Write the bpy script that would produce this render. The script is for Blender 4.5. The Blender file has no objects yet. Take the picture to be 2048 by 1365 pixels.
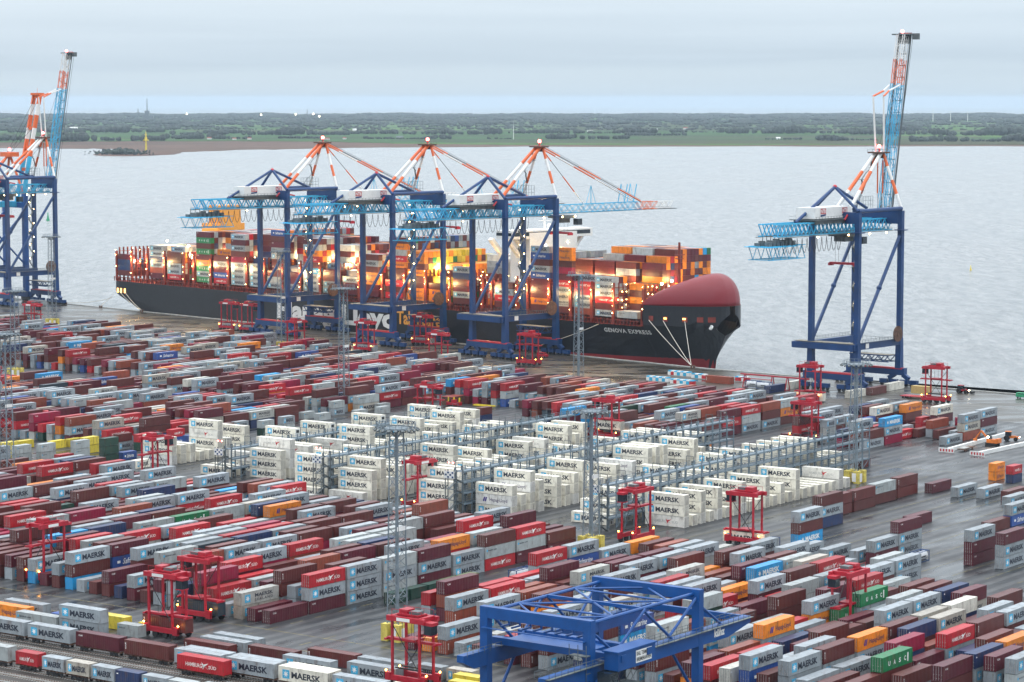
import bpy, math, random
from math import sin, cos, radians, pi, sqrt, atan2
from mathutils import Vector, Matrix
random.seed(11)
C = bpy.context.scene
COL = C.collection
# ---------------------------------------------------------------- camera, world, sun, exposure
H = 112.2
cd = bpy.data.cameras.new('camera'); cam = bpy.data.objects.new('camera', cd); COL.objects.link(cam)
cd.sensor_width = 36; cd.lens = 5226.0/2048*36; cd.clip_start = 1; cd.clip_end = 90000
cam.location = (0, 0, H); cam.rotation_euler = (radians(90-5.279), 0, 0)
C.camera = cam
SUN_EL, SUN_AZ = radians(38), radians(-60)      # azimuth from +Y, clockwise
w = bpy.data.worlds.new('World'); C.world = w; w.use_nodes = True
nt = w.node_tree; N = nt.nodes; Lk = nt.links; N.clear()
out = N.new('ShaderNodeOutputWorld'); bg = N.new('ShaderNodeBackground'); bg.inputs[1].default_value = 0.12
sky = N.new('ShaderNodeTexSky'); sky.sky_type = 'NISHITA'; sky.sun_disc = False
sky.sun_elevation = SUN_EL; sky.sun_rotation = SUN_AZ; sky.air_density = 1.2; sky.dust_density = 3.0; sky.ozone_density = 2.0
tc = N.new('ShaderNodeTexCoord'); sep = N.new('ShaderNodeSeparateXYZ'); Lk.new(tc.outputs['Generated'], sep.inputs[0])
mp = N.new('ShaderNodeMapping'); mp.inputs['Scale'].default_value = (2.4, 2.4, 60)
nz = N.new('ShaderNodeTexNoise'); nz.inputs['Scale'].default_value = 2.2; nz.inputs['Detail'].default_value = 5; nz.inputs['Roughness'].default_value = .5
Lk.new(tc.outputs['Generated'], mp.inputs[0]); Lk.new(mp.outputs[0], nz.inputs['Vector'])
ad = N.new('ShaderNodeMath'); ad.operation = 'MULTIPLY_ADD'; ad.inputs[1].default_value = .030; Lk.new(nz.outputs[0], ad.inputs[0])
Lk.new(sep.outputs[2], ad.inputs[2])
rp = N.new('ShaderNodeValToRGB'); mr = N.new('ShaderNodeMath'); mr.operation = 'POWER'; mr.inputs[1].default_value = .5; mr.use_clamp = True
ab = N.new('ShaderNodeMath'); ab.operation = 'MAXIMUM'; ab.inputs[1].default_value = 0.0; Lk.new(ad.outputs[0], ab.inputs[0])
Lk.new(ab.outputs[0], mr.inputs[0]); Lk.new(mr.outputs[0], rp.inputs[0])
el = rp.color_ramp.elements
cloud = [(0.0, (5.0, 5.9, 6.6)), (.150, (4.9, 5.8, 6.5)), (.172, (4.45, 5.35, 6.15)), (.200, (4.9, 5.8, 6.6)), (.245, (5.6, 6.5, 7.25)), (.33, (6.2, 7.0, 7.7)), (.58, (8.6, 9.3, 9.9)), (1.0, (21., 22., 23.))]
el[0].position = 0; el[1].position = 1
for p_, c_ in cloud[1:-1]: el.new(p_)
for e_, (p_, c_) in zip(sorted(el, key=lambda e: e.position), cloud): e_.color = (*[x/24 for x in c_], 1)
sc = N.new('ShaderNodeVectorMath'); sc.operation = 'SCALE'; sc.inputs['Scale'].default_value = 24
Lk.new(rp.outputs[0], sc.inputs[0])
mx = N.new('ShaderNodeMix'); mx.data_type = 'RGBA'; mx.inputs[0].default_value = .9
Lk.new(sky.outputs[0], mx.inputs[6]); Lk.new(sc.outputs[0], mx.inputs[7]); Lk.new(mx.outputs[2], bg.inputs[0]); Lk.new(bg.outputs[0], out.inputs[0])
sl = bpy.data.lights.new('sun', 'SUN'); sl.energy = 0.5; sl.angle = radians(25); sl.color = (1, .97, .92)
so = bpy.data.objects.new('sun', sl); COL.objects.link(so)
sd = Vector((sin(SUN_AZ)*cos(SUN_EL), cos(SUN_AZ)*cos(SUN_EL), sin(SUN_EL)))
so.rotation_euler = sd.to_track_quat('Z', 'Y').to_euler()
C.view_settings.view_transform = 'Standard'; C.view_settings.look = 'None'; C.view_settings.exposure = 0.26; C.view_settings.gamma = 1
C.cycles.max_bounces = 6; C.cycles.diffuse_bounces = 3; C.cycles.glossy_bounces = 3; C.cycles.volume_bounces = 0
C.cycles.sample_clamp_indirect = 4; C.cycles.use_denoising = True; C.cycles.caustics_reflective = False; C.cycles.caustics_refractive = False
# ---------------------------------------------------------------- frames
YA = radians(35.84)
def yd(s, t, z=0): return Vector((s*sin(YA)+t*cos(YA), s*cos(YA)-t*sin(YA), z))
P0 = Vector((-222.284, 1411.283)); P1 = Vector((83.501, 1085.217)); P2 = Vector((185.0, 998.8))
D1 = (P1-P0).normalized(); N1 = Vector((-D1.y, D1.x)); D2 = (P2-P1).normalized(); N2 = Vector((-D2.y, D2.x))
if N1.y < 0: N1 = -N1; N2 = -N2
def quay(p, o, z=0, seg=1):
    O, D, Nn = (P0, D1, N1) if seg == 1 else (P1, D2, N2)
    q = O+D*p+Nn*o
    return Vector((q.x, q.y, z))
# ---------------------------------------------------------------- materials
def mat(name, col, rough=.5, metal=0, var=.12, vs=1.5, bump=0, bs=8, emit=None, es=0, spec=.5, coords='Object', dirt=None, dirtamt=.0, src=None, attr=None, streak=False):
    m = bpy.data.materials.new(name); m.use_nodes = True; t = m.node_tree; n = t.nodes; l = t.links
    b = n['Principled BSDF']; b.inputs['Roughness'].default_value = rough; b.inputs['Metallic'].default_value = metal
    b.inputs['Specular IOR Level'].default_value = spec
    co = n.new('ShaderNodeTexCoord'); o_ = co.outputs[coords]
    oi = n.new('ShaderNodeObjectInfo')
    va = n.new('ShaderNodeVectorMath'); va.operation = 'ADD'; cmb = n.new('ShaderNodeMath'); cmb.operation = 'MULTIPLY'; cmb.inputs[1].default_value = 97
    l.new(oi.outputs['Random'], cmb.inputs[0]); l.new(o_, va.inputs[0]); l.new(cmb.outputs[0], va.inputs[1])
    no = n.new('ShaderNodeTexNoise'); no.inputs['Scale'].default_value = vs; no.inputs['Detail'].default_value = 4
    l.new(va.outputs[0], no.inputs['Vector'])
    if src == 'object': base = oi.outputs['Color']
    elif src == 'attr':
        at = n.new('ShaderNodeAttribute'); at.attribute_name = attr; base = at.outputs['Color']
    else:
        rgb = n.new('ShaderNodeRGB'); rgb.outputs[0].default_value = (*col, 1); base = rgb.outputs[0]
    mrn = n.new('ShaderNodeMapRange'); mrn.inputs['To Min'].default_value = 1-var*1.6; mrn.inputs['To Max'].default_value = 1+var*1.2
    mrn.inputs['From Min'].default_value = .25; mrn.inputs['From Max'].default_value = .75
    l.new(no.outputs[0], mrn.inputs[0])
    mu = n.new('ShaderNodeVectorMath'); mu.operation = 'SCALE'; l.new(base, mu.inputs[0]); l.new(mrn.outputs[0], mu.inputs['Scale'])
    res = mu.outputs[0]
    if dirt:
        mp = n.new('ShaderNodeMapping'); mp.inputs['Scale'].default_value = (1.1, 1.1, .35) if streak else (1, 1, 1)
        l.new(va.outputs[0], mp.inputs[0])
        n2 = n.new('ShaderNodeTexNoise'); n2.inputs['Scale'].default_value = .9; n2.inputs['Detail'].default_value = 8; n2.inputs['Roughness'].default_value = .7
        l.new(mp.outputs[0], n2.inputs['Vector'])
        m2 = n.new('ShaderNodeMapRange'); m2.inputs['From Min'].default_value = .52; m2.inputs['From Max'].default_value = .72; m2.inputs['To Max'].default_value = dirtamt
        l.new(n2.outputs[0], m2.inputs[0])
        mi = n.new('ShaderNodeMix'); mi.data_type = 'RGBA'; l.new(m2.outputs[0], mi.inputs[0]); l.new(res, mi.inputs[6]); mi.inputs[7].default_value = (*dirt, 1)
        res = mi.outputs[2]
    l.new(res, b.inputs['Base Color'])
    if bump:
        nb = n.new('ShaderNodeTexNoise'); nb.inputs['Scale'].default_value = bs; nb.inputs['Detail'].default_value = 3
        l.new(o_, nb.inputs['Vector']); bm_ = n.new('ShaderNodeBump'); bm_.inputs['Strength'].default_value = bump; bm_.inputs['Distance'].default_value = .1
        l.new(nb.outputs[0], bm_.inputs['Height']); l.new(bm_.outputs[0], b.inputs['Normal'])
    if emit:
        b.inputs['Emission Color'].default_value = (*emit, 1); b.inputs['Emission Strength'].default_value = es
    return m
M = {}
def defm(k, *a, **kw): M[k] = mat(k, *a, **kw)
defm('container_paint', (1, 1, 1), .42, src='object', dirt=(.10, .052, .032), dirtamt=.75, streak=True, var=.13, vs=.6)
defm('container_paint_mass', (1, 1, 1), .42, src='attr', attr='Col', dirt=(.10, .052, .032), dirtamt=.7, streak=True, var=.13, vs=.4)
defm('lettering', (1, 1, 1), .5, src='object', var=.1)
defm('door_gear', (.35, .34, .33), .5, var=.3, vs=3)
defm('crane_blue', (.002, .040, .150), .45, var=.2, vs=.15, dirt=(.03, .04, .08), dirtamt=.4)
defm('gantry_blue', (.003, .068, .26), .38, var=.12, vs=.3, dirt=(.02, .05, .16), dirtamt=.4)
defm('light_blue', (.03, .40, .66), .5, var=.15, vs=.2)
defm('white_paint', (.74, .74, .72), .5, var=.08, vs=.3)
defm('orange_paint', (.72, .13, .025), .45, var=.12, vs=.3)
defm('carrier_red', (.40, .010, .026), .4, var=.15, vs=.6, dirt=(.12, .03, .03), dirtamt=.3)
defm('grey_steel', (.10, .12, .125), .5, var=.25, vs=.6)
defm('mast_steel', (.17, .21, .24), .5, var=.2, vs=.6)
defm('rack_steel', (.15, .20, .24), .5, var=.2, vs=.6)
defm('grating', (.22, .2, .16), .8, var=.3, vs=1)
defm('dark', (.015, .016, .018), .6)
defm('rubber', (.012, .012, .013), .8)
defm('glass', (.02, .03, .04), .08)
defm('yellow', (.72, .55, .03), .5, var=.15)
defm('yellow_concrete', (.62, .5, .10), .7, var=.25, vs=1)
defm('red_paint', (.5, .02, .03), .45)
defm('hull_black', (.008, .009, .013), .38, var=.3, vs=.08, dirt=(.03, .03, .034), dirtamt=.5)
defm('hull_red', (.25, .02, .025), .45, var=.1, vs=.08)
defm('bow_red', (.20, .008, .016), .42, var=.08, vs=.05)
defm('deck_red', (.22, .03, .018), .6, var=.3, vs=.3)
defm('ship_white', (.8, .8, .77), .5, var=.06)
defm('funnel_orange', (.80, .35, .05), .5, var=.06)
defm('lamp_warm', (1, .8, .4), .5, emit=(1, .62, .22), es=42)
defm('lamp_amber', (1, .5, .1), .5, emit=(1, .42, .06), es=30)
defm('lamp_red', (1, .1, .1), .5, emit=(1, .10, .09), es=22)
defm('lamp_white', (1, .9, .7), .5, emit=(1, .86, .6), es=30)
defm('port_glow', (1, .5, .1), .5, emit=(1, .5, .12), es=5)
defm('rope', (.6, .57, .5), .8)
defm('rust', (.11, .055, .035), .8, var=.35, vs=1)
defm('leaf', (.022, .036, .024), .85, var=.6, vs=.02)
defm('bark', (.06, .045, .035), .9)
defm('tank', (.62, .64, .66), .3, var=.1)
defm('roof_red', (.25, .08, .06), .8)
defm('green_paint', (.02, .30, .14), .5)
defm('concrete', (.36, .36, .34), .8, var=.2, vs=.5)
defm('machine_orange', (.62, .16, .02), .45)
# ---------------------------------------------------------------- mesh builder
def frame(d):
    d = d.normalized(); up = Vector((0, 0, 1)) if abs(d.z) < .95 else Vector((1, 0, 0))
    a = d.cross(up).normalized(); return a, a.cross(d).normalized()
class MB:
    def __init__(s): s.v = []; s.f = []; s.m = []; s.mi = 0; s.c = []; s.col = None
    def _f(s, idx): s.f.append(idx); s.m.append(s.mi); s.c.append(s.col)
    def poly(s, pts):
        b = len(s.v); s.v += [tuple(p) for p in pts]; s._f(tuple(range(b, b+len(pts))))
    def hexa(s, P):
        b = len(s.v); s.v += [tuple(p) for p in P]
        for q in ((0, 3, 2, 1), (4, 5, 6, 7), (0, 1, 5, 4), (1, 2, 6, 5), (2, 3, 7, 6), (3, 0, 4, 7)): s._f(tuple(b+i for i in q))
    def box(s, x0, y0, z0, x1, y1, z1):
        s.hexa([(x0, y0, z0), (x1, y0, z0), (x1, y1, z0), (x0, y1, z0), (x0, y0, z1), (x1, y0, z1), (x1, y1, z1), (x0, y1, z1)])
    def beam(s, p, q, w, h=None, w2=None, h2=None):
        p = Vector(p); q = Vector(q); h = h or w; w2 = w2 or w; h2 = h2 or h
        a, u = frame(q-p)
        P = [p-a*w/2-u*h/2, p+a*w/2-u*h/2, p+a*w/2+u*h/2, p-a*w/2+u*h/2, q-a*w2/2-u*h2/2, q+a*w2/2-u*h2/2, q+a*w2/2+u*h2/2, q-a*w2/2+u*h2/2]
        s.hexa([P[0], P[3], P[2], P[1], P[4], P[7], P[6], P[5]])
    def tube(s, p, q, r, n=6, r2=None, caps=True):
        p = Vector(p); q = Vector(q); a, u = frame(q-p); r2 = r if r2 is None else r2; b = len(s.v)
        for c, rr in ((p, r), (q, r2)):
            for i in range(n):
                th = 2*pi*i/n; s.v.append(tuple(c+a*cos(th)*rr+u*sin(th)*rr))
        for i in range(n): s._f((b+i, b+(i+1) % n, b+n+(i+1) % n, b+n+i))
        if caps: s._f(tuple(b+n-1-i for i in range(n))); s._f(tuple(b+n+i for i in range(n)))
    def path(s, pts, r, n=5):
        for a, b in zip(pts, pts[1:]): s.tube(a, b, r, n)
    def striped(s, p, q, r, k, first=0, n=8):
        p = Vector(p); q = Vector(q)
        for i in range(k):
            s.mi = (i+first) % 2; s.tube(p.lerp(q, i/k), p.lerp(q, (i+1)/k), r, n)
        s.mi = 0
    def ball(s, c, r, n=6, k=4, sz=1):
        c = Vector(c); b = len(s.v); s.v.append(tuple(c+Vector((0, 0, r*sz))))
        for j in range(1, k):
            ph = pi*j/k
            for i in range(n): th = 2*pi*i/n; s.v.append((c.x+r*sin(ph)*cos(th), c.y+r*sin(ph)*sin(th), c.z+r*sz*cos(ph)))
        s.v.append(tuple(c-Vector((0, 0, r*sz)))); e = len(s.v)-1
        for i in range(n):
            s._f((b, b+1+i, b+1+(i+1) % n)); s._f((e, e-n+(i+1) % n, e-n+i))
            for j in range(k-2): a = b+1+j*n; s._f((a+i, a+n+i, a+n+(i+1) % n, a+(i+1) % n))
    def truss(s, p, q, w, h, n, r, up=None):
        p = Vector(p); q = Vector(q); d = (q-p).normalized(); a, u = frame(q-p)
        if up is not None: u = Vector(up); a = d.cross(u).normalized()
        cs = [(-1, -1), (1, -1), (1, 1), (-1, 1)]
        def pt(k, c): return p.lerp(q, k/n)+a*c[0]*w/2+u*c[1]*h/2
        for c in cs: s.beam(pt(0, c), pt(n, c), r*1.35)
        for k in range(n+1):
            s.beam(pt(k, cs[0]), pt(k, cs[1]), r*.7); s.beam(pt(k, cs[3]), pt(k, cs[2]), r*.7)
            if k < n:
                for lo, hi in ((cs[0], cs[3]), (cs[1], cs[2])):
                    A_, B_ = (lo, hi) if k % 2 else (hi, lo)
                    s.beam(pt(k, A_), pt(k+1, B_), r)
                s.beam(pt(k, cs[3]), pt(k+1, cs[2]), r*.6)
    def grid(s, g):
        b = len(s.v); w_ = len(g[0])
        for row in g: s.v += [tuple(p) for p in row]
        for i in range(len(g)-1):
            for j in range(w_-1): s._f((b+i*w_+j, b+(i+1)*w_+j, b+(i+1)*w_+j+1, b+i*w_+j+1))
    def mesh(s, name, mats):
        me = bpy.data.meshes.new(name); me.from_pydata(s.v, [], s.f)
        for m_ in (mats if isinstance(mats, (list, tuple)) else [mats]): me.materials.append(M[m_] if isinstance(m_, str) else m_)
        if isinstance(mats, (list, tuple)) and len(mats) > 1: me.polygons.foreach_set('material_index', s.m)
        if any(c is not None for c in s.c):
            at = me.attributes.new('Col', 'FLOAT_COLOR', 'FACE'); fl = []
            for c in s.c: fl += [*(c or (.3, .3, .3)), 1]
            at.data.foreach_set('color', fl)
        me.update(); return me
    def build(s, name, mats, parent=None, col=None):
        o = bpy.data.objects.new(name, s.mesh(name, mats)); COL.objects.link(o); o.parent = parent
        if col: o.color = (*col, 1)
        return o
def tag(o, label=None, cat=None, group=None, kind=None):
    if label: o['label'] = label
    if cat: o['category'] = cat
    if group: o['group'] = group
    if kind: o['kind'] = kind
    return o
def empty(name, loc, rz=0):
    o = bpy.data.objects.new(name, None); COL.objects.link(o); o.location = loc; o.rotation_euler = (0, 0, rz); o.empty_display_size = .1; return o
def copy_tree(o, parent=None):
    c = o.copy(); COL.objects.link(c); c.parent = parent
    for ch in list(o.children): copy_tree(ch, c)
    return c
def text_geo(txt, bold=.012, shear=0, spacing=1.0, ext=0):
    cu = bpy.data.curves.new('t', 'FONT'); cu.body = txt; cu.size = 1; cu.offset = bold; cu.shear = shear; cu.space_character = spacing; cu.resolution_u = 2
    o = bpy.data.objects.new('t', cu); COL.objects.link(o)
    dg = bpy.context.evaluated_depsgraph_get(); dg.update(); me = o.evaluated_get(dg).to_mesh()
    v = [tuple(x.co) for x in me.vertices]; f = [tuple(p.vertices) for p in me.polygons]
    o.evaluated_get(dg).to_mesh_clear(); bpy.data.objects.remove(o); bpy.data.curves.remove(cu)
    x0 = min(a[0] for a in v); x1 = max(a[0] for a in v); y0 = min(a[1] for a in v); y1 = max(a[1] for a in v)
    return [((a[0]-x0)/(x1-x0), (a[1]-y0)/(y1-y0)) for a in v], f
TX = {}
def put_text(mb, txt, fn, **kw):
    """fn maps unit-square (a,b) of the text box to a 3-D point"""
    k = (txt, tuple(sorted(kw.items())))
    if k not in TX: TX[k] = text_geo(txt, **kw)
    v, f = TX[k]; b = len(mb.v); mb.v += [tuple(fn(*a)) for a in v]
    for q in f: mb._f(tuple(b+i for i in q))
def rect_xz(x0, x1, z0, z1, y): return lambda a, b: (x0+(x1-x0)*a, y, z0+(z1-z0)*b)
def ordn(n):
    u = ['zeroth', 'first', 'second', 'third', 'fourth', 'fifth', 'sixth', 'seventh', 'eighth', 'ninth', 'tenth', 'eleventh', 'twelfth', 'thirteenth', 'fourteenth', 'fifteenth', 'sixteenth', 'seventeenth', 'eighteenth', 'nineteenth']
    tn = {2: 'twent', 3: 'thirt', 4: 'fort', 5: 'fift', 6: 'sixt', 7: 'sevent', 8: 'eight', 9: 'ninet'}
    if n < 20: return u[n]
    return tn[n//10]+'ieth' if n % 10 == 0 else tn[n//10]+'y-'+u[n % 10]
# ================================================================ SETTING
def gmat(name, cols, rough, tracks=False):
    m = bpy.data.materials.new(name); m.use_nodes = True; t = m.node_tree; n = t.nodes; l = t.links; b = n['Principled BSDF']
    co = n.new('ShaderNodeTexCoord')
    mp = n.new('ShaderNodeMapping'); mp.inputs['Scale'].default_value = (.35, 1, 1); l.new(co.outputs['Object'], mp.inputs[0])
    a = n.new('ShaderNodeTexNoise'); a.inputs['Scale'].default_value = .055; a.inputs['Detail'].default_value = 8; a.inputs['Roughness'].default_value = .62; l.new(mp.outputs[0], a.inputs['Vector'])
    r = n.new('ShaderNodeValToRGB'); e = r.color_ramp.elements; e[0].position = .33; e[0].color = (*cols[0], 1); e[1].position = .68; e[1].color = (*cols[1], 1)
    l.new(a.outputs[0], r.inputs[0]); res = r.outputs[0]
    rr = n.new('ShaderNodeMapRange'); rr.inputs['From Min'].default_value = .38; rr.inputs['From Max'].default_value = .62; rr.inputs['To Min'].default_value = rough[0]; rr.inputs['To Max'].default_value = rough[1]
    b2 = n.new('ShaderNodeTexNoise'); b2.inputs['Scale'].default_value = .11; b2.inputs['Detail'].default_value = 6; l.new(mp.outputs[0], b2.inputs['Vector'])
    l.new(b2.outputs[0], rr.inputs[0]); l.new(rr.outputs[0], b.inputs['Roughness'])
    if tracks:
        sp = n.new('ShaderNodeSeparateXYZ'); l.new(co.outputs['Object'], sp.inputs[0])
        f = n.new('ShaderNodeMath'); f.operation = 'MULTIPLY'; f.inputs[1].default_value = 1/4.17; l.new(sp.outputs[1], f.inputs[0])
        fr = n.new('ShaderNodeMath'); fr.operation = 'FRACT'; l.new(f.outputs[0], fr.inputs[0])
        g = n.new('ShaderNodeMath'); g.operation = 'GREATER_THAN'; g.inputs[1].default_value = .55; l.new(fr.outputs[0], g.inputs[0])
        br = n.new('ShaderNodeTexNoise'); br.inputs['Scale'].default_value = .25; br.inputs['Detail'].default_value = 5; l.new(co.outputs['Object'], br.inputs['Vector'])
        gm = n.new('ShaderNodeMath'); gm.operation = 'MULTIPLY'; l.new(g.outputs[0], gm.inputs[0]); l.new(br.outputs[0], gm.inputs[1])
        mi = n.new('ShaderNodeMix'); mi.data_type = 'RGBA'; l.new(gm.outputs[0], mi.inputs[0]); l.new(res, mi.inputs[6]); mi.inputs[7].default_value = (.085, .085, .085, 1); res = mi.outputs[2]
        # slabs and joints
        bk = n.new('ShaderNodeTexBrick'); bk.inputs['Scale'].default_value = .08; bk.inputs['Mortar Size'].default_value = .006; bk.inputs['Color1'].default_value = (1, 1, 1, 1); bk.inputs['Color2'].default_value = (.82, .82, .84, 1); bk.inputs['Mortar'].default_value = (.55, .5, .42, 1)
        l.new(co.outputs['Object'], bk.inputs['Vector'])
        m2 = n.new('ShaderNodeMix'); m2.data_type = 'RGBA'; m2.blend_type = 'MULTIPLY'; m2.inputs[0].default_value = .6; l.new(res, m2.inputs[6]); l.new(bk.outputs[0], m2.inputs[7]); res = m2.outputs[2]
    l.new(res, b.inputs['Base Color'])
    nb = n.new('ShaderNodeTexNoise'); nb.inputs['Scale'].default_value = 1.2; nb.inputs['Detail'].default_value = 4; l.new(co.outputs['Object'], nb.inputs['Vector'])
    bu = n.new('ShaderNodeBump'); bu.inputs['Strength'].default_value = .25; bu.inputs['Distance'].default_value = .02; l.new(nb.outputs[0], bu.inputs['Height']); l.new(bu.outputs[0], b.inputs['Normal'])
    return m
M['ground'] = gmat('ground', ((.008, .010, .013), (.036, .039, .043)), (.20, .6), True)
M['apron'] = gmat('apron', ((.028, .025, .021), (.075, .066, .052)), (.15, .45))
# yard ground (local x = s direction), polygon bounded by the quay line
def poly_obj(name, pts, z, m, rot=0, kind='structure', thick=0):
    mb = MB(); Rm = Matrix.Rotation(-rot, 2); q = [Rm @ Vector(p) for p in pts]
    mb.poly([(a.x, a.y, 0) for a in q])
    if thick:
        for a, b in zip(q, q[1:]+q[:1]): mb.poly([(a.x, a.y, 0), (a.x, a.y, -thick), (b.x, b.y, -thick), (b.x, b.y, 0)])
    o = mb.build(name, m); o.location = (0, 0, z); o.rotation_euler = (0, 0, rot); tag(o, kind=kind); return o
RY = radians(90)-YA
QL = P0-D1*2600; QR = P2+D2*2500
gpts = [(-2500, -600), (2500, -600), (QR.x, QR.y), (P1.x, P1.y), (QL.x, QL.y)]
poly_obj('ground', [Vector(p) for p in gpts], 0, 'ground', RY, thick=9)
# lighter apron strip along the quay
def strip(name, o0, o1, z, m, segs=(1, 2), kind='structure'):
    mb = MB(); th = (P1.x, P1.y)
    def jx(o): # join point of both lines at offset o
        A_ = P1+N1*o; B_ = P1+N2*o
        den = D1.x*D2.y-D1.y*D2.x; k = ((B_.x-A_.x)*D2.y-(B_.y-A_.y)*D2.x)/den
        return A_+D1*k
    a0, a1 = P0-D1*2500+N1*o0, P0-D1*2500+N1*o1; j0, j1 = jx(o0), jx(o1); b0, b1 = P2+D2*2400+N2*o0, P2+D2*2400+N2*o1
    for q in ((a0, j0, j1, a1), (j0, b0, b1, j1)): mb.poly([(p.x, p.y, z) for p in q])
    o = mb.build(name, m); tag(o, kind=kind); return o
strip('apron', -78, -1.2, .004, 'apron')
for o_ in (-3.5, -34): 
    strip('rail_track', o_-.25, o_+.25, .008, 'dark'); 
mb = MB()
for a, b in ((P0-D1*2500, P1), (P1, P2+D2*2400)): mb.beam((a.x, a.y, .1), (b.x, b.y, .1), 1.1, .5)
tag(mb.build('quay_kerb', 'concrete'), kind='structure')
strip('road_marking', -42.3, -42.0, .008, 'concrete')
# water
wm = bpy.data.materials.new('water'); wm.use_nodes = True; t = wm.node_tree; n = t.nodes; l = t.links; b = n['Principled BSDF']
b.inputs['Base Color'].default_value = (.17, .185, .19, 1); b.inputs['Roughness'].default_value = .30; b.inputs['IOR'].default_value = 1.33
geo = n.new('ShaderNodeNewGeometry')
mp = n.new('ShaderNodeMapping'); mp.inputs['Scale'].default_value = (2.2, .55, 1); mp.inputs['Rotation'].default_value = (0, 0, radians(5)); l.new(geo.outputs['Position'], mp.inputs[0])
a1 = n.new('ShaderNodeTexNoise'); a1.inputs['Scale'].default_value = .06; a1.inputs['Detail'].default_value = 8; a1.inputs['Roughness'].default_value = .7; l.new(mp.outputs[0], a1.inputs['Vector'])
bu = n.new('ShaderNodeBump'); bu.inputs['Strength'].default_value = 1.0; bu.inputs['Distance'].default_value = 4.5; l.new(a1.outputs[0], bu.inputs['Height']); l.new(bu.outputs[0], b.inputs['Normal'])
a2 = n.new('ShaderNodeTexNoise'); a2.inputs['Scale'].default_value = .004; a2.inputs['Detail'].default_value = 5; l.new(mp.outputs[0], a2.inputs['Vector'])
r = n.new('ShaderNodeMapRange'); r.inputs['To Min'].default_value = .12; r.inputs['To Max'].default_value = .30; l.new(a2.outputs[0], r.inputs[0]); l.new(r.outputs[0], b.inputs['Roughness'])
a3 = n.new('ShaderNodeTexNoise'); a3.inputs['Scale'].default_value = .08; a3.inputs['Detail'].default_value = 9; a3.inputs['Roughness'].default_value = .8; l.new(mp.outputs[0], a3.inputs['Vector'])
rw = n.new('ShaderNodeValToRGB'); e = rw.color_ramp.elements; e[0].position = .36; e[0].color = (.17, .185, .19, 1); e[1].position = .64; e[1].color = (.36, .37, .37, 1); l.new(a3.outputs[0], rw.inputs[0]); l.new(rw.outputs[0], b.inputs['Base Color'])
M['water'] = wm
mb = MB(); mb.poly([(-30000, -800, 0), (30000, -800, 0), (30000, 9000, 0), (-30000, 9000, 0)]); o = mb.build('water', 'water'); o.location = (0, 0, -5); tag(o, kind='structure')
# far land
def P(px, D): return (px-1024)/5226*D
def landmat(name, cols, sx):
    m = bpy.data.materials.new(name); m.use_nodes = True; t = m.node_tree; n = t.nodes; l = t.links; b = n['Principled BSDF']; b.inputs['Roughness'].default_value = .9; b.inputs['Specular IOR Level'].default_value = .1
    co = n.new('ShaderNodeTexCoord'); mp = n.new('ShaderNodeMapping'); mp.inputs['Scale'].default_value = (sx, 1, 1); l.new(co.outputs['Object'], mp.inputs[0])
    a = n.new('ShaderNodeTexVoronoi'); a.inputs['Scale'].default_value = .0022; a.inputs['Randomness'].default_value = .8; l.new(mp.outputs[0], a.inputs['Vector'])
    a.distance = 'CHEBYCHEV'
    sp = n.new('ShaderNodeSeparateXYZ'); l.new(a.outputs['Color'], sp.inputs[0])
    r = n.new('ShaderNodeValToRGB'); e = r.color_ramp.elements; e[0].color = (*cols[0], 1); e[1].color = (*cols[-1], 1)
    for i, c in enumerate(cols[1:-1]): x = e.new((i+1)/(len(cols)-1)); x.color = (*c, 1)
    r.color_ramp.interpolation = 'CONSTANT' if len(cols) > 3 else 'LINEAR'
    l.new(sp.outputs[0], r.inputs[0])
    nn = n.new('ShaderNodeTexNoise'); nn.inputs['Scale'].default_value = .01; nn.inputs['Detail'].default_value = 8; l.new(co.outputs['Object'], nn.inputs['Vector'])
    mi = n.new('ShaderNodeMix'); mi.data_type = 'RGBA'; mi.blend_type = 'MULTIPLY'; mi.inputs[0].default_value = .7; l.new(r.outputs[0], mi.inputs[6]); l.new(nn.outputs[0], mi.inputs[7])
    l.new(mi.outputs[2], b.inputs['Base Color']); return m
M['fields'] = landmat('fields', [(.05, .13, .03), (.09, .19, .04), (.05, .09, .03), (.11, .21, .045), (.08, .09, .04), (.04, .14, .03)], .35)
M['mudflat'] = landmat('mudflat', [(.15, .085, .065), (.19, .115, .085), (.12, .085, .06)], .3)
def DD(y, hgt=117.2): # distance of ground seen at picture row y
    return hgt/math.tan(radians(5.279)+math.atan((y-682.5)/5226))
def land(name, edge, zoff, m, far=20500):
    mb = MB(); pts = []
    for px, y in edge:
        D_ = DD(y, H-zoff); pts.append((P(px, D_), D_))
    n_ = len(pts); 
    for (x0, y0), (x1, y1) in zip(pts, pts[1:]):
        mb.poly([(x0, y0, 0), (x1, y1, 0), (x1*far/y1, far, 0), (x0*far/y0, far, 0)])
        mb.poly([(x0, y0, 0), (x0, y0-8, -3.5), (x1, y1-8, -3.5), (x1, y1, 0)])
    o = mb.build(name, m); o.location = (0, 0, zoff); tag(o, kind='structure'); return o
random.seed(3)
def jag(e, k=6, amp=.7):
    r_ = []
    for (a, b), (c, d) in zip(e, e[1:]):
        for i in range(k): r_.append((a+(c-a)*i/k, b+(d-b)*i/k+random.uniform(-amp, amp)))
    return r_+[e[-1]]
land('mudflat', jag([(-900, 300), (-200, 298), (0, 296), (150, 297.5), (230, 298), (330, 306), (450, 301), (600, 298), (760, 295), (1000, 293.5), (1400, 293), (2100, 293), (3000, 292)]), -4.6, 'mudflat')
land('grass_land', jag([(-900, 283), (0, 284), (300, 282), (640, 282), (700, 284), (820, 287), (1000, 289), (1400, 289.5), (2100, 289), (3000, 289)], 8, .5), -3.2, 'fields')
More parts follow.
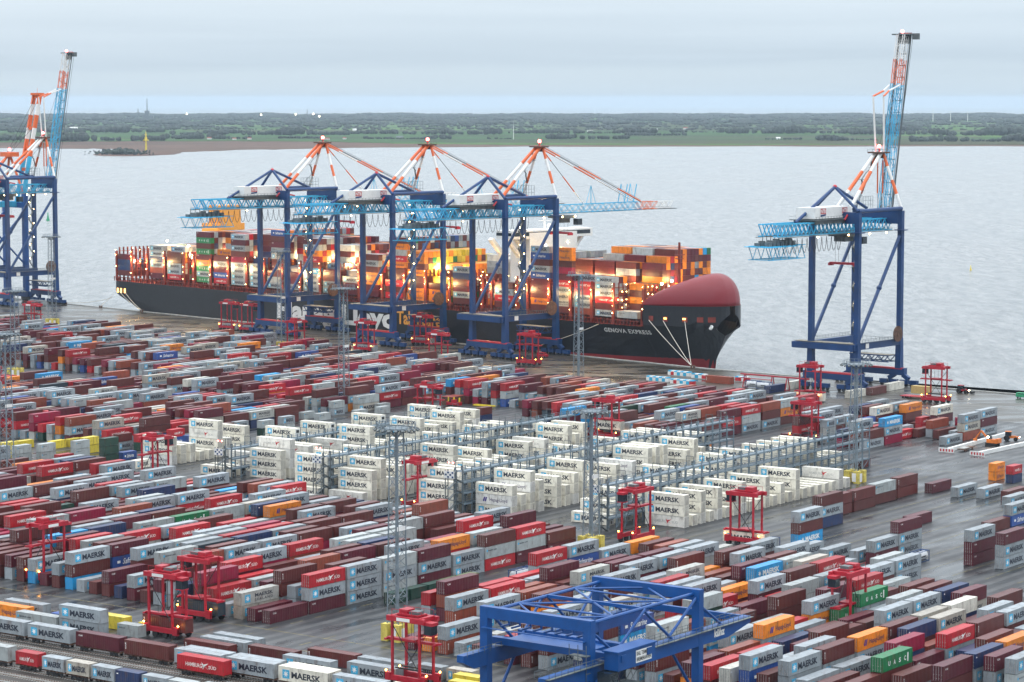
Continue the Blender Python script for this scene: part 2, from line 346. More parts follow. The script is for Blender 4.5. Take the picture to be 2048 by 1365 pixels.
# woods: clumps of leaf masses
def clump(mb, x, y, z, r, h):
    for _ in range(3):
        a = random.uniform(-r, r)*.6; b_ = random.uniform(-r, r)*.6; rr = r*random.uniform(.5, .9)
        mb.ball((x+a, y+b_, z+h*random.uniform(.45, .62)), rr, 6, 4, h*.5/rr*random.uniform(.75, 1.1))
def wood(name, x0, x1, yb, hpx, depth=.012, dens=1.0, kind='stuff', gaps=.1):
    mb = MB(); D_ = DD(yb, H+3.2); hh = hpx/5226*D_; wpx = x1-x0
    cnt = int(wpx/(hpx*.2)*dens); ph = random.uniform(0, 9)
    for i in range(cnt):
        px = random.uniform(x0, x1)
        env = .65+.35*sin(px*.035+ph)*sin(px*.013+ph*2)
        if random.random() < gaps: continue
        Dd = D_*(1+random.uniform(0, depth)); h = hh*random.uniform(.6, 1.05)*env
        clump(mb, P(px, Dd), Dd, -3.2, h*(.62 if yb > 262 else 1.2), h)
        if random.random() < .3: mb.beam((P(px, Dd), Dd-1, -3.2), (P(px, Dd), Dd-1, h*.3), h*.05)
    o = mb.build(name, 'leaf'); tag(o, kind=kind); return o
for a in [(-60, 335, 283, 20), (325, 505, 279, 16), (345, 460, 271, 14), (490, 700, 271, 16), (395, 520, 268, 16), (560, 640, 278, 8), (20, 330, 266, 15), (-60, 210, 262, 12), (690, 830, 269, 17), (728, 765, 279, 8), (765, 900, 279, 9),
          (820, 1000, 270, 18), (975, 1022, 279, 9), (995, 1140, 268, 14), (1095, 1258, 279, 12), (1140, 1310, 268, 14), (1250, 1370, 272, 8), (1340, 1440, 266, 10), (1440, 1730, 268, 18), (1530, 1602, 280, 7), (1635, 1760, 282, 12), (1700, 2110, 270, 16),
          (1815, 2110, 284, 18), (1860, 2110, 272, 22), (1690, 1830, 264, 12)]:
    wood('woodland', *a)
for y_, h_, g_ in ((261, 7, .6), (256, 8, .5), (251, 9, .4), (247, 8, .3), (243, 8, .2), (240, 7, .1), (237, 7, .1), (235, 6, .05), (233, 6, .0), (231, 5, .0)):
    wood('woodland', -80, 2130, y_, h_, .05, .8, gaps=g_)
# island in the river with its scrub
mb = MB(); D_ = DD(313); pts = []
for i in range(24):
    th = 2*pi*i/24; pts.append((P(243, D_)+84/5226*D_*cos(th)*random.uniform(.93, 1.04), D_+240+230*sin(th)))
mb.poly([(x, y, 1.2) for x, y in pts])
for a, b_ in zip(pts, pts[1:]+pts[:1]): mb.poly([(a[0], a[1], 1.2), (a[0]+(a[0]-P(243, D_))*.06, a[1]-4, -1), (b_[0]+(b_[0]-P(243, D_))*.06, b_[1]-4, -1), (b_[0], b_[1], 1.2)])
o = mb.build('island_terrain', 'mudflat'); o.location = (0, 0, -4.6); tag(o, kind='structure')
mb = MB()
for i in range(150):
    px = random.gauss(245, 34); px = max(172, min(308, px)); Dd = D_+random.uniform(60, 420); h = random.uniform(5, 11)*(1-abs(px-243)/95)
    if h > 1: clump(mb, P(px, Dd), Dd, -3.6, h*.6, h)
tag(mb.build('island_scrub', 'leaf'), kind='stuff')
# ================================================================ far landmarks
def lighthouse():
    D_ = DD(302); x = P(294, D_); r_ = empty('lighthouse', (x, D_, -4.6)); k = D_/5226
    tag(r_, 'yellow lighthouse tower with round gallery beside the wooded island', 'lighthouse')
    m1 = MB(); m1.tube((0, 0, -1), (0, 0, 20*k), 2.2*k, 10, 1.7*k); m1.build('tower', 'yellow', r_)
    m1 = MB(); m1.tube((0, 0, 20*k), (0, 0, 21.5*k), 6*k, 12); m1.tube((0, 0, 21.5*k), (0, 0, 27*k), 3*k, 10, 2.2*k); m1.build('gallery', 'yellow', r_)
    m1 = MB(); m1.tube((0, 0, 27*k), (0, 0, 38*k), 1.4*k, 8, .5*k); m1.tube((0, 0, 31*k), (0, 0, 32*k), 2.6*k, 8); m1.build('antenna', 'yellow', r_)
lighthouse()
def turbine(px, yb, hpx, label):
    D_ = DD(yb, H+3); k = D_/5226; r_ = empty('wind_turbine', (P(px, D_), D_, -3)); tag(r_, label, 'wind turbine', 'wind turbines')
    m1 = MB(); m1.tube((0, 0, 0), (0, 0, hpx*k), .75*k, 8, .45*k); m1.build('tower', 'ship_white', r_)
    m1 = MB(); c = Vector((0, -1.2*k, hpx*k)); m1.beam(c, c+Vector((0, 2.2*k, 0)), 1*k); m1.build('hub', 'ship_white', r_)
    for a in (95, 215, 335):
        m1 = MB(); d = Vector((cos(radians(a)), 0, sin(radians(a)))); m1.beam(c, c+d*hpx*k*.42, .7*k, .3*k, .2*k, .15*k); m1.build('blade', 'ship_white', r_)
turbine(1027, 279, 26, 'white wind turbine standing in green fields beyond the river')
turbine(1863, 243, 22, 'hazy pale wind turbine on the right horizon, nearest the tall crane')
turbine(1898, 243, 20, 'faint wind turbine on the horizon, middle one of three right of crane')
turbine(1932, 243, 18, 'faint wind turbine on the horizon, farthest right of all')
def works(px, yb, parts, name, label, cat):
    D_ = DD(yb, H+3); k = D_/5226; r_ = empty(name, (P(px, D_), D_, -3)); tag(r_, label, cat)
    for nm, x, w_, h_, r2 in parts:
        m1 = MB()
        if r2: m1.tube((x*k, 0, 0), (x*k, 0, h_*k), w_*k/2, 8, r2*k/2)
        else: m1.box((x-w_/2)*k, -w_*k/2, 0, (x+w_/2)*k, w_*k/2, h_*k)
        m1.build(nm, 'grey_steel', r_)
works(297, 244, [('tower', 0, 9, 22, 0), ('spire', 0, 3.5, 46, 1.2), ('annexe', 8, 9, 12, 0), ('annexe', -5, 5, 14, 0)], 'power_station', 'misty power station tower with tall spire on left horizon', 'power station')
works(279, 243, [('chimney', 0, 2.4, 25, 1.6)], 'chimney', 'slim grey chimney left of the misty power station', 'chimney')
works(616, 240, [('chimney', 0, 1.6, 20, 1.2)], 'chimney', 'thin hazy chimney among lights right of the left cranes', 'chimney')
works(400, 241, [('hall', 0, 20, 4, 0), ('hall', 18, 12, 6, 0)], 'factory_hall', 'low grey factory hall in mist right of the power station', 'factory')
works(345, 240, [('hall', 0, 22, 5, 0), ('stack', -6, 2, 12, 1.5)], 'factory_hall', 'misty factory hall with short stack beside the power station', 'factory')
for i, (px, y_) in enumerate([(524, 230), (593, 229.5), (628, 228.5), (640, 233), (376, 228)]):
    D_ = 12500; k = D_/5226; r_ = empty('light_pole', (P(px, D_), D_, -3)); zz = H-D_*math.tan(radians(5.279)+math.atan((y_-682.5)/5226))
    tag(r_, 'lit floodlight pole on the misty far shore, '+ordn(i+1)+(' from the left' if i < 4 else ', beside the power station'), 'floodlight', 'floodlights on the far shore')
    m1 = MB(); m1.tube((0, 0, 0), (0, 0, zz), .5, 5); m1.build('pole', 'grey_steel', r_)
    m1 = MB(); m1.ball((0, -1, zz+3), 2.3, 8, 6); m1.build('lamp', 'lamp_white', r_)
# farmhouses
FH = sorted([(420, 279, 9, 'r'), (470, 280, 8, 'r'), (500, 279.5, 8, 'r'), (655, 280, 10, 'r'), (690, 279, 7, 'r'), (1180, 266, 12, 'w'), (1240, 267, 16, 'g'), (1310, 262, 9, 'w'), (710, 262, 8, 'w'), (1370, 259, 9, 'r'), (1960, 268, 10, 'w'), (1905, 281, 7, 'w'), (1860, 267, 12, 'g'), (800, 277, 14, 'g'), (150, 259, 16, 'w'), (1555, 279, 9, 'w'), (965, 269, 10, 'g')])
for i, (px, y_, w_, cl) in enumerate(FH):
    D_ = DD(y_, H+3); k = D_/5226; r_ = empty('farmhouse', (P(px, D_), D_, -3.2)); c_ = {'r': ('red-roofed', 'roof_red'), 'w': ('white', 'white_paint'), 'g': ('long grey', 'grey_steel')}[cl]
    tag(r_, c_[0]+' farm building beyond the river, '+ordn(i+1)+' from left along the far bank', 'house', 'farm buildings beyond the river')
    m1 = MB(); h_ = 2.4*k; W_ = w_*k; m1.box(-W_/2, 0, 0, W_/2, 5*k, h_); m1.build('wall', 'white_paint' if cl != 'g' else 'concrete', r_)
    m1 = MB(); m1.poly([(-W_/2, -.4*k, h_), (W_/2, -.4*k, h_), (W_/2, 2.5*k, h_*1.9), (-W_/2, 2.5*k, h_*1.9)]); m1.poly([(W_/2, 5*k, h_), (-W_/2, 5*k, h_), (-W_/2, 2.5*k, h_*1.9), (W_/2, 2.5*k, h_*1.9)]); m1.poly([(-W_/2, 0, h_), (-W_/2, 2.5*k, h_*1.9), (-W_/2, 5*k, h_)]); m1.poly([(W_/2, 0, h_), (W_/2, 5*k, h_), (W_/2, 2.5*k, h_*1.9)])
    m1.build('roof', c_[1], r_)
def buoy(px, y_, m_, label, sc_=1):
    D_ = DD(y_); r_ = empty('buoy', (P(px, D_), D_, -5)); tag(r_, label, 'buoy'); r_.scale = (sc_,)*3
    m1 = MB(); m1.tube((0, 0, -.5), (0, 0, 1.6), 1.8, 10, 1.6); m1.build('float', m_, r_)
    m1 = MB(); m1.tube((0, 0, 1.6), (0, 0, 7), 1.2, 8, .35); m1.tube((0, 0, 7), (0, 0, 8.4), .8, 8, .1); m1.build('tower', m_, r_)
buoy(96, 442, 'green_paint', 'green navigation buoy afloat beside the left blue crane')
buoy(1943, 541, 'yellow', 'small yellow buoy afloat on the open water at right', .42)
# ================================================================ CONTAINERS
# code: (base colour, words, mark kind)
KIND = {
 'g': ((.29, .325, .35), 'grey container with blue star', 'M'), 'G': ((.35, .38, .38), 'pale container with small lettering', 'L'),
 'b': ((.105, .020, .018), 'plain brown container', ''), 'm': ((.095, .008, .019), 'plain maroon container', 'c'),
 'r': ((.40, .012, .020), 'red container with white bird', 'H'), 'p': ((.25, .004, .036), 'plain crimson container', 'c'),
 'R': ((.25, .055, .030), 'plain rust-orange container', ''), 'o': ((.74, .22, .015), 'orange container with dark lettering', 'O'),
 'n': ((.014, .032, .10), 'plain navy container', ''), 'K': ((.022, .04, .055), 'plain dark slate container', ''),
 'B': ((.02, .30, .62), 'bright blue container with white star', 'B'), 'u': ((.01, .17, .06), 'green container with white letters', 'U'),
 'k': ((.008, .045, .030), 'dark green container', ''), 'y': ((.66, .52, .05), 'yellow container', ''), 'v': ((.11, .14, .055), 'olive green container', ''),
 's': ((.02, .07, .27), 'blue container with white script', 'S'), 'c': ((.62, .60, .53), 'plain cream container', ''),
 't': ((.38, .35, .30), 'tan container with blue star', 'M'), 'S': ((.40, .40, .37), 'grey container with two-line lettering', 'E'),
 'w': ((.78, .745, .64), 'white reefer with blue star', 'M'), 'h': ((.76, .74, .68), 'white reefer with red bird', 'h'),
 'H': ((.78, .77, .73), 'white reefer with navy lettering', 'P')}
DARK = (.012, .018, .035); WHITE = (.80, .80, .78); SKYB = (.045, .40, .66)
def star(mb, x0, z0, s_, y):
    cx, cz = x0+s_/2, z0+s_/2; b = len(mb.v); mb.v.append((cx, y, cz))
    for i in range(14):
        r_ = s_*(.43 if i % 2 == 0 else .17); th = pi/2+2*pi*i/14; mb.v.append((cx+r_*cos(th), y, cz+r_*sin(th)))
    for i in range(14): mb._f((b, b+1+(i+1) % 14, b+1+i))
def bird(mb, f):
    for tri in (((.0, 1.0), (.42, .52), (.22, .05)), ((.42, .52), (1.0, .0), (.62, .30)), ((.0, .62), (.45, .5), (.95, .95)), ((.1, 0), (.3, .5), (.45, .45))): mb.poly([f(*p) for p in tri])
def marks(mk, L, h, y, mass=False):
    """list of (part name, MB, colour) for one side; mb colours set for mass use"""
    k = L/12.19; z = h/2.9; r_ = []
    def nb(nm, col): m_ = MB(); m_.col = col; r_.append((nm, m_, col)); return m_
    if mk in ('M', 'B', 'E'):
        if mk != 'B': q = nb('logo', SKYB); q.poly([(1.0*k, y, .6*z), (2.75*k, y, .6*z), (2.75*k, y, 2.3*z), (1.0*k, y, 2.3*z)])
        q = nb('star', WHITE); b = len(q.v); star(q, 1.02, .6*z, 1.7, y-.008); 
        if k < .9: q.v = [((v_[0]-1.02)*k+1.02*k, v_[1], v_[2]) for v_ in q.v]
        if mk == 'E':
            q = nb('lettering', DARK); put_text(q, 'MAERSK', rect_xz(4.3*k, 10.2*k, 1.45*z, 2.25*z, y), bold=.02); put_text(q, 'SEALAND', rect_xz(4.3*k, 10.2*k, .6*z, 1.15*z, y), spacing=1.3)
        else: q = nb('lettering', DARK if mk == 'M' else WHITE); put_text(q, 'MAERSK', rect_xz(3.25*k, 10.6*k, .80*z, 2.08*z, y), bold=.035)
    elif mk == 'L':
        q = nb('logo', SKYB); q.poly([(.5*k, y, 1.75*z), (1.0*k, y, 1.75*z), (1.0*k, y, 2.25*z), (.5*k, y, 2.25*z)])
        q = nb('lettering', DARK); put_text(q, 'MAERSK LINE', rect_xz(1.2*k, 4.6*k, 1.85*z, 2.15*z, y), bold=.02)
    elif mk in 'Hh' and mk:
        q = nb('lettering', (.8, .74, .70) if mk == 'H' else (.42, .42, .40)); put_text(q, 'HAMBURG', rect_xz(2.3*k, 6.6*k, .95*z, 1.75*z, y), bold=.012); put_text(q, 'SÜD', rect_xz(8.3*k, 10.3*k, .95*z, 1.75*z, y), bold=.012)
        q = nb('bird_emblem', WHITE if mk == 'H' else (.5, .02, .03)); bird(q, rect_xz(6.5*k, 8.4*k, .65*z, 2.1*z, y))
    elif mk == 'O' or mk == 'P':
        q = nb('logo', (.05, .03, .22)); 
        for dx in (0, .62): q.poly([(2.4*k+dx, y, .9*z), (2.85*k+dx, y, .75*z), (3.3*k+dx, y, 2.1*z), (2.8*k+dx, y, 2.0*z)])
        q = nb('lettering', (.05, .03, .10)); put_text(q, 'Hapag-Lloyd', rect_xz(4.7*k, 10.6*k, .72*z, 1.95*z, y), bold=.012)
    elif mk == 'U':
        q = nb('lettering', WHITE)
        for i, c_ in enumerate('UASC'): put_text(q, c_, rect_xz((2.4+2.1*i)*k, (3.2+2.1*i)*k, .95*z, 1.85*z, y), bold=.03)
        q.poly([(10.0*k, y, .6*z), (10.45*k, y, .6*z), (10.45*k, y, 2.3*z), (10.0*k, y, 2.3*z)])
    elif mk == 'S':
        q = nb('lettering', WHITE); put_text(q, 'Safmarine', rect_xz(3.4*k, 9.6*k, .85*z, 2.15*z, y), shear=.35, bold=.012)
        q.poly([(1.6*k, y, 1.2*z), (2.6*k, y, 1.2*z), (2.6*k, y, 1.8*z), (1.6*k, y, 1.8*z)])
    elif mk == 'c':
        q = nb('lettering', WHITE); put_text(q, 'CAI', rect_xz(.8*k, 1.9*k, 2.05*z, 2.4*z, y), bold=.03)
    return r_
def body_mesh(L, h, reefer):
    mb = MB(); W_ = 2.438; d = .045; pw = .16; hf = h; gp = .085
    for x in (0, L-pw):
        for y in (0, W_-pw): mb.box(x, y, 0, x+pw, y+pw, .12)
    # posts, rails, castings
    for x in (0, L-pw):
        for y in (0, W_-pw): mb.box(x+.004, y+.004, .12, x+pw, y+pw-.004, h)
    for y in (0, W_-.1):
        mb.box(pw, y, gp, L-pw, y+.1, .2); mb.box(pw, y, h-.12, L-pw, y+.1, h)
    for x in (0, L-.1):
        mb.box(x, pw, gp, x+.1, W_-pw, .2); mb.box(x, pw, h-.12, x+.1, W_-pw, h)
    if not reefer:
        n_ = int((L-2*pw)/.28/2)*2; st = (L-2*pw)/n_
        for y0, sg in ((.012, 1), (W_-.012, -1)):
            pts = []
            for i in range(n_+1):
                yy = y0 if i % 2 else y0+sg*.036
                x = pw+st*i; pts += [(max(pw, x-st*.22), yy), (min(L-pw, x+st*.22), yy)]
            for a, b in zip(pts, pts[1:]): mb.poly([(a[0], a[1], .16), (b[0], b[1], .16), (b[0], b[1], h-.12), (a[0], a[1], h-.12)])
    else:
        for y in (.02, W_-.02): mb.poly([(pw, y, .16), (L-pw, y, .16), (L-pw, y, h-.12), (pw, y, h-.12)])
    n_ = max(4, int(L/1.2)); 
    for i in range(n_):
        x0 = .1+(L-.2)*i/n_; x1 = .1+(L-.2)*(i+1)/n_; mb.poly([(x0+.03, .1, h-.02), (x1-.03, .1, h-.02), (x1-.03, W_-.1, h-.02), (x0+.03, W_-.1, h-.02)]); mb.poly([(x0-.03, .1, h-.035), (x0+.03, .1, h-.035), (x0+.03, W_-.1, h-.035), (x0-.03, W_-.1, h-.035)])
    mb.poly([(L-.05, pw, .16), (L-.05, W_-pw, .16), (L-.05, W_-pw, h-.12), (L-.05, pw, h-.12)]); mb.poly([(.05, pw, .16), (.05, W_-pw, .16), (.05, W_-pw, h-.12), (.05, pw, h-.12)])
    mb.poly([(.1, .1, .15), (L-.1, .1, .15), (L-.1, W_-.1, .15), (.1, W_-.1, .15)])
    return mb
def door_mb(L, h, side, end):
    mb = MB(); W_ = 2.438; y0 = .16+side*1.06+.01; y1 = y0+1.03; x = .05 if end == 0 else L-.05; sg = -1 if end == 0 else 1
    mb.mi = 0; mb.box(min(x, x+sg*.04), y0+.02, .2, max(x, x+sg*.04), y1-.02, h-.16)
    for j in range(4): z = .18+(h-.32)*(j+.5)/4; mb.box(min(x+sg*.04, x+sg*.05), y0+.06, z-.1*h/2.9, max(x+sg*.04, x+sg*.05), y1-.06, z+.1*h/2.9)
    return mb
def rods_mb(L, h, side, end):
    mb = MB(); y0 = .16+side*1.06; x = .05 if end == 0 else L-.05; sg = -1 if end == 0 else 1
    for yy in (y0+.25, y0+.78):
        mb.tube((x+sg*.07, yy, .1), (x+sg*.07, yy, h-.08), .04, 5, caps=False)
        for z in (.5, h*.42): mb.box(min(x+sg*.05, x+sg*.1), yy-.16, z, max(x+sg*.05, x+sg*.1), yy+.04, z+.09)
    return mb
def unit_mb(L, h):
    mb = MB(); x = L-.05; mb.mi = 0; mb.box(x, .25, .25, x+.03, 2.19, h-.2); mb.mi = 1; mb.box(x+.03, .55, h*.5, x+.05, 1.9, h*.82); mb.box(x+.03, .8, .4, x+.06, 1.2, h*.4); return mb
PROTO = {}
def proto(code, L, unit=False):
    k = (code, L, unit)
    if k in PROTO: return PROTO[k]
    h = 2.88 if L == 40 else 2.57; LL = 12.19 if L == 40 else 6.06; rf = code in 'whH'; end = 1 if rf else 0; base, words, mk = KIND[code]
    lst = []
    bk = ('body', L, rf)
    if bk not in PROTO: PROTO[bk] = body_mesh(LL, h, rf).mesh('container_body', 'container_paint')
    lst.append(('body', PROTO[bk], base))
    if unit:
        if ('unit', L) not in PROTO: PROTO[('unit', L)] = unit_mb(LL, h).mesh('cooling_unit', ['white_paint', 'dark'])
        lst.append(('cooling_unit', PROTO[('unit', L)], base))
    else:
        for s_ in (0, 1):
            dk = ('door', L, s_, end)
            if dk not in PROTO: PROTO[dk] = door_mb(LL, h, s_, end).mesh('door', 'container_paint'); PROTO[('rods',)+dk[1:]] = rods_mb(LL, h, s_, end).mesh('lock_rod', 'door_gear')
            lst.append(('door', PROTO[dk], base if not rf else tuple(x*.72 for x in base), ('lock_rods', PROTO[('rods',)+dk[1:]])))
    for nm, m_, col in marks(mk, LL, h, -.006 if not rf else .008):
        m_.c = [None]*len(m_.c); lst.append((nm, m_.mesh(nm, 'lettering'), col))
    if mk == '' and not rf:
        m_ = MB(); put_text(m_, 'TEX', rect_xz(.30, .62, h*.35, h*.8, -.006), bold=.03) if code in 'bR' else m_.poly([(.3, -.006, h*.72), (.75, -.006, h*.72), (.75, -.006, h*.8), (.3, -.006, h*.8)])
        lst.append(('lettering', m_.mesh('lettering', 'lettering'), WHITE))
    PROTO[k] = lst; return lst
def add_container(code, L, loc, rz, label, group, unit=False, rnd=None):
    rt = empty('refrigerated_container' if code in 'whH' else 'shipping_container', loc, rz); tag(rt, label, 'container', group)
    f_ = random.uniform(.85, 1.12)
    for it in proto(code, L, unit):
        o = bpy.data.objects.new(it[0], it[1]); COL.objects.link(o); o.parent = rt
        c_ = it[2]; o.color = (*[min(1, x*f_) for x in c_], 1)
        if len(it) > 3: r_ = bpy.data.objects.new('lock_rod', it[3][1]); COL.objects.link(r_); r_.parent = o
    return rt
def mass_container(mb, code, L, loc, rz, detail=1):
    """adds one container to the joined mass"""
    LL = 12.19 if L == 40 else 6.06; h = 2.88 if L == 40 else 2.57; W_ = 2.438; base, _, mk = KIND[code]; f_ = random.uniform(.8, 1.15)
    col = tuple(min(1, x*f_) for x in base); ca, sa = cos(rz), sin(rz)
    def T(p): return (loc[0]+p[0]*ca-p[1]*sa, loc[1]+p[0]*sa+p[1]*ca, loc[2]+p[2])
    def add(m_, col_):
        b = len(mb.v); mb.v += [T(p) for p in m_.v]
        for f in m_.f: mb.f.append(tuple(b+i for i in f)); mb.m.append(0); mb.c.append(col_)
    m_ = MB(); m_.box(0.03, .03, .10, LL-.03, W_-.03, h-.03)
    if detail:
        for y in (0, W_-.06): m_.box(0, y, h-.14, LL, y+.06, h); m_.box(0, y, .1, LL, y+.06, .22)
        for x in (0, LL-.14):
            for y in (0, W_-.14): m_.box(x, y, 0.001, x+.14, y+.14, h-.001)
    add(m_, col)
    if detail:
        if code not in 'whH':
            for yy in (.45, .95, 1.5, 2.0): m_ = MB(); m_.poly([(-.01, yy, .1), (-.01, yy+.05, .1), (-.01, yy+.05, h-.1), (-.01, yy, h-.1)]); add(m_, tuple(x*.5+.12 for x in col))
        for nm, q, c_ in marks(mk, LL, h, .02): add(q, c_)
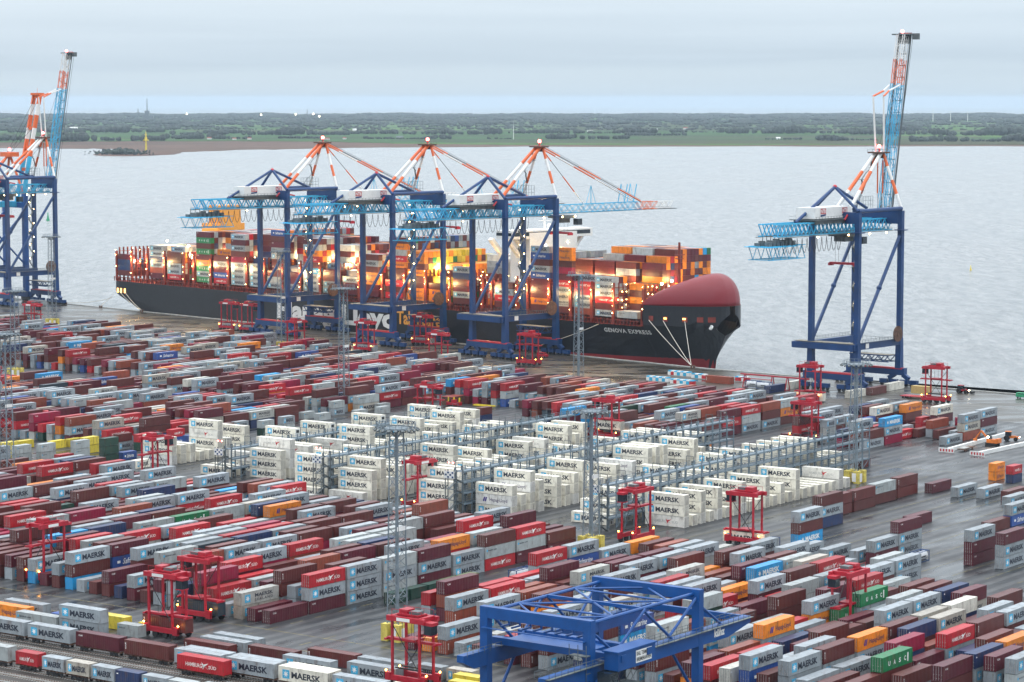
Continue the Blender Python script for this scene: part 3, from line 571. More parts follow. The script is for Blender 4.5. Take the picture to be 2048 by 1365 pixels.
# every stack: s, t (decimetres in the yard frame), heading, length, block, row, slot, mask of the ones built one by one, then kinds from the ground up
KO = 'gGbmrpRonKBukyvsctSwhH'
BLK = ['F', 'R', 'M1', 'M2', 'M5', 'M3', 'M4', 'T', 'V', 'Y', 'W', 'E', 'C1', 'C2', 'C3', 'C4', 'C5', 'C6', 'C7', 'C8', 'C9']
STK = [
(4179,-3658,0,40,0,0,0,1,3),
(4310,-3658,0,40,0,0,1,7,3,0,4),
(4439,-3658,0,40,0,0,2,7,0,0,0),
(4568,-3658,0,40,0,0,3,7,1,0,1),
(4698,-3658,0,40,0,0,4,7,3,0,3),
(4830,-3658,0,40,0,0,5,3,0,0),
(4956,-3658,0,40,0,0,6,7,4,1,2),
(5084,-3658,0,40,0,0,7,6,3,1,4),
(5216,-3658,0,40,0,0,8,2,3,2),
(4179,-3700,0,40,0,1,0,1,3),
(4311,-3700,0,40,0,1,1,0,0,0),
(4439,-3700,0,40,0,1,2,0,0,0,2),
(4829,-3700,0,40,0,1,5,4,4,4,7),
(4962,-3700,0,40,0,1,6,0,3,0,1),
(5221,-3700,0,40,0,1,8,0,3,3),
(4181,-3741,0,40,0,2,0,3,17,18),
(4312,-3741,0,40,0,2,1,4,0,2,2),
(4704,-3741,0,40,0,2,4,4,3,4,0),
(5221,-3741,0,40,0,2,8,0,2,2),
(4183,-3783,0,40,0,3,0,0,0),
(4314,-3783,0,40,0,3,1,0,1,3),
(4444,-3783,0,40,0,3,2,4,8,0,6),
(4573,-3783,0,40,0,3,3,4,2,3,3),
(4704,-3783,0,40,0,3,4,0,2,18,2),
(4833,-3783,0,40,0,3,5,0,0,3),
(5093,-3783,0,40,0,3,7,0,0,2),
(5220,-3783,0,40,0,3,8,4,3,8,3),
(4185,-3825,0,40,0,4,0,2,18,4),
(4318,-3825,0,40,0,4,1,0,8,1),
(4573,-3825,0,40,0,4,3,0,3,8,2),
(4707,-3825,0,40,0,4,4,0,2,0,8),
(4835,-3825,0,40,0,4,5,0,17,0),
(4963,-3825,0,40,0,4,6,0,0,5),
(5094,-3825,0,40,0,4,7,4,0,0,4),
(5227,-3825,0,40,0,4,8,0,6,0),
(4190,-3867,0,40,0,5,0,4,15,2,5),
(4319,-3867,0,40,0,5,1,0,2,4),
(4704,-3867,0,40,0,5,4,0,0,0,1),
(4836,-3867,0,40,0,5,5,4,7,2,1),
(5225,-3867,0,40,0,5,8,4,2,2,0),
(4192,-3908,0,40,0,6,0,0,2,8),
(4318,-3908,0,40,0,6,1,4,17,3,4),
(4450,-3908,0,40,0,6,2,0,5,2),
(4577,-3908,0,40,0,6,3,0,18,0),
(4706,-3908,0,40,0,6,4,0,2,1,1),
(4839,-3908,0,40,0,6,5,0,0,0,1),
(5096,-3908,0,40,0,6,7,0,0,2),
(4192,-3950,0,40,0,7,0,4,0,0,2),
(4450,-3950,0,40,0,7,2,4,0,5,0),
(4583,-3950,0,40,0,7,3,4,4,6,4),
(4841,-3950,0,40,0,7,5,0,2,2,3),
(4968,-3950,0,40,0,7,6,4,2,2,1),
(5099,-3950,0,40,0,7,7,4,0,2,2),
(5228,-3950,0,40,0,7,8,0,0,0),
(4194,-3992,0,40,0,8,0,0,0,3),
(4328,-3992,0,40,0,8,1,0,0,0),
(4843,-3992,0,40,0,8,5,0,4,1,0),
(4975,-3992,0,40,0,8,6,0,2,3,2),
(5232,-3992,0,40,0,8,8,0,2,2),
(4194,-4033,0,40,0,9,0,0,2),
(4325,-4033,0,40,0,9,1,4,2,2,6),
(4453,-4033,0,40,0,9,2,4,2,0,0),
(4585,-4033,0,40,0,9,3,4,0,0,0),
(4716,-4033,0,40,0,9,4,4,15,5,2),
(4846,-4033,0,40,0,9,5,0,0,3,2),
(5233,-4033,0,40,0,9,8,0,6,0),
(4196,-4075,0,40,0,10,0,2,3,0),
(4329,-4075,0,40,0,10,1,0,5,0),
(4455,-4075,0,40,0,10,2,0,17,1,2),
(4715,-4075,0,40,0,10,4,0,1,3,2),
(5108,-4075,0,40,0,10,7,0,0,1),
(5236,-4075,0,40,0,10,8,4,8,1,6),
(4198,-4117,0,40,0,11,0,0,8),
(4329,-4117,0,40,0,11,1,4,0,3,1),
(4457,-4117,0,40,0,11,2,0,2,2,9),
(4591,-4117,0,40,0,11,3,4,1,2,8),
(4716,-4117,0,40,0,11,4,0,1,0,0),
(4850,-4117,0,40,0,11,5,4,8,6,2),
(4979,-4117,0,40,0,11,6,4,0,1,2),
(5110,-4117,0,40,0,11,7,0,0,2),
(5240,-4117,0,40,0,11,8,0,1,1),
(4200,-4158,0,40,0,12,0,2,2,3),
(4459,-4158,0,40,0,12,2,0,12,4,0),
(4591,-4158,0,40,0,12,3,0,2,8,4),
(4718,-4158,0,40,0,12,4,0,4,0,4),
(4849,-4158,0,40,0,12,5,0,7,6,2),
(5109,-4158,0,40,0,12,7,4,2,8,0),
(5237,-4158,0,40,0,12,8,0,2,6),
(4202,-4200,0,40,0,13,0,0,2),
(4336,-4200,0,40,0,13,1,4,2,2,0),
(4462,-4200,0,40,0,13,2,0,6,0,1),
(4592,-4200,0,40,0,13,3,0,0,0,0),
(4720,-4200,0,40,0,13,4,0,3,12,5),
(5111,-4200,0,40,0,13,7,0,0,3,2),
(5243,-4200,0,40,0,13,8,0,3,0),
(4204,-4242,0,40,0,14,0,0,0),
(4593,-4242,0,40,0,14,3,0,17,0,0),
(4723,-4242,0,40,0,14,4,0,0,2,1),
(4980,-4242,0,40,0,14,6,4,3,2,0),
(5116,-4242,0,40,0,14,7,0,15,2),
(4209,-4284,0,40,0,15,0,6,10,2,0),
(4339,-4284,0,40,0,15,1,4,2,15,3),
(4724,-4284,0,40,0,15,4,0,0,17,4),
(4855,-4284,0,40,0,15,5,0,7,0),
(4984,-4284,0,40,0,15,6,0,4,6,2),
(5116,-4284,0,40,0,15,7,4,0,3,2),
(5247,-4284,0,40,0,15,8,0,0,0),
(4207,-4325,0,40,0,16,0,0,2,0),
(4340,-4325,0,40,0,16,1,0,7,7,2),
(4599,-4325,0,40,0,16,3,4,0,1,4),
(4858,-4325,0,40,0,16,5,0,0,9),
(4987,-4325,0,40,0,16,6,0,3,3),
(5249,-4325,0,40,0,16,8,0,3,0),
(4209,-4367,0,40,0,17,0,0,3),
(4341,-4367,0,40,0,17,1,0,5,3,1),
(4468,-4367,0,40,0,17,2,4,18,18,4),
(4600,-4367,0,40,0,17,3,0,1,3,0),
(4729,-4367,0,40,0,17,4,4,0,2,2),
(4992,-4367,0,40,0,17,6,4,4,1,7),
(5251,-4367,0,40,0,17,8,0,0,8),
(4212,-4409,0,40,0,18,0,2,10,0),
(4345,-4409,0,40,0,18,1,4,4,2,4),
(4992,-4409,0,40,0,18,6,4,2,2,8),
(5123,-4409,0,40,0,18,7,0,2,0),
(4215,-4450,0,40,0,19,0,2,2,2),
(4345,-4450,0,40,0,19,1,4,4,2,3),
(4603,-4450,0,40,0,19,3,4,1,0,1),
(4731,-4450,0,40,0,19,4,4,12,7,11),
(4864,-4450,0,40,0,19,5,4,0,1,1),
(4994,-4450,0,40,0,19,6,0,9,4,17),
(5121,-4450,0,40,0,19,7,4,3,3,0),
(5252,-4450,0,40,0,19,8,0,1,0),
(4217,-4492,0,40,0,20,0,2,0,3),
(4346,-4492,0,40,0,20,1,4,0,1,10),
(4477,-4492,0,40,0,20,2,4,1,0,8),
(4605,-4492,0,40,0,20,3,0,17,1),
(5253,-4492,0,40,0,20,8,0,4,2),
(4220,-4534,0,40,0,21,0,0,2,2),
(4348,-4534,0,40,0,21,1,0,8,2),
(4476,-4534,0,40,0,21,2,0,0,1,0),
(4608,-4534,0,40,0,21,3,4,0,0,3),
(4734,-4534,0,40,0,21,4,4,0,6,2),
(5124,-4534,0,40,0,21,7,4,4,2,0),
(5253,-4534,0,40,0,21,8,0,4,18),
(4218,-4575,0,40,0,22,0,0,2,2),
(4352,-4575,0,40,0,22,1,0,2,3),
(4482,-4575,0,40,0,22,2,0,0,15,2),
(4607,-4575,0,40,0,22,3,0,18,5,0),
(4739,-4575,0,40,0,22,4,0,6,4,8),
(4997,-4575,0,40,0,22,6,4,6,18,4),
(5258,-4575,0,40,0,22,8,4,2,3,4),
(4223,-4617,0,40,0,23,0,0,1,2),
(4352,-4617,0,40,0,23,1,4,5,2,2),
(4872,-4617,0,40,0,23,5,0,0,2),
(4999,-4617,0,40,0,23,6,0,0,2),
(5130,-4617,0,40,0,23,7,0,1,0),
(5256,-4617,0,40,0,23,8,0,3,7,0),
(4353,-4659,0,40,0,24,1,0,3,2),
(4744,-4659,0,40,0,24,4,4,7,18,6),
(4873,-4659,0,40,0,24,5,0,2,6),
(5261,-4659,0,40,0,24,8,0,5,8,6),
(4357,-4700,0,40,0,25,1,0,15,0),
(4487,-4700,0,40,0,25,2,4,5,3,1),
(4616,-4700,0,40,0,25,3,4,4,1,5),
(4874,-4700,0,40,0,25,5,4,0,0,0),
(5006,-4700,0,40,0,25,6,4,0,4,0),
(5263,-4700,0,40,0,25,8,0,3,0,2),
(4359,-4742,0,40,0,26,1,0,1,5),
(4617,-4742,0,40,0,26,3,0,0,4,3),
(4748,-4742,0,40,0,26,4,0,1,2),
(4877,-4742,0,40,0,26,5,0,6,6,1),
(5136,-4742,0,40,0,26,7,0,2,2),
(5262,-4742,0,40,0,26,8,0,17,1),
(4360,-4784,0,40,0,27,1,0,2,5),
(4490,-4784,0,40,0,27,2,4,0,0,4),
(4749,-4784,0,40,0,27,4,4,0,2,0),
(5137,-4784,0,40,0,27,7,0,2,2),
(5266,-4784,0,40,0,27,8,0,3,10),
(4492,-4826,0,40,0,28,2,0,0,2,2),
(4879,-4826,0,40,0,28,5,0,1,3),
(5008,-4826,0,40,0,28,6,4,4,3,8),
(5270,-4826,0,40,0,28,8,0,0,2),
(4624,-4867,0,40,0,29,3,4,2,2,2),
(4879,-4867,0,40,0,29,5,0,6,2),
(5270,-4867,0,40,0,29,8,4,2,2,0),
(4496,-4909,0,40,0,30,2,0,2,6,2),
(4623,-4909,0,40,0,30,3,0,1,17,4),
(4884,-4909,0,40,0,30,5,0,4,17),
(5014,-4909,0,40,0,30,6,4,2,4,0),
(5142,-4909,0,40,0,30,7,4,2,3,1),
(5275,-4909,0,40,0,30,8,0,2,0),
(4628,-4951,0,40,0,31,3,0,2,9,4),
(4753,-4951,0,40,0,31,4,0,18,12),
(4884,-4951,0,40,0,31,5,4,3,3,2),
(5016,-4951,0,40,0,31,6,0,0,6,0),
(5275,-4951,0,40,0,31,8,0,17,4),
(4759,-4992,0,40,0,32,4,0,1,4),
(4887,-4992,0,40,0,32,5,0,3,2),
(5016,-4992,0,40,0,32,6,0,0,0,4),
(5277,-4992,0,40,0,32,8,0,2,6),
(4759,-5034,0,40,0,33,4,0,2,1),
(4891,-5034,0,40,0,33,5,4,1,8,0),
(4762,-5076,0,40,0,34,4,0,17,17),
(4891,-5076,0,40,0,34,5,0,2,1),
(5020,-5076,0,40,0,34,6,0,2,4,0),
(5152,-5076,0,40,0,34,7,0,8,17),
(5278,-5076,0,40,0,34,8,4,2,5,0),
(4764,-5118,0,40,0,35,4,4,0,2,0),
(4893,-5118,0,40,0,35,5,4,15,3,2),
(5024,-5118,0,40,0,35,6,0,17,2,2),
(5151,-5118,0,40,0,35,7,4,1,0,0),
(5024,-5159,0,40,0,36,6,0,4,6,0),
(5284,-5159,0,40,0,36,8,0,0,0),
(5286,-5201,0,40,0,37,8,0,1,3),
(5286,-5243,0,40,0,38,8,4,5,2,0),
(4901,-5284,0,40,0,39,5,4,0,0,3),
(5029,-5284,0,40,0,39,6,0,8,7),
(5289,-5284,0,40,0,39,8,0,2,4,4),
(4901,-5326,0,40,0,40,5,0,0,2,3),
(4905,-5368,0,40,0,41,5,0,0,2,0),
(5162,-5368,0,40,0,41,7,4,6,2,4),
(5294,-5368,0,40,0,41,8,4,0,0,2),
(5035,-5409,0,40,0,42,6,0,0,18),
(5166,-5409,0,40,0,42,7,0,2,2),
(5294,-5409,0,40,0,42,8,0,2,0,8),
(5167,-5451,0,40,0,43,7,4,2,1,4),
(5297,-5451,0,40,0,43,8,0,2,0,0),
(5040,-5493,0,40,0,44,6,0,1,0),
(5172,-5534,0,40,0,45,7,0,8,3),
(5172,-5576,0,40,0,46,7,0,8,2),
(5304,-5618,0,40,0,47,8,0,3,7),
(5307,-5701,0,40,0,49,8,0,18,2),
(5313,-5785,0,40,0,51,8,0,1,0,0),
(4419,-2036,0,40,1,-26,2,4,2,1,0),
(4417,-2078,0,40,1,-25,2,4,0,0,3),
(4284,-2119,0,40,1,-24,1,4,18,2,3),
(4417,-2119,0,40,1,-24,2,4,1,0,8),
(4553,-2119,0,40,1,-24,3,4,0,0,7),
(4551,-2161,0,40,1,-23,3,4,2,0,2),
(4288,-2203,0,40,1,-22,1,2,0,2),
(4555,-2203,0,40,1,-22,3,0,0,8),
(4687,-2203,0,40,1,-22,4,0,0,2),
(4819,-2203,0,40,1,-22,5,0,8,0),
(4153,-2244,0,40,1,-21,0,0,0,2),
(4284,-2244,0,40,1,-21,1,4,8,2,11),
(4419,-2244,0,40,1,-21,2,2,0,3),
(4550,-2244,0,40,1,-21,3,4,4,0,4),
(4685,-2244,0,40,1,-21,4,4,2,5,2),
(4820,-2244,0,40,1,-21,5,4,1,2,0),
(4154,-2286,0,40,1,-20,0,2,2,2),
(4417,-2286,0,40,1,-20,2,4,7,8,5),
(4553,-2286,0,40,1,-20,3,0,2,6),
(4819,-2286,0,40,1,-20,5,4,0,2,0),
(4150,-2328,0,40,1,-19,0,2,18,0),
(4287,-2328,0,40,1,-19,1,2,0,0),
(4551,-2328,0,40,1,-19,3,4,9,2,8),
(4684,-2328,0,40,1,-19,4,4,0,3,17),
(4820,-2328,0,40,1,-19,5,0,0,3),
(4954,-2328,0,40,1,-19,6,4,0,2,2),
(4156,-2369,0,40,1,-18,0,4,2,0,0),
(4286,-2369,0,40,1,-18,1,4,3,0,2),
(4421,-2369,0,40,1,-18,2,4,0,0,7),
(4552,-2369,0,40,1,-18,3,4,2,2,2),
(4686,-2369,0,40,1,-18,4,4,6,8,17),
(4821,-2369,0,40,1,-18,5,4,8,8,16),
(4150,-2411,0,40,1,-17,0,2,9,2),
(4288,-2411,0,40,1,-17,1,4,2,2,0),
(4953,-2411,0,40,1,-17,6,4,4,17,3),
(4156,-2453,0,40,1,-16,0,6,0,15,0),
(4287,-2453,0,40,1,-16,1,0,2,0),
(4419,-2453,0,40,1,-16,2,4,0,0,2),
(4690,-2453,0,40,1,-16,4,4,0,0,0),
(4820,-2453,0,40,1,-16,5,4,18,3,0),
(4954,-2453,0,40,1,-16,6,4,17,6,8),
(4152,-2494,0,40,1,-15,0,2,4,16),
(4419,-2494,0,40,1,-15,2,0,2,3),
(4554,-2494,0,40,1,-15,3,0,4,2),
(4687,-2494,0,40,1,-15,4,0,2,2),
(4819,-2494,0,40,1,-15,5,4,4,2,1),
(4957,-2494,0,40,1,-15,6,0,2,3,2),
(4152,-2536,0,40,1,-14,0,2,2,4),
(4286,-2536,0,40,1,-14,1,0,7,4),
(4421,-2536,0,40,1,-14,2,2,2,8),
(4552,-2536,0,40,1,-14,3,0,2,2),
(4688,-2536,0,40,1,-14,4,2,3,3),
(4819,-2536,0,40,1,-14,5,0,0,0),
(4957,-2536,0,40,1,-14,6,4,6,2,2),
(4150,-2578,0,40,1,-13,0,2,7,3),
(4285,-2578,0,40,1,-13,1,2,3,6),
(4420,-2578,0,40,1,-13,2,4,0,0,7),
(4550,-2578,0,40,1,-13,3,0,17,0),
(4821,-2578,0,40,1,-13,5,4,8,0,11),
(4154,-2620,0,40,1,-12,0,0,2),
(4550,-2620,0,40,1,-12,3,0,0,4),
(4687,-2620,0,40,1,-12,4,6,5,7,0),
(4820,-2620,0,40,1,-12,5,0,2,15),
(4953,-2620,0,40,1,-12,6,0,10,2),
(4154,-2661,0,40,1,-11,0,3,0,2),
(4288,-2661,0,40,1,-11,1,0,2),
(4423,-2661,0,40,1,-11,2,2,0,0),
(4554,-2661,0,40,1,-11,3,0,2,1),
(4819,-2661,0,40,1,-11,5,4,2,0,3),
(4957,-2661,0,40,1,-11,6,4,0,0,4),
(5088,-2661,0,40,1,-11,7,0,4,1),
(5221,-2661,0,40,1,-11,8,0,8),
(4152,-2703,0,40,1,-10,0,2,0,3),
(4286,-2703,0,40,1,-10,1,2,2,17),
(4420,-2703,0,40,1,-10,2,2,10,18),
(4688,-2703,0,40,1,-10,4,4,1,2,2),
(4954,-2703,0,40,1,-10,6,4,2,6,2),
(5090,-2703,0,40,1,-10,7,4,0,2,0),
(5222,-2703,0,40,1,-10,8,4,1,0,0),
(4154,-2745,0,40,1,-9,0,3,8,2),
(4286,-2745,0,40,1,-9,1,4,3,1,1),
(4554,-2745,0,40,1,-9,3,2,6,2),
(4821,-2745,0,40,1,-9,5,4,0,1,1),
(4956,-2745,0,40,1,-9,6,4,0,2,0),
(5220,-2745,0,40,1,-9,8,0,4,4,1),
(4417,-2786,0,40,1,-8,2,0,0,6),
(4550,-2786,0,40,1,-8,3,2,3,0),
(4686,-2786,0,40,1,-8,4,2,2,3),
(4820,-2786,0,40,1,-8,5,0,15,4),
(5087,-2786,0,40,1,-8,7,0,4,0),
(5223,-2786,0,40,1,-8,8,0,0,0),
(4154,-2828,0,40,1,-7,0,7,8,1,2),
(4285,-2828,0,40,1,-7,1,6,3,10,15),
(4420,-2828,0,40,1,-7,2,0,3,2),
(4554,-2828,0,40,1,-7,3,4,0,12,1),
(4820,-2828,0,40,1,-7,5,4,0,3,0),
(4956,-2828,0,40,1,-7,6,4,0,2,2),
(5090,-2828,0,40,1,-7,7,4,0,1,4),
(4553,-2870,0,40,1,-6,3,0,0,4),
(4686,-2870,0,40,1,-6,4,0,0,4),
(4824,-2870,0,40,1,-6,5,0,6),
(5089,-2870,0,40,1,-6,7,0,18,6,17),
(5222,-2870,0,40,1,-6,8,0,2,0),
(4154,-2912,0,40,1,-5,0,3,0,2),
(4286,-2912,0,40,1,-5,1,0,0,1),
(4554,-2912,0,40,1,-5,3,0,5),
(4686,-2912,0,40,1,-5,4,4,1,4,0),
(4820,-2912,0,40,1,-5,5,2,3,7),
(4953,-2912,0,40,1,-5,6,4,0,0,10),
(5086,-2912,0,40,1,-5,7,4,12,1,1),
(5220,-2912,0,40,1,-5,8,0,6,0),
(4152,-2953,0,40,1,-4,0,7,2,3,2),
(4421,-2953,0,40,1,-4,2,4,3,2,17),
(4554,-2953,0,40,1,-4,3,2,17,0),
(4684,-2953,0,40,1,-4,4,4,0,2,0),
(4818,-2953,0,40,1,-4,5,0,6,0),
(4957,-2953,0,40,1,-4,6,4,1,3,3),
(5088,-2953,0,40,1,-4,7,0,4,3,2),
(5222,-2953,0,40,1,-4,8,0,0,17),
(4154,-2995,0,40,1,-3,0,3,3,4),
(4285,-2995,0,40,1,-3,1,4,0,0,0),
(4419,-2995,0,40,1,-3,2,0,5,0),
(4687,-2995,0,40,1,-3,4,4,0,0,4),
(4821,-2995,0,40,1,-3,5,0,0,5),
(4953,-2995,0,40,1,-3,6,0,6,2),
(5222,-2995,0,40,1,-3,8,4,8,8,0),
(4153,-3037,0,40,1,-2,0,2,17,18),
(4687,-3037,0,40,1,-2,4,0,17,0),
(4820,-3037,0,40,1,-2,5,4,9,8,18),
(4953,-3037,0,40,1,-2,6,0,4,6),
(5090,-3037,0,40,1,-2,7,4,4,2,0),
(4156,-3078,0,40,1,-1,0,1,2),
(4285,-3078,0,40,1,-1,1,0,6,8),
(4421,-3078,0,40,1,-1,2,0,4,16),
(4553,-3078,0,40,1,-1,3,0,2),
(4955,-3078,0,40,1,-1,6,0,3,7),
(5090,-3078,0,40,1,-1,7,4,3,2,2),
(5221,-3078,0,40,1,-1,8,4,7,2,0),
(4154,-3120,0,40,1,0,0,1,0),
(4421,-3120,0,40,1,0,2,4,3,7,2),
(4554,-3120,0,40,1,0,3,2,0,0),
(4684,-3120,0,40,1,0,4,6,2,2,0),
(4821,-3120,0,40,1,0,5,0,6,0),
(4955,-3120,0,40,1,0,6,4,17,15,2),
(4153,-3162,0,40,1,1,0,3,6,0),
(4286,-3162,0,40,1,1,1,6,0,0,0),
(4421,-3162,0,40,1,1,2,4,2,2,6),
(4820,-3162,0,40,1,1,5,4,15,3,0),
(4954,-3162,0,40,1,1,6,4,1,3,0),
(5087,-3162,0,40,1,1,7,4,5,1,0),
(4154,-3203,0,40,1,2,0,1,7),
(4686,-3203,0,40,1,2,4,6,4,0,18),
(4821,-3203,0,40,1,2,5,4,2,0,3),
(4954,-3203,0,40,1,2,6,0,2,1,3),
(5089,-3203,0,40,1,2,7,0,2,12,0),
(5220,-3203,0,40,1,2,8,0,4,18),
(4153,-3245,0,40,1,3,0,1,3),
(4286,-3245,0,40,1,3,1,6,3,6,0),
(4419,-3245,0,40,1,3,2,4,5,6,4),
(4552,-3245,0,40,1,3,3,0,2,3),
(4688,-3245,0,40,1,3,4,0,4,2),
(4554,-3287,0,40,1,4,3,0,0,6),
(4688,-3287,0,40,1,4,4,4,3,2,3),
(4553,-3328,0,40,1,5,3,0,0,0),
(4686,-3328,0,40,1,5,4,0,18,0),
(4819,-3328,0,40,1,5,5,0,17,2),
(4955,-3328,0,40,1,5,6,0,4,3),
(5221,-3328,0,40,1,5,8,0,1,6),
(4420,-3370,0,40,1,6,2,4,3,6,3),
(4555,-3370,0,40,1,6,3,0,6,4),
(4688,-3370,0,40,1,6,4,0,5,4),
(4820,-3370,0,40,1,6,5,0,4,0),
(5220,-3370,0,40,1,6,8,2,1,2),
(4421,-3412,0,40,1,7,2,0,0,4),
(4821,-3412,0,40,1,7,5,4,17,0,4),
(4953,-3412,0,40,1,7,6,4,2,15,0),
(5089,-3412,0,40,1,7,7,2,1,0),
(5220,-3412,0,40,1,7,8,0,0,7),
(5545,-3135,0,40,11,0,42,0,0),
(5553,-3063,0,40,11,-1,42,1,0),
(5581,-2994,0,40,11,-3,42,0,0),
(5579,-2947,0,40,11,-4,42,2,3,0),
(5709,-2949,0,40,11,-4,43,6,0,0,3),
(6127,-3131,0,40,11,0,47,0,3),
(6273,-3378,0,40,11,6,48,2,2,2),
(6414,-3389,0,40,11,6,49,2,2,1),
(6563,-3396,0,40,11,7,50,2,2,2),
(6697,-3356,0,40,11,6,51,1,3),
(6674,-3263,0,40,11,3,51,1,0),
(6694,-3193,0,40,11,2,51,1,0),
(5703,-2747,0,40,11,-9,43,7,3,3,0),
(5705,-2666,0,40,11,-11,43,7,0,0,3),
(6293,-2921,0,40,11,-5,48,2,15,0),
(6596,-3068,0,40,11,-1,50,0,0),
(6691,-3116,0,40,11,0,51,0,2),
(6161,-2921,0,40,11,-5,47,1,2),
(5704,-3227,0,40,11,3,43,7,10,2,0),
(5964,-3311,0,40,11,5,45,4,8,0,2),
(6141,-3379,0,40,11,6,47,0,2,2),
(5772,-3733,1,40,12,1,4,7,20,19,19),
(5814,-3733,1,40,12,1,5,1,19),
(5856,-3733,1,40,12,1,6,7,20,19,19),
(5898,-3733,1,40,12,1,7,1,19),
(5940,-3733,1,40,12,1,8,7,21,19,19),
(5982,-3733,1,40,12,1,9,1,19),
(6024,-3733,1,40,12,1,10,3,19,19),
(6066,-3733,1,40,12,1,11,7,21,19,19),
(6108,-3733,1,40,12,1,12,1,19),
(6150,-3733,1,40,12,1,13,1,19),
(6192,-3733,1,40,12,1,14,7,19,19,19),
(6234,-3733,1,40,12,1,15,1,19),
(6276,-3733,1,40,12,1,16,3,19,19),
(6318,-3733,1,40,12,1,17,1,19),
(6360,-3733,1,40,12,1,18,7,19,19,19),
(6402,-3733,1,40,12,1,19,1,19),
(6444,-3733,1,40,12,1,20,1,19),
(6486,-3733,1,40,12,1,21,1,19),
(6528,-3733,1,40,12,1,22,1,19),
(6570,-3733,1,40,12,1,23,1,19),
(6612,-3733,1,40,12,1,24,3,20,20),
(6654,-3733,1,40,12,1,25,1,20),
(5688,-3913,1,40,13,2,2,1,19),
(5730,-3913,1,40,13,2,3,3,19,19),
(5772,-3913,1,40,13,2,4,7,21,19,19),
(5814,-3913,1,40,13,2,5,3,19,19),
(5856,-3913,1,40,13,2,6,1,19),
(5898,-3913,1,40,13,2,7,6,19,19,20),
(5940,-3913,1,40,13,2,8,4,21,19,19),
(6024,-3913,1,40,13,2,10,12,19,21,19,19),
(6066,-3913,1,40,13,2,11,4,19,19,19),
(6108,-3913,1,40,13,2,12,4,19,19,19),
(6192,-3913,1,40,13,2,14,6,19,21,19),
(6276,-3913,1,40,13,2,16,2,19,19),
(6318,-3913,1,40,13,2,17,14,19,20,19,19),
(6444,-3913,1,40,13,2,20,14,21,19,19,19),
(6570,-3913,1,40,13,2,23,14,19,20,19,19),
(6612,-3913,1,40,13,2,24,6,19,21,20),
(6654,-3913,1,40,13,2,25,14,20,21,19,19),
(6696,-3913,1,40,13,2,26,6,20,19,19),
(6738,-3913,1,40,13,2,27,14,19,21,19,19),
(6780,-3913,1,40,13,2,28,14,19,19,19,19),
(6822,-3913,1,40,13,2,29,2,20,19),
(6864,-3913,1,40,13,2,30,3,19,19),
(6906,-3913,1,40,13,2,31,1,19),
(6948,-3913,1,40,13,2,32,3,19,19),
(6990,-3913,1,40,13,2,33,1,19),
(5646,-4200,1,40,14,3,1,7,19,21,19),
(5688,-4200,1,40,14,3,2,3,19,19),
(5730,-4200,1,40,14,3,3,15,19,19,21,19),
(5772,-4200,1,40,14,3,4,7,21,19,19),
(5856,-4200,1,40,14,3,6,7,19,19,19),
(5898,-4200,1,40,14,3,7,3,19,19),
(5940,-4200,1,40,14,3,8,7,21,19,19),
(5982,-4200,1,40,14,3,9,15,19,19,19,19),
(6024,-4200,1,40,14,3,10,3,19,19),
(6066,-4200,1,40,14,3,11,2,19,20),
(6108,-4200,1,40,14,3,12,2,19,19),
(6150,-4200,1,40,14,3,13,6,19,19,19),
(6234,-4200,1,40,14,3,15,6,19,21,21),
(6318,-4200,1,40,14,3,17,14,19,19,19,19),
(6360,-4200,1,40,14,3,18,12,19,19,19,19),
(6402,-4200,1,40,14,3,19,12,19,20,19,19),
(6528,-4200,1,40,14,3,22,6,21,19,19),
(6570,-4200,1,40,14,3,23,14,19,19,19,19),
(6612,-4200,1,40,14,3,24,4,19,21,19),
(6696,-4200,1,40,14,3,26,0,19,19),
(5604,-4366,1,40,15,4,0,7,21,19,19),
(5646,-4366,1,40,15,4,1,15,19,19,20,19),
(5688,-4366,1,40,15,4,2,15,19,19,19,19),
(5772,-4366,1,40,15,4,4,12,19,19,20,19),
(5856,-4366,1,40,15,4,6,8,19,19,19,19),
(5982,-4366,1,40,15,4,9,4,19,19,19),
(6192,-4366,1,40,15,4,14,6,19,19,19),
(6234,-4366,1,40,15,4,15,12,19,19,19,19),
(6276,-4366,1,40,15,4,16,4,19,19,19),
(6360,-4366,1,40,15,4,18,4,19,19,19),
(6444,-4366,1,40,15,4,20,12,19,19,19,19),
(6612,-4366,1,40,15,4,24,8,19,19,19,19),
(6654,-4366,1,40,15,4,25,8,19,19,21,19),
(6696,-4366,1,40,15,4,26,8,19,19,21,19),
(6864,-4366,1,40,15,4,30,4,21,19,19),
(6906,-4366,1,40,15,4,31,6,19,19,19),
(6948,-4366,1,40,15,4,32,1,19),
(6990,-4366,1,40,15,4,33,1,20),
(5604,-4685,1,40,16,5,0,1,20),
(5646,-4685,1,40,16,5,1,7,19,19,19),
(5688,-4685,1,40,16,5,2,15,19,19,19,19),
(5730,-4685,1,40,16,5,3,3,19,20),
(5772,-4685,1,40,16,5,4,7,19,19,19),
(5814,-4685,1,40,16,5,5,7,19,19,19),
(5856,-4685,1,40,16,5,6,7,20,21,19),
(5898,-4685,1,40,16,5,7,6,19,19,19),
(6024,-4685,1,40,16,5,10,12,19,19,19,19),
(6108,-4685,1,40,16,5,12,0,19,19),
(6150,-4685,1,40,16,5,13,2,19,19),
(6192,-4685,1,40,16,5,14,6,19,19,19),
(6234,-4685,1,40,16,5,15,2,19,19),
(6276,-4685,1,40,16,5,16,2,19,19),
(6402,-4685,1,40,16,5,19,7,19,19,19),
(6444,-4685,1,40,16,5,20,1,19),
(6486,-4685,1,40,16,5,21,6,19,19,20),
(6528,-4685,1,40,16,5,22,0,19,19),
(6570,-4685,1,40,16,5,23,0,19,19),
(6612,-4685,1,40,16,5,24,12,19,19,19,19),
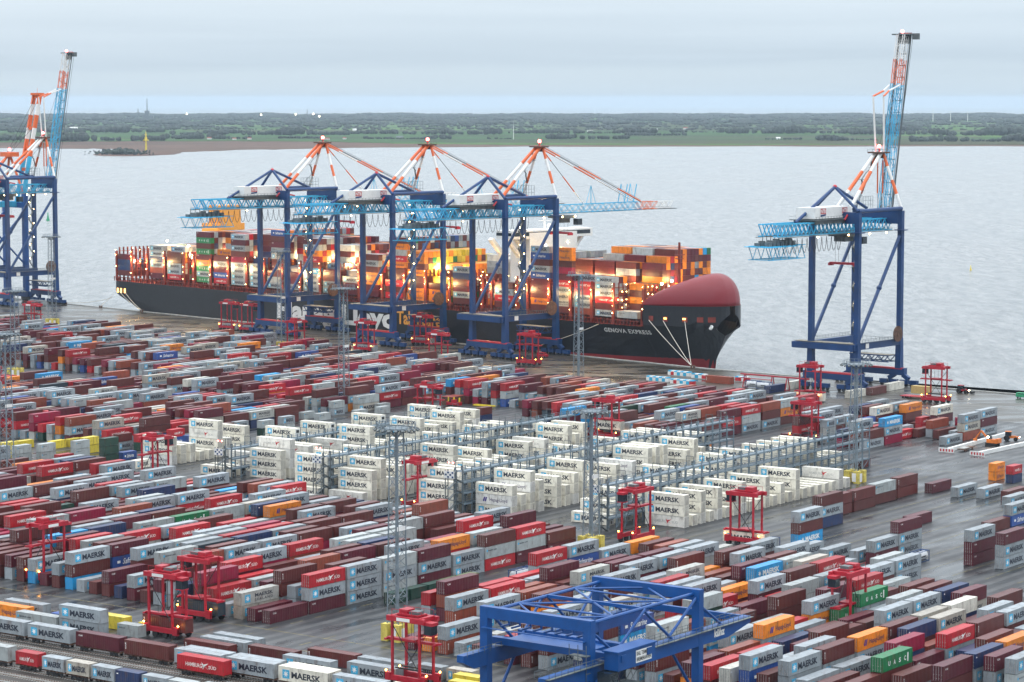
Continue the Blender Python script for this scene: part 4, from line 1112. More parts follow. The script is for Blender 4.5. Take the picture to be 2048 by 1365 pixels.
(6654,-4685,1,40,16,5,25,6,19,19,19),
(6696,-4685,1,40,16,5,26,14,19,19,19,19),
(6738,-4685,1,40,16,5,27,0,19),
(5604,-4845,1,40,17,6,0,1,19),
(5646,-4845,1,40,17,6,1,15,19,19,19,19),
(5688,-4845,1,40,17,6,2,3,19,19),
(5730,-4845,1,40,17,6,3,12,19,19,19,19),
(5856,-4845,1,40,17,6,6,8,19,19,19,19),
(5898,-4845,1,40,17,6,7,4,21,20,19),
(6066,-4845,1,40,17,6,11,12,19,20,19,19),
(6234,-4845,1,40,17,6,15,12,21,19,19,19),
(6276,-4845,1,40,17,6,16,4,19,19,19),
(6402,-4845,1,40,17,6,19,6,21,19,19),
(6444,-4845,1,40,17,6,20,14,19,19,19,19),
(6486,-4845,1,40,17,6,21,4,19,19,19),
(6528,-4845,1,40,17,6,22,12,19,19,21,19),
(6570,-4845,1,40,17,6,23,12,19,19,19,19),
(6654,-4845,1,40,17,6,25,4,19,19,19),
(6822,-4845,1,40,17,6,29,4,19,19,19),
(5814,-5166,1,40,18,7,5,7,19,19,19),
(5856,-5166,1,40,18,7,6,15,19,21,21,20),
(5940,-5166,1,40,18,7,8,4,19,19,20),
(5982,-5166,1,40,18,7,9,4,19,19,19),
(6108,-5166,1,40,18,7,12,6,19,19,20),
(6234,-5166,1,40,18,7,15,14,19,20,19,19),
(6276,-5166,1,40,18,7,16,2,19,19),
(6318,-5166,1,40,18,7,17,2,19,19),
(6360,-5166,1,40,18,7,18,2,19,19),
(6486,-5166,1,40,18,7,21,14,19,19,19,19),
(6570,-5166,1,40,18,7,23,4,19,19,19),
(6654,-5166,1,40,18,7,25,6,20,19,19),
(6696,-5166,1,40,18,7,26,14,20,19,19,19),
(6738,-5166,1,40,18,7,27,4,19,19,19),
(6780,-5166,1,40,18,7,28,12,19,19,21,19),
(5772,-5325,1,40,19,8,4,1,19),
(5814,-5325,1,40,19,8,5,1,19),
(5898,-5325,1,40,19,8,7,3,19,20),
(6024,-5325,1,40,19,8,10,4,19,19,19),
(6066,-5325,1,40,19,8,11,12,19,19,19,19),
(6150,-5325,1,40,19,8,13,4,19,19,19),
(6234,-5325,1,40,19,8,15,12,19,19,19,19),
(6402,-5325,1,40,19,8,19,6,19,19,19),
(6444,-5325,1,40,19,8,20,0,19,19),
(6486,-5325,1,40,19,8,21,14,19,19,19,19),
(6570,-5325,1,40,19,8,23,0,19),
(6612,-5325,1,40,19,8,24,2,19,19),
(6780,-5325,1,40,19,8,28,12,21,19,19,19),
(5856,-5645,1,40,20,9,6,7,21,19,19),
(5898,-5645,1,40,20,9,7,3,19,19),
(5940,-5645,1,40,20,9,8,3,19,19),
(5982,-5645,1,40,20,9,9,1,19),
(6024,-5645,1,40,20,9,10,1,19),
(6066,-5645,1,40,20,9,11,15,19,19,20,19),
(6108,-5645,1,40,20,9,12,3,21,20),
(6150,-5645,1,40,20,9,13,1,19),
(6192,-5645,1,40,20,9,14,7,19,19,19),
(7176,-4500,0,40,2,0,0,0,2,0),
(7304,-4500,0,40,2,0,1,0,0,2),
(7430,-4500,0,40,2,0,2,4,3,4,3),
(7558,-4500,0,40,2,0,3,0,0,1,4),
(7693,-4500,0,40,2,0,4,0,0,2,6),
(7817,-4500,0,40,2,0,5,0,2,7,1),
(7949,-4500,0,40,2,0,6,0,2,4,4),
(7434,-4542,0,40,2,1,2,0,4,1),
(7563,-4542,0,40,2,1,3,0,0,1,4),
(7176,-4583,0,40,2,2,0,0,0,3),
(7305,-4583,0,40,2,2,1,4,2,2,18),
(7432,-4583,0,40,2,2,2,0,0,6,6),
(7563,-4583,0,40,2,2,3,0,5,3,4),
(7948,-4583,0,40,2,2,6,0,1,2,0),
(7176,-4625,0,40,2,3,0,0,3,2),
(7306,-4625,0,40,2,3,1,0,17,0),
(7432,-4625,0,40,2,3,2,0,2,1,2),
(7689,-4625,0,40,2,3,4,0,3,17,0),
(7177,-4667,0,40,2,4,0,0,0,6),
(7305,-4667,0,40,2,4,1,0,4,0,0),
(7434,-4667,0,40,2,4,2,0,17,3,15),
(7820,-4667,0,40,2,4,5,0,2,0),
(7179,-4708,0,40,2,5,0,0,0,0),
(7305,-4708,0,40,2,5,1,0,2,16),
(7434,-4708,0,40,2,5,2,0,17,7,11),
(7561,-4708,0,40,2,5,3,0,1,17,0),
(7687,-4708,0,40,2,5,4,0,4,3,3),
(7821,-4708,0,40,2,5,5,0,0,2,0),
(7950,-4708,0,40,2,5,6,0,17,2,0),
(7175,-4750,0,40,2,6,0,4,2,2,2),
(7305,-4750,0,40,2,6,1,0,4,2),
(7690,-4750,0,40,2,6,4,0,3,1,2),
(7947,-4750,0,40,2,6,6,0,2,0,1),
(7177,-4792,0,40,2,7,0,0,0,0,0),
(7306,-4792,0,40,2,7,1,0,3,2),
(7433,-4792,0,40,2,7,2,0,3,15,2),
(7562,-4792,0,40,2,7,3,0,2,2,2),
(7819,-4792,0,40,2,7,5,0,1,0,3),
(7947,-4792,0,40,2,7,6,0,3,3,4),
(7175,-4834,0,40,2,8,0,0,2,2),
(7305,-4834,0,40,2,8,1,0,3,2,12),
(7436,-4834,0,40,2,8,2,0,5,3,0),
(7559,-4834,0,40,2,8,3,0,6,8,2),
(7691,-4834,0,40,2,8,4,0,0,0,0),
(7822,-4834,0,40,2,8,5,0,2,2,4),
(7949,-4834,0,40,2,8,6,0,2,0,2),
(7176,-4875,0,40,2,9,0,0,4,10,0),
(7433,-4875,0,40,2,9,2,0,2,8,3),
(7562,-4875,0,40,2,9,3,0,2,0,0),
(7305,-4917,0,40,2,10,1,0,2,17,2),
(7435,-4917,0,40,2,10,2,0,0,3,0),
(7564,-4917,0,40,2,10,3,0,0,4,0),
(7689,-4917,0,40,2,10,4,0,0,0,2),
(7822,-4917,0,40,2,10,5,0,0,2,0),
(7950,-4917,0,40,2,10,6,0,7,3,3),
(7177,-4959,0,40,2,11,0,0,3,3,10),
(7305,-4959,0,40,2,11,1,0,3,0,2),
(7819,-4959,0,40,2,11,5,0,8,0,8),
(7948,-4959,0,40,2,11,6,0,2,0,3),
(7304,-5000,0,40,2,12,1,0,0,1,0),
(7433,-5000,0,40,2,12,2,0,4,0,4),
(7560,-5000,0,40,2,12,3,0,17,12,4),
(7687,-5000,0,40,2,12,4,0,3,0,8),
(7822,-5000,0,40,2,12,5,0,2,0,0),
(7950,-5000,0,40,2,12,6,0,2,4,6),
(7308,-5042,0,40,2,13,1,0,2,0,0),
(7560,-5042,0,40,2,13,3,0,4,1,0),
(7947,-5042,0,40,2,13,6,0,18,2,1),
(7303,-5084,0,40,2,14,1,0,2,4,4),
(7432,-5084,0,40,2,14,2,0,2,18,2),
(7560,-5084,0,40,2,14,3,0,1,0,17),
(7818,-5084,0,40,2,14,5,0,2,0,3),
(7306,-5126,0,40,2,15,1,0,15,9,2),
(7690,-5126,0,40,2,15,4,0,1,5,0),
(7947,-5126,0,40,2,15,6,0,17,8,2),
(7303,-5167,0,40,2,16,1,0,0,6,2),
(7433,-5167,0,40,2,16,2,0,2,2,2),
(7562,-5167,0,40,2,16,3,0,4,3,0),
(7693,-5167,0,40,2,16,4,0,0,2,2),
(7822,-5167,0,40,2,16,5,0,2,3,0),
(7950,-5167,0,40,2,16,6,0,0,1,4),
(7305,-5209,0,40,2,17,1,0,1,3,5),
(7433,-5209,0,40,2,17,2,0,3,1,2),
(7562,-5209,0,40,2,17,3,0,17,6,0),
(7947,-5209,0,40,2,17,6,0,0,2,2),
(7691,-5251,0,40,2,18,4,0,17,1,7),
(7822,-5251,0,40,2,18,5,0,2,0,0),
(7950,-5251,0,40,2,18,6,0,4,10,2),
(7818,-5292,0,40,2,19,5,0,6,2,0),
(7689,-5334,0,40,2,20,4,0,17,9,2),
(7819,-5334,0,40,2,20,5,0,17,17,4),
(7690,-5376,0,40,2,21,4,0,10,2,2),
(7947,-5376,0,40,2,21,6,0,2,2,17),
(7689,-5417,0,40,2,22,4,0,0,1,2),
(7819,-5417,0,40,2,22,5,0,4,0,6),
(7947,-5417,0,40,2,22,6,0,0,6,2),
(7690,-5459,0,40,2,23,4,0,3,0),
(7947,-5459,0,40,2,23,6,0,3,1,6),
(7691,-5501,0,40,2,24,4,0,2,0,3),
(7948,-5501,0,40,2,24,6,0,3,5,3),
(7689,-5542,0,40,2,25,4,0,0),
(7948,-5542,0,40,2,25,6,0,2,5,0),
(7691,-5584,0,40,2,26,4,0,15,1,4),
(7948,-5584,0,40,2,26,6,0,5,15,6),
(7690,-5626,0,40,2,27,4,0,0,4,3),
(7818,-5626,0,40,2,27,5,0,17,7,3),
(7690,-5668,0,40,2,28,4,0,3,0,0),
(7819,-5668,0,40,2,28,5,0,1,1,3),
(7946,-5668,0,40,2,28,6,0,2,0,2),
(7689,-5709,0,40,2,29,4,0,5,0),
(7819,-5709,0,40,2,29,5,0,5,1,1),
(7689,-5751,0,40,2,30,4,0,2,5,4),
(7947,-5751,0,40,2,30,6,0,0,3,8),
(7691,-5793,0,40,2,31,4,0,4,0,4),
(7818,-5793,0,40,2,31,5,0,2,15,7),
(7689,-5834,0,40,2,32,4,0,1,2,10),
(7690,-5876,0,40,2,33,4,0,0,0),
(7820,-5876,0,40,2,33,5,0,0,6,2),
(7948,-5876,0,40,2,33,6,0,1,0,3),
(7818,-3837,0,40,3,1,3,0,0),
(7947,-3878,0,40,3,2,4,0,1,5),
(7816,-3920,0,40,3,3,3,0,0,6),
(7431,-3962,0,40,3,4,0,2,0,2),
(7561,-3962,0,40,3,4,1,4,5,0,10),
(7435,-4004,0,40,3,5,0,4,2,6,0),
(7560,-4004,0,40,3,5,1,0,15,4),
(7432,-4045,0,40,3,6,0,0,5,8),
(7559,-4045,0,40,3,6,1,0,2,0),
(7946,-4045,0,40,3,6,4,0,2),
(7947,-4087,0,40,3,7,4,0,3,2,7),
(7689,-4129,0,40,3,8,2,0,0,15),
(7432,-4170,0,40,3,9,0,0,3),
(7561,-4170,0,40,3,9,1,0,0,2),
(7689,-4170,0,40,3,9,2,0,3,2),
(7819,-4170,0,40,3,9,3,0,3,4,2),
(7433,-4212,0,40,3,10,0,4,3,4,2),
(7558,-4212,0,40,3,10,1,0,2,3,0),
(7433,-4254,0,40,3,11,0,0,3),
(7559,-4254,0,40,3,11,1,0,1,4,0),
(7690,-4254,0,40,3,11,2,0,4,3,0),
(7250,-5920,0,40,4,0,1,0,17,1),
(7378,-5920,0,40,4,0,2,0,3,4,0),
(7507,-5920,0,40,4,0,3,0,2,3),
(7636,-5920,0,40,4,0,4,0,6,0),
(7765,-5920,0,40,4,0,5,0,17,0),
(7121,-5962,0,40,4,1,0,0,0,3),
(7248,-5962,0,40,4,1,1,0,7,0,2),
(7506,-5962,0,40,4,1,3,0,0,0),
(7637,-5962,0,40,4,1,4,0,2,0,2),
(7765,-5962,0,40,4,1,5,0,0,4,18),
(7893,-5962,0,40,4,1,6,0,6,17,0),
(8153,-5962,0,40,4,1,8,0,15,1,0),
(7118,-6003,0,40,4,2,0,0,0,1,2),
(7764,-6003,0,40,4,2,5,0,0,5,2),
(8280,-6003,0,40,4,2,9,0,4,5),
(7119,-6045,0,40,4,3,0,0,1,18),
(7250,-6045,0,40,4,3,1,0,1,8),
(7377,-6045,0,40,4,3,2,0,0,2,2),
(8023,-6045,0,40,4,3,7,0,4,3,17),
(8280,-6045,0,40,4,3,9,0,0,4),
(7249,-6087,0,40,4,4,1,0,2,2),
(7507,-6087,0,40,4,4,3,0,1,0),
(7637,-6087,0,40,4,4,4,0,4,0),
(8282,-6087,0,40,4,4,9,0,0,17),
(7120,-6128,0,40,4,5,0,0,0,2,4),
(7250,-6128,0,40,4,5,1,0,17,8,1),
(7379,-6128,0,40,4,5,2,0,6,2,2),
(7507,-6128,0,40,4,5,3,0,1,2,4),
(7633,-6128,0,40,4,5,4,0,17,3,0),
(7765,-6128,0,40,4,5,5,0,2,4,5),
(8153,-6128,0,40,4,5,8,0,0,2),
(8284,-6128,0,40,4,5,9,0,0,1),
(7121,-6170,0,40,4,6,0,0,2,4),
(7378,-6170,0,40,4,6,2,0,2,6,0),
(7636,-6170,0,40,4,6,4,0,3,0,0),
(7895,-6170,0,40,4,6,6,0,6,2),
(8023,-6170,0,40,4,6,7,0,17,2),
(8153,-6170,0,40,4,6,8,0,12,0,2),
(8280,-6170,0,40,4,6,9,0,6,0),
(7119,-6212,0,40,4,7,0,0,0,5),
(7379,-6212,0,40,4,7,2,0,0,0,4),
(7765,-6212,0,40,4,7,5,0,0,0,0),
(7894,-6212,0,40,4,7,6,0,4,0),
(8022,-6212,0,40,4,7,7,0,2,2),
(8151,-6212,0,40,4,7,8,0,2,4,2),
(8281,-6212,0,40,4,7,9,0,17,2,0),
(7119,-6254,0,40,4,8,0,0,2,7,4),
(7377,-6254,0,40,4,8,2,0,3,4,2),
(7506,-6254,0,40,4,8,3,0,5,6,4),
(7635,-6254,0,40,4,8,4,0,0,0,0),
(8020,-6254,0,40,4,8,7,0,5,3,5),
(8151,-6254,0,40,4,8,8,0,3,2,3),
(7249,-6295,0,40,4,9,1,0,2,3,5),
(7637,-6295,0,40,4,9,4,0,4,1,0),
(8149,-6295,0,40,4,9,8,0,2,6,2),
(7121,-6337,0,40,4,10,0,0,0,2,3),
(7248,-6337,0,40,4,10,1,0,2,0,17),
(7507,-6337,0,40,4,10,3,0,2,2,8),
(7764,-6337,0,40,4,10,5,0,4,9,8),
(8023,-6337,0,40,4,10,7,0,4,2),
(8151,-6337,0,40,4,10,8,0,0,1,1),
(8280,-6337,0,40,4,10,9,0,0,2,2),
(7120,-6379,0,40,4,11,0,0,18,2,2),
(7379,-6379,0,40,4,11,2,0,6,0,1),
(7506,-6379,0,40,4,11,3,0,0,2,2),
(7633,-6379,0,40,4,11,4,0,17,10,0),
(7893,-6379,0,40,4,11,6,0,18,7,0),
(8024,-6379,0,40,4,11,7,0,0,2),
(8153,-6379,0,40,4,11,8,0,2,17,0),
(7506,-6420,0,40,4,12,3,0,2,0,6),
(7636,-6420,0,40,4,12,4,0,0,2,2),
(7895,-6420,0,40,4,12,6,0,3,1,0),
(8023,-6420,0,40,4,12,7,0,0,0),
(8409,-6420,0,40,4,12,10,0,0,0,18),
(7121,-6462,0,40,4,13,0,0,2,0,3),
(7378,-6462,0,40,4,13,2,0,3,2,0),
(7508,-6462,0,40,4,13,3,0,2,0,0),
(7637,-6462,0,40,4,13,4,0,6,0,1),
(8151,-6462,0,40,4,13,8,0,4,0),
(7120,-6504,0,40,4,14,0,0,2,3),
(7379,-6504,0,40,4,14,2,0,4,0,10),
(7636,-6504,0,40,4,14,4,0,15,0,1),
(7764,-6504,0,40,4,14,5,0,7,0,4),
(7893,-6504,0,40,4,14,6,0,3,2,5),
(8023,-6504,0,40,4,14,7,0,2,2,4),
(8151,-6504,0,40,4,14,8,0,4,17,6),
(8281,-6504,0,40,4,14,9,0,2,3),
(7121,-6546,0,40,4,15,0,0,3,2),
(7636,-6546,0,40,4,15,4,0,2,3,6),
(7894,-6546,0,40,4,15,6,0,0,3,3),
(8026,-6546,0,40,4,15,7,0,0,8,2),
(8280,-6546,0,40,4,15,9,0,17,10,15),
(8411,-6546,0,40,4,15,10,0,2,2,2),
(7121,-6587,0,40,4,16,0,0,2,0,0),
(7249,-6587,0,40,4,16,1,0,2,4,2),
(7378,-6587,0,40,4,16,2,0,4,0,2),
(7766,-6587,0,40,4,16,5,0,0,5,0),
(7118,-6629,0,40,4,17,0,0,6,3,16),
(7377,-6629,0,40,4,17,2,0,2,17,4),
(8023,-6629,0,40,4,17,7,0,17,3,2),
(8281,-6629,0,40,4,17,9,0,0,2,4),
(7377,-6671,0,40,4,18,2,0,3,2,3),
(7508,-6671,0,40,4,18,3,0,2,2,2),
(7635,-6671,0,40,4,18,4,0,2,2),
(7895,-6671,0,40,4,18,6,0,3,0,2),
(8022,-6671,0,40,4,18,7,0,7,2,2),
(8151,-6671,0,40,4,18,8,0,17,0,1),
(8409,-6671,0,40,4,18,10,0,0,15,2),
(7121,-6712,0,40,4,19,0,0,17,0,2),
(7506,-6712,0,40,4,19,3,0,0,3,2),
(7635,-6712,0,40,4,19,4,0,1,3,3),
(7764,-6712,0,40,4,19,5,0,4,1),
(8023,-6712,0,40,4,19,7,0,18,2,3),
(8151,-6712,0,40,4,19,8,0,17,2,1),
(8282,-6712,0,40,4,19,9,0,2,0,1),
(7120,-6754,0,40,4,20,0,0,5,2),
(7764,-6754,0,40,4,20,5,0,2,8),
(7895,-6754,0,40,4,20,6,0,3,8),
(8023,-6754,0,40,4,20,7,0,2,0,6),
(8151,-6754,0,40,4,20,8,0,17,4,2),
(7250,-6796,0,40,4,21,1,0,2,1,0),
(7379,-6796,0,40,4,21,2,0,8,0,2),
(7766,-6796,0,40,4,21,5,0,1,4,2),
(7895,-6796,0,40,4,21,6,0,5,2,2),
(7119,-6837,0,40,4,22,0,0,0,0,17),
(7249,-6837,0,40,4,22,1,0,2,0,1),
(7508,-6837,0,40,4,22,3,0,2,0,0),
(8022,-6837,0,40,4,22,7,0,4,3,0),
(8281,-6837,0,40,4,22,9,0,0,0,9),
(7119,-6879,0,40,4,23,0,0,3,3),
(7248,-6879,0,40,4,23,1,0,1,7,2),
(7379,-6879,0,40,4,23,2,0,3,2,1),
(7765,-6879,0,40,4,23,5,0,0,2,0),
(8153,-6879,0,40,4,23,8,0,0,6,2),
(7379,-6921,0,40,4,24,2,0,0,4,2),
(7635,-6921,0,40,4,24,4,0,4,17,17),
(7764,-6921,0,40,4,24,5,0,0,0,1),
(7893,-6921,0,40,4,24,6,0,1,3,2),
(8410,-6921,0,40,4,24,10,0,9,0),
(7121,-6962,0,40,4,25,0,0,1,3),
(7248,-6962,0,40,4,25,1,0,2,8,0),
(7378,-6962,0,40,4,25,2,0,6,1,5),
(8149,-6962,0,40,4,25,8,0,8,0,15),
(8280,-6962,0,40,4,25,9,0,0,0,2),
(7119,-7004,0,40,4,26,0,0,2,6),
(7248,-7004,0,40,4,26,1,0,2,2),
(7377,-7004,0,40,4,26,2,0,1,0,7),
(7508,-7004,0,40,4,26,3,0,8,2,0),
(7635,-7004,0,40,4,26,4,0,5,2,1),
(7764,-7004,0,40,4,26,5,0,8,18,0),
(8024,-7004,0,40,4,26,7,0,0,0,4),
(8151,-7004,0,40,4,26,8,0,7,2,2),
(8411,-7004,0,40,4,26,10,0,0,8,3),
(7121,-7046,0,40,4,27,0,0,2,0,6),
(7250,-7046,0,40,4,27,1,0,12,2),
(7504,-7046,0,40,4,27,3,0,8,5,0),
(7636,-7046,0,40,4,27,4,0,3,0,0),
(8023,-7046,0,40,4,27,7,0,7,7,0),
(8153,-7046,0,40,4,27,8,0,1,1,17),
(6151,-5920,0,40,5,0,3,4,15,2,2),
(6279,-5920,0,40,5,0,4,0,4,4),
(6410,-5920,0,40,5,0,5,4,12,17,3),
(6539,-5920,0,40,5,0,6,0,2,2),
(6671,-5920,0,40,5,0,7,0,8,18),
(6800,-5920,0,40,5,0,8,0,2,2),
(6021,-5962,0,40,5,1,2,0,0,4),
(6149,-5962,0,40,5,1,3,0,0,1),
(6280,-5962,0,40,5,1,4,0,3,4),
(6409,-5962,0,40,5,1,5,0,4,0,5),
(6541,-5962,0,40,5,1,6,0,1,2),
(6669,-5962,0,40,5,1,7,0,1,0),
(6801,-5962,0,40,5,1,8,0,10,18),
(6020,-6003,0,40,5,2,2,4,15,0,17),
(6149,-6003,0,40,5,2,3,0,0,17),
(6409,-6003,0,40,5,2,5,0,4,0,2),
(6541,-6003,0,40,5,2,6,0,3,4,6),
(6671,-6003,0,40,5,2,7,0,1,10),
(6799,-6003,0,40,5,2,8,0,2,4),
(6931,-6003,0,40,5,2,9,0,2,2),
(6020,-6045,0,40,5,3,2,0,3,2),
(6149,-6045,0,40,5,3,3,0,2,2,4),
(6411,-6045,0,40,5,3,5,0,2,2,3),
(6670,-6045,0,40,5,3,7,0,2,2),
(6929,-6045,0,40,5,3,9,0,3,3),
(6540,-6087,0,40,5,4,6,0,5,2,2),
(6669,-6087,0,40,5,4,7,0,15,0),
(6801,-6087,0,40,5,4,8,0,3,8),
(6929,-6087,0,40,5,4,9,0,8,3),
(6019,-6128,0,40,5,5,2,4,3,0,6),
(6281,-6128,0,40,5,5,4,0,5,0,2),
(6411,-6128,0,40,5,5,5,0,0,2),
(6800,-6128,0,40,5,5,8,4,0,9,0),
(6930,-6128,0,40,5,5,9,0,4,2),
(6017,-6170,0,40,5,6,2,0,0,7,4),
(6152,-6170,0,40,5,6,3,0,10,2,0),
(6410,-6170,0,40,5,6,5,0,2,4),
(6539,-6170,0,40,5,6,6,0,6,2,2),
(6930,-6170,0,40,5,6,9,0,3,2,2),
(6019,-6212,0,40,5,7,2,0,18,0),
(6541,-6212,0,40,5,7,6,0,2,7),
(6020,-6254,0,40,5,8,2,0,12,4),
(6279,-6254,0,40,5,8,4,0,17,3,0),
(6539,-6254,0,40,5,8,6,0,4,17),
(6671,-6254,0,40,5,8,7,0,1,4,0),
(6019,-6295,0,40,5,9,2,4,18,5,5),
(6280,-6295,0,40,5,9,4,0,1,3,3),
(6540,-6295,0,40,5,9,6,0,8,18),
(6019,-6337,0,40,5,10,2,0,0),
(6150,-6337,0,40,5,10,3,0,8,0,3),
(6409,-6337,0,40,5,10,5,0,2,4,1),
(6929,-6337,0,40,5,10,9,0,0,0),
(6019,-6379,0,40,5,11,2,0,0,4,2),
(6801,-6379,0,40,5,11,8,0,5,18),
(6929,-6379,0,40,5,11,9,0,0,4),
(6019,-6420,0,40,5,12,2,0,6),
(6411,-6420,0,40,5,12,5,0,0,7,6),
(6540,-6420,0,40,5,12,6,0,17,5),
(6671,-6420,0,40,5,12,7,4,6,6,0),
(6799,-6420,0,40,5,12,8,0,0,2),
(6931,-6420,0,40,5,12,9,0,6,4),
(6020,-6462,0,40,5,13,2,0,2,4,3),
(6279,-6462,0,40,5,13,4,0,5,0),
(6411,-6462,0,40,5,13,5,0,6,8),
(6539,-6462,0,40,5,13,6,0,17,0),
(6799,-6462,0,40,5,13,8,0,8,2),
(6931,-6462,0,40,5,13,9,0,2,2),
(6280,-6504,0,40,5,14,4,0,0,4),
(6409,-6504,0,40,5,14,5,0,8,3,1),
(6671,-6504,0,40,5,14,7,0,0,0,0),
(6929,-6504,0,40,5,14,9,0,7,15),
(6150,-6546,0,40,5,15,3,0,17,2,0),
(6280,-6546,0,40,5,15,4,0,2,2),
(6411,-6546,0,40,5,15,5,0,1,0,0),
(6540,-6546,0,40,5,15,6,0,0,3,0),
(6667,-6546,0,40,5,15,7,0,18,0,0),
(6281,-6587,0,40,5,16,4,0,2,17),
(6407,-6587,0,40,5,16,5,0,0,2,0),
(6279,-6629,0,40,5,17,4,0,6,4,6),
(6930,-6629,0,40,5,17,9,0,7,1),
(6149,-6671,0,40,5,18,3,0,2,0,0),
(6277,-6671,0,40,5,18,4,0,2,6,2),
(6671,-6671,0,40,5,18,7,0,5,0,18),
(6929,-6671,0,40,5,18,9,0,7,3),
(6150,-6712,0,40,5,19,3,0,0,0,18),
(6280,-6712,0,40,5,19,4,0,0,3,15),
(6410,-6712,0,40,5,19,5,0,8,8),
(6931,-6712,0,40,5,19,9,0,0,0),
(6280,-6754,0,40,5,20,4,0,3,3,0),
(6409,-6754,0,40,5,20,5,0,1,6),
(6541,-6754,0,40,5,20,6,0,0,2,0),
(6669,-6754,0,40,5,20,7,0,0,2),
(6800,-6754,0,40,5,20,8,0,7,2),
(6410,-6796,0,40,5,21,5,0,6,6,0),
(6539,-6796,0,40,5,21,6,0,17,0,0),
(6673,-6796,0,40,5,21,7,0,6,6,2),
(6931,-6796,0,40,5,21,9,0,8,2),
(6279,-6837,0,40,5,22,4,0,2,1,2),
(6537,-6837,0,40,5,22,6,0,5,0,0),
(6930,-6837,0,40,5,22,9,0,6,4,2),
(6409,-6879,0,40,5,23,5,0,0,2,3),
(6801,-6879,0,40,5,23,8,0,0,0,3),
(6670,-6921,0,40,5,24,7,0,3,5,9),
(6800,-6921,0,40,5,24,8,0,0,0,4),
(6927,-6921,0,40,5,24,9,0,2,6,15),
(6799,-6962,0,40,5,25,8,0,0,4,17),
(6669,-7046,0,40,5,27,7,0,18,6),
(6539,-7088,0,40,5,28,6,0,17,0),
(6800,-7088,0,40,5,28,8,0,4,1,2),
(6539,-7129,0,40,5,29,6,0,4,0,1),
(6669,-7129,0,40,5,29,7,0,2,0),
(6669,-7171,0,40,5,30,7,0,6,7),
(6800,-7171,0,40,5,30,8,0,4,3),
(6801,-7213,0,40,5,31,8,0,2,6),
(6929,-7213,0,40,5,31,9,0,2,1,10),
(6669,-7254,0,40,5,32,7,0,2,17,4),
(6799,-7254,0,40,5,32,8,0,2,2),
(6929,-7254,0,40,5,32,9,0,6,3),
(6931,-7296,0,40,5,33,9,0,2,0,2),
(6799,-7338,0,40,5,34,8,0,3,2),
(6931,-7421,0,40,5,36,9,0,6,7),
(6929,-7463,0,40,5,37,9,0,8,4),
(6930,-7505,0,40,5,38,9,0,4,4),
(6931,-7546,0,40,5,39,9,0,2,5,4),
(7921,-7130,0,40,6,0,2,0,0,5,4),
(8180,-7130,0,40,6,0,4,0,0,2,17),
(8439,-7130,0,40,6,0,6,0,2,0,0),
(7921,-7172,0,40,6,1,2,0,4,12,0),
(8310,-7172,0,40,6,1,5,0,2,0,0),
(7661,-7213,0,40,6,2,0,0,17,15),
(8051,-7213,0,40,6,2,3,0,1,0),
(7922,-7255,0,40,6,3,2,0,1,4),
(8052,-7255,0,40,6,3,3,0,6,2,1),
(8568,-7255,0,40,6,3,7,0,2,17,3),
(7662,-7297,0,40,6,4,0,0,3,5),
(7791,-7297,0,40,6,4,1,0,4,2),
(8051,-7297,0,40,6,4,3,0,12,2),
(8180,-7297,0,40,6,4,4,0,0,2),
(8309,-7297,0,40,6,4,5,0,0,2),
(8440,-7297,0,40,6,4,6,0,1,2,4),
(8569,-7297,0,40,6,4,7,0,15,4),
(7791,-7338,0,40,6,5,1,0,8,2),
(7921,-7338,0,40,6,5,2,0,4,6,2),
(8051,-7338,0,40,6,5,3,0,2,2,0),
(8179,-7338,0,40,6,5,4,0,0,0,2),
(8309,-7338,0,40,6,5,5,0,12,0),
(8568,-7338,0,40,6,5,7,0,2,2,5),
(7663,-7380,0,40,6,6,0,0,1,0),
(7793,-7380,0,40,6,6,1,0,0,0),
(7922,-7380,0,40,6,6,2,0,2,4),
(8309,-7380,0,40,6,6,5,0,5,2),
(7661,-7422,0,40,6,7,0,0,0,2),
(7792,-7422,0,40,6,7,1,0,3,4,15),
(8309,-7422,0,40,6,7,5,0,17,2,7),
(8438,-7422,0,40,6,7,6,0,3,0),
(8569,-7422,0,40,6,7,7,0,3,7),
(7792,-7464,0,40,6,8,1,0,6,3,2),
(7920,-7464,0,40,6,8,2,0,17,0),
(8311,-7464,0,40,6,8,5,0,0,0,0),
(7661,-7505,0,40,6,9,0,0,2,6),
(7791,-7505,0,40,6,9,1,0,1,0,0),
(7920,-7505,0,40,6,9,2,0,5,0),
(8049,-7505,0,40,6,9,3,0,6,2,17),
(8310,-7505,0,40,6,9,5,0,6,0,0),
(8439,-7505,0,40,6,9,6,0,6,0,2),
(7661,-7547,0,40,6,10,0,0,0,0),
(7791,-7547,0,40,6,10,1,0,8,8,2),
(8050,-7547,0,40,6,10,3,0,0,0),
(8179,-7547,0,40,6,10,4,0,4,2,17),
(7662,-7589,0,40,6,11,0,0,2,5),
(7793,-7589,0,40,6,11,1,0,2,0),
(7922,-7589,0,40,6,11,2,0,0,0,0),
(8181,-7589,0,40,6,11,4,0,8,8,5),
(8309,-7589,0,40,6,11,5,0,2,6),
(8568,-7589,0,40,6,11,7,0,0,1),
(7662,-7630,0,40,6,12,0,0,1),
(7791,-7630,0,40,6,12,1,0,7,0),
(8051,-7630,0,40,6,12,3,0,0,0,7),
(8568,-7630,0,40,6,12,7,0,2,3,5),
(7663,-7672,0,40,6,13,0,0,4,2),
(8052,-7672,0,40,6,13,3,0,0,2,0),
(8310,-7672,0,40,6,13,5,0,2,3,2),
(8569,-7672,0,40,6,13,7,0,2,9,0),
(8697,-7672,0,40,6,13,8,0,5,0,0),
(7663,-7714,0,40,6,14,0,0,15,3),
(7791,-7714,0,40,6,14,1,0,6,2),
(7922,-7714,0,40,6,14,2,0,0,10,2),
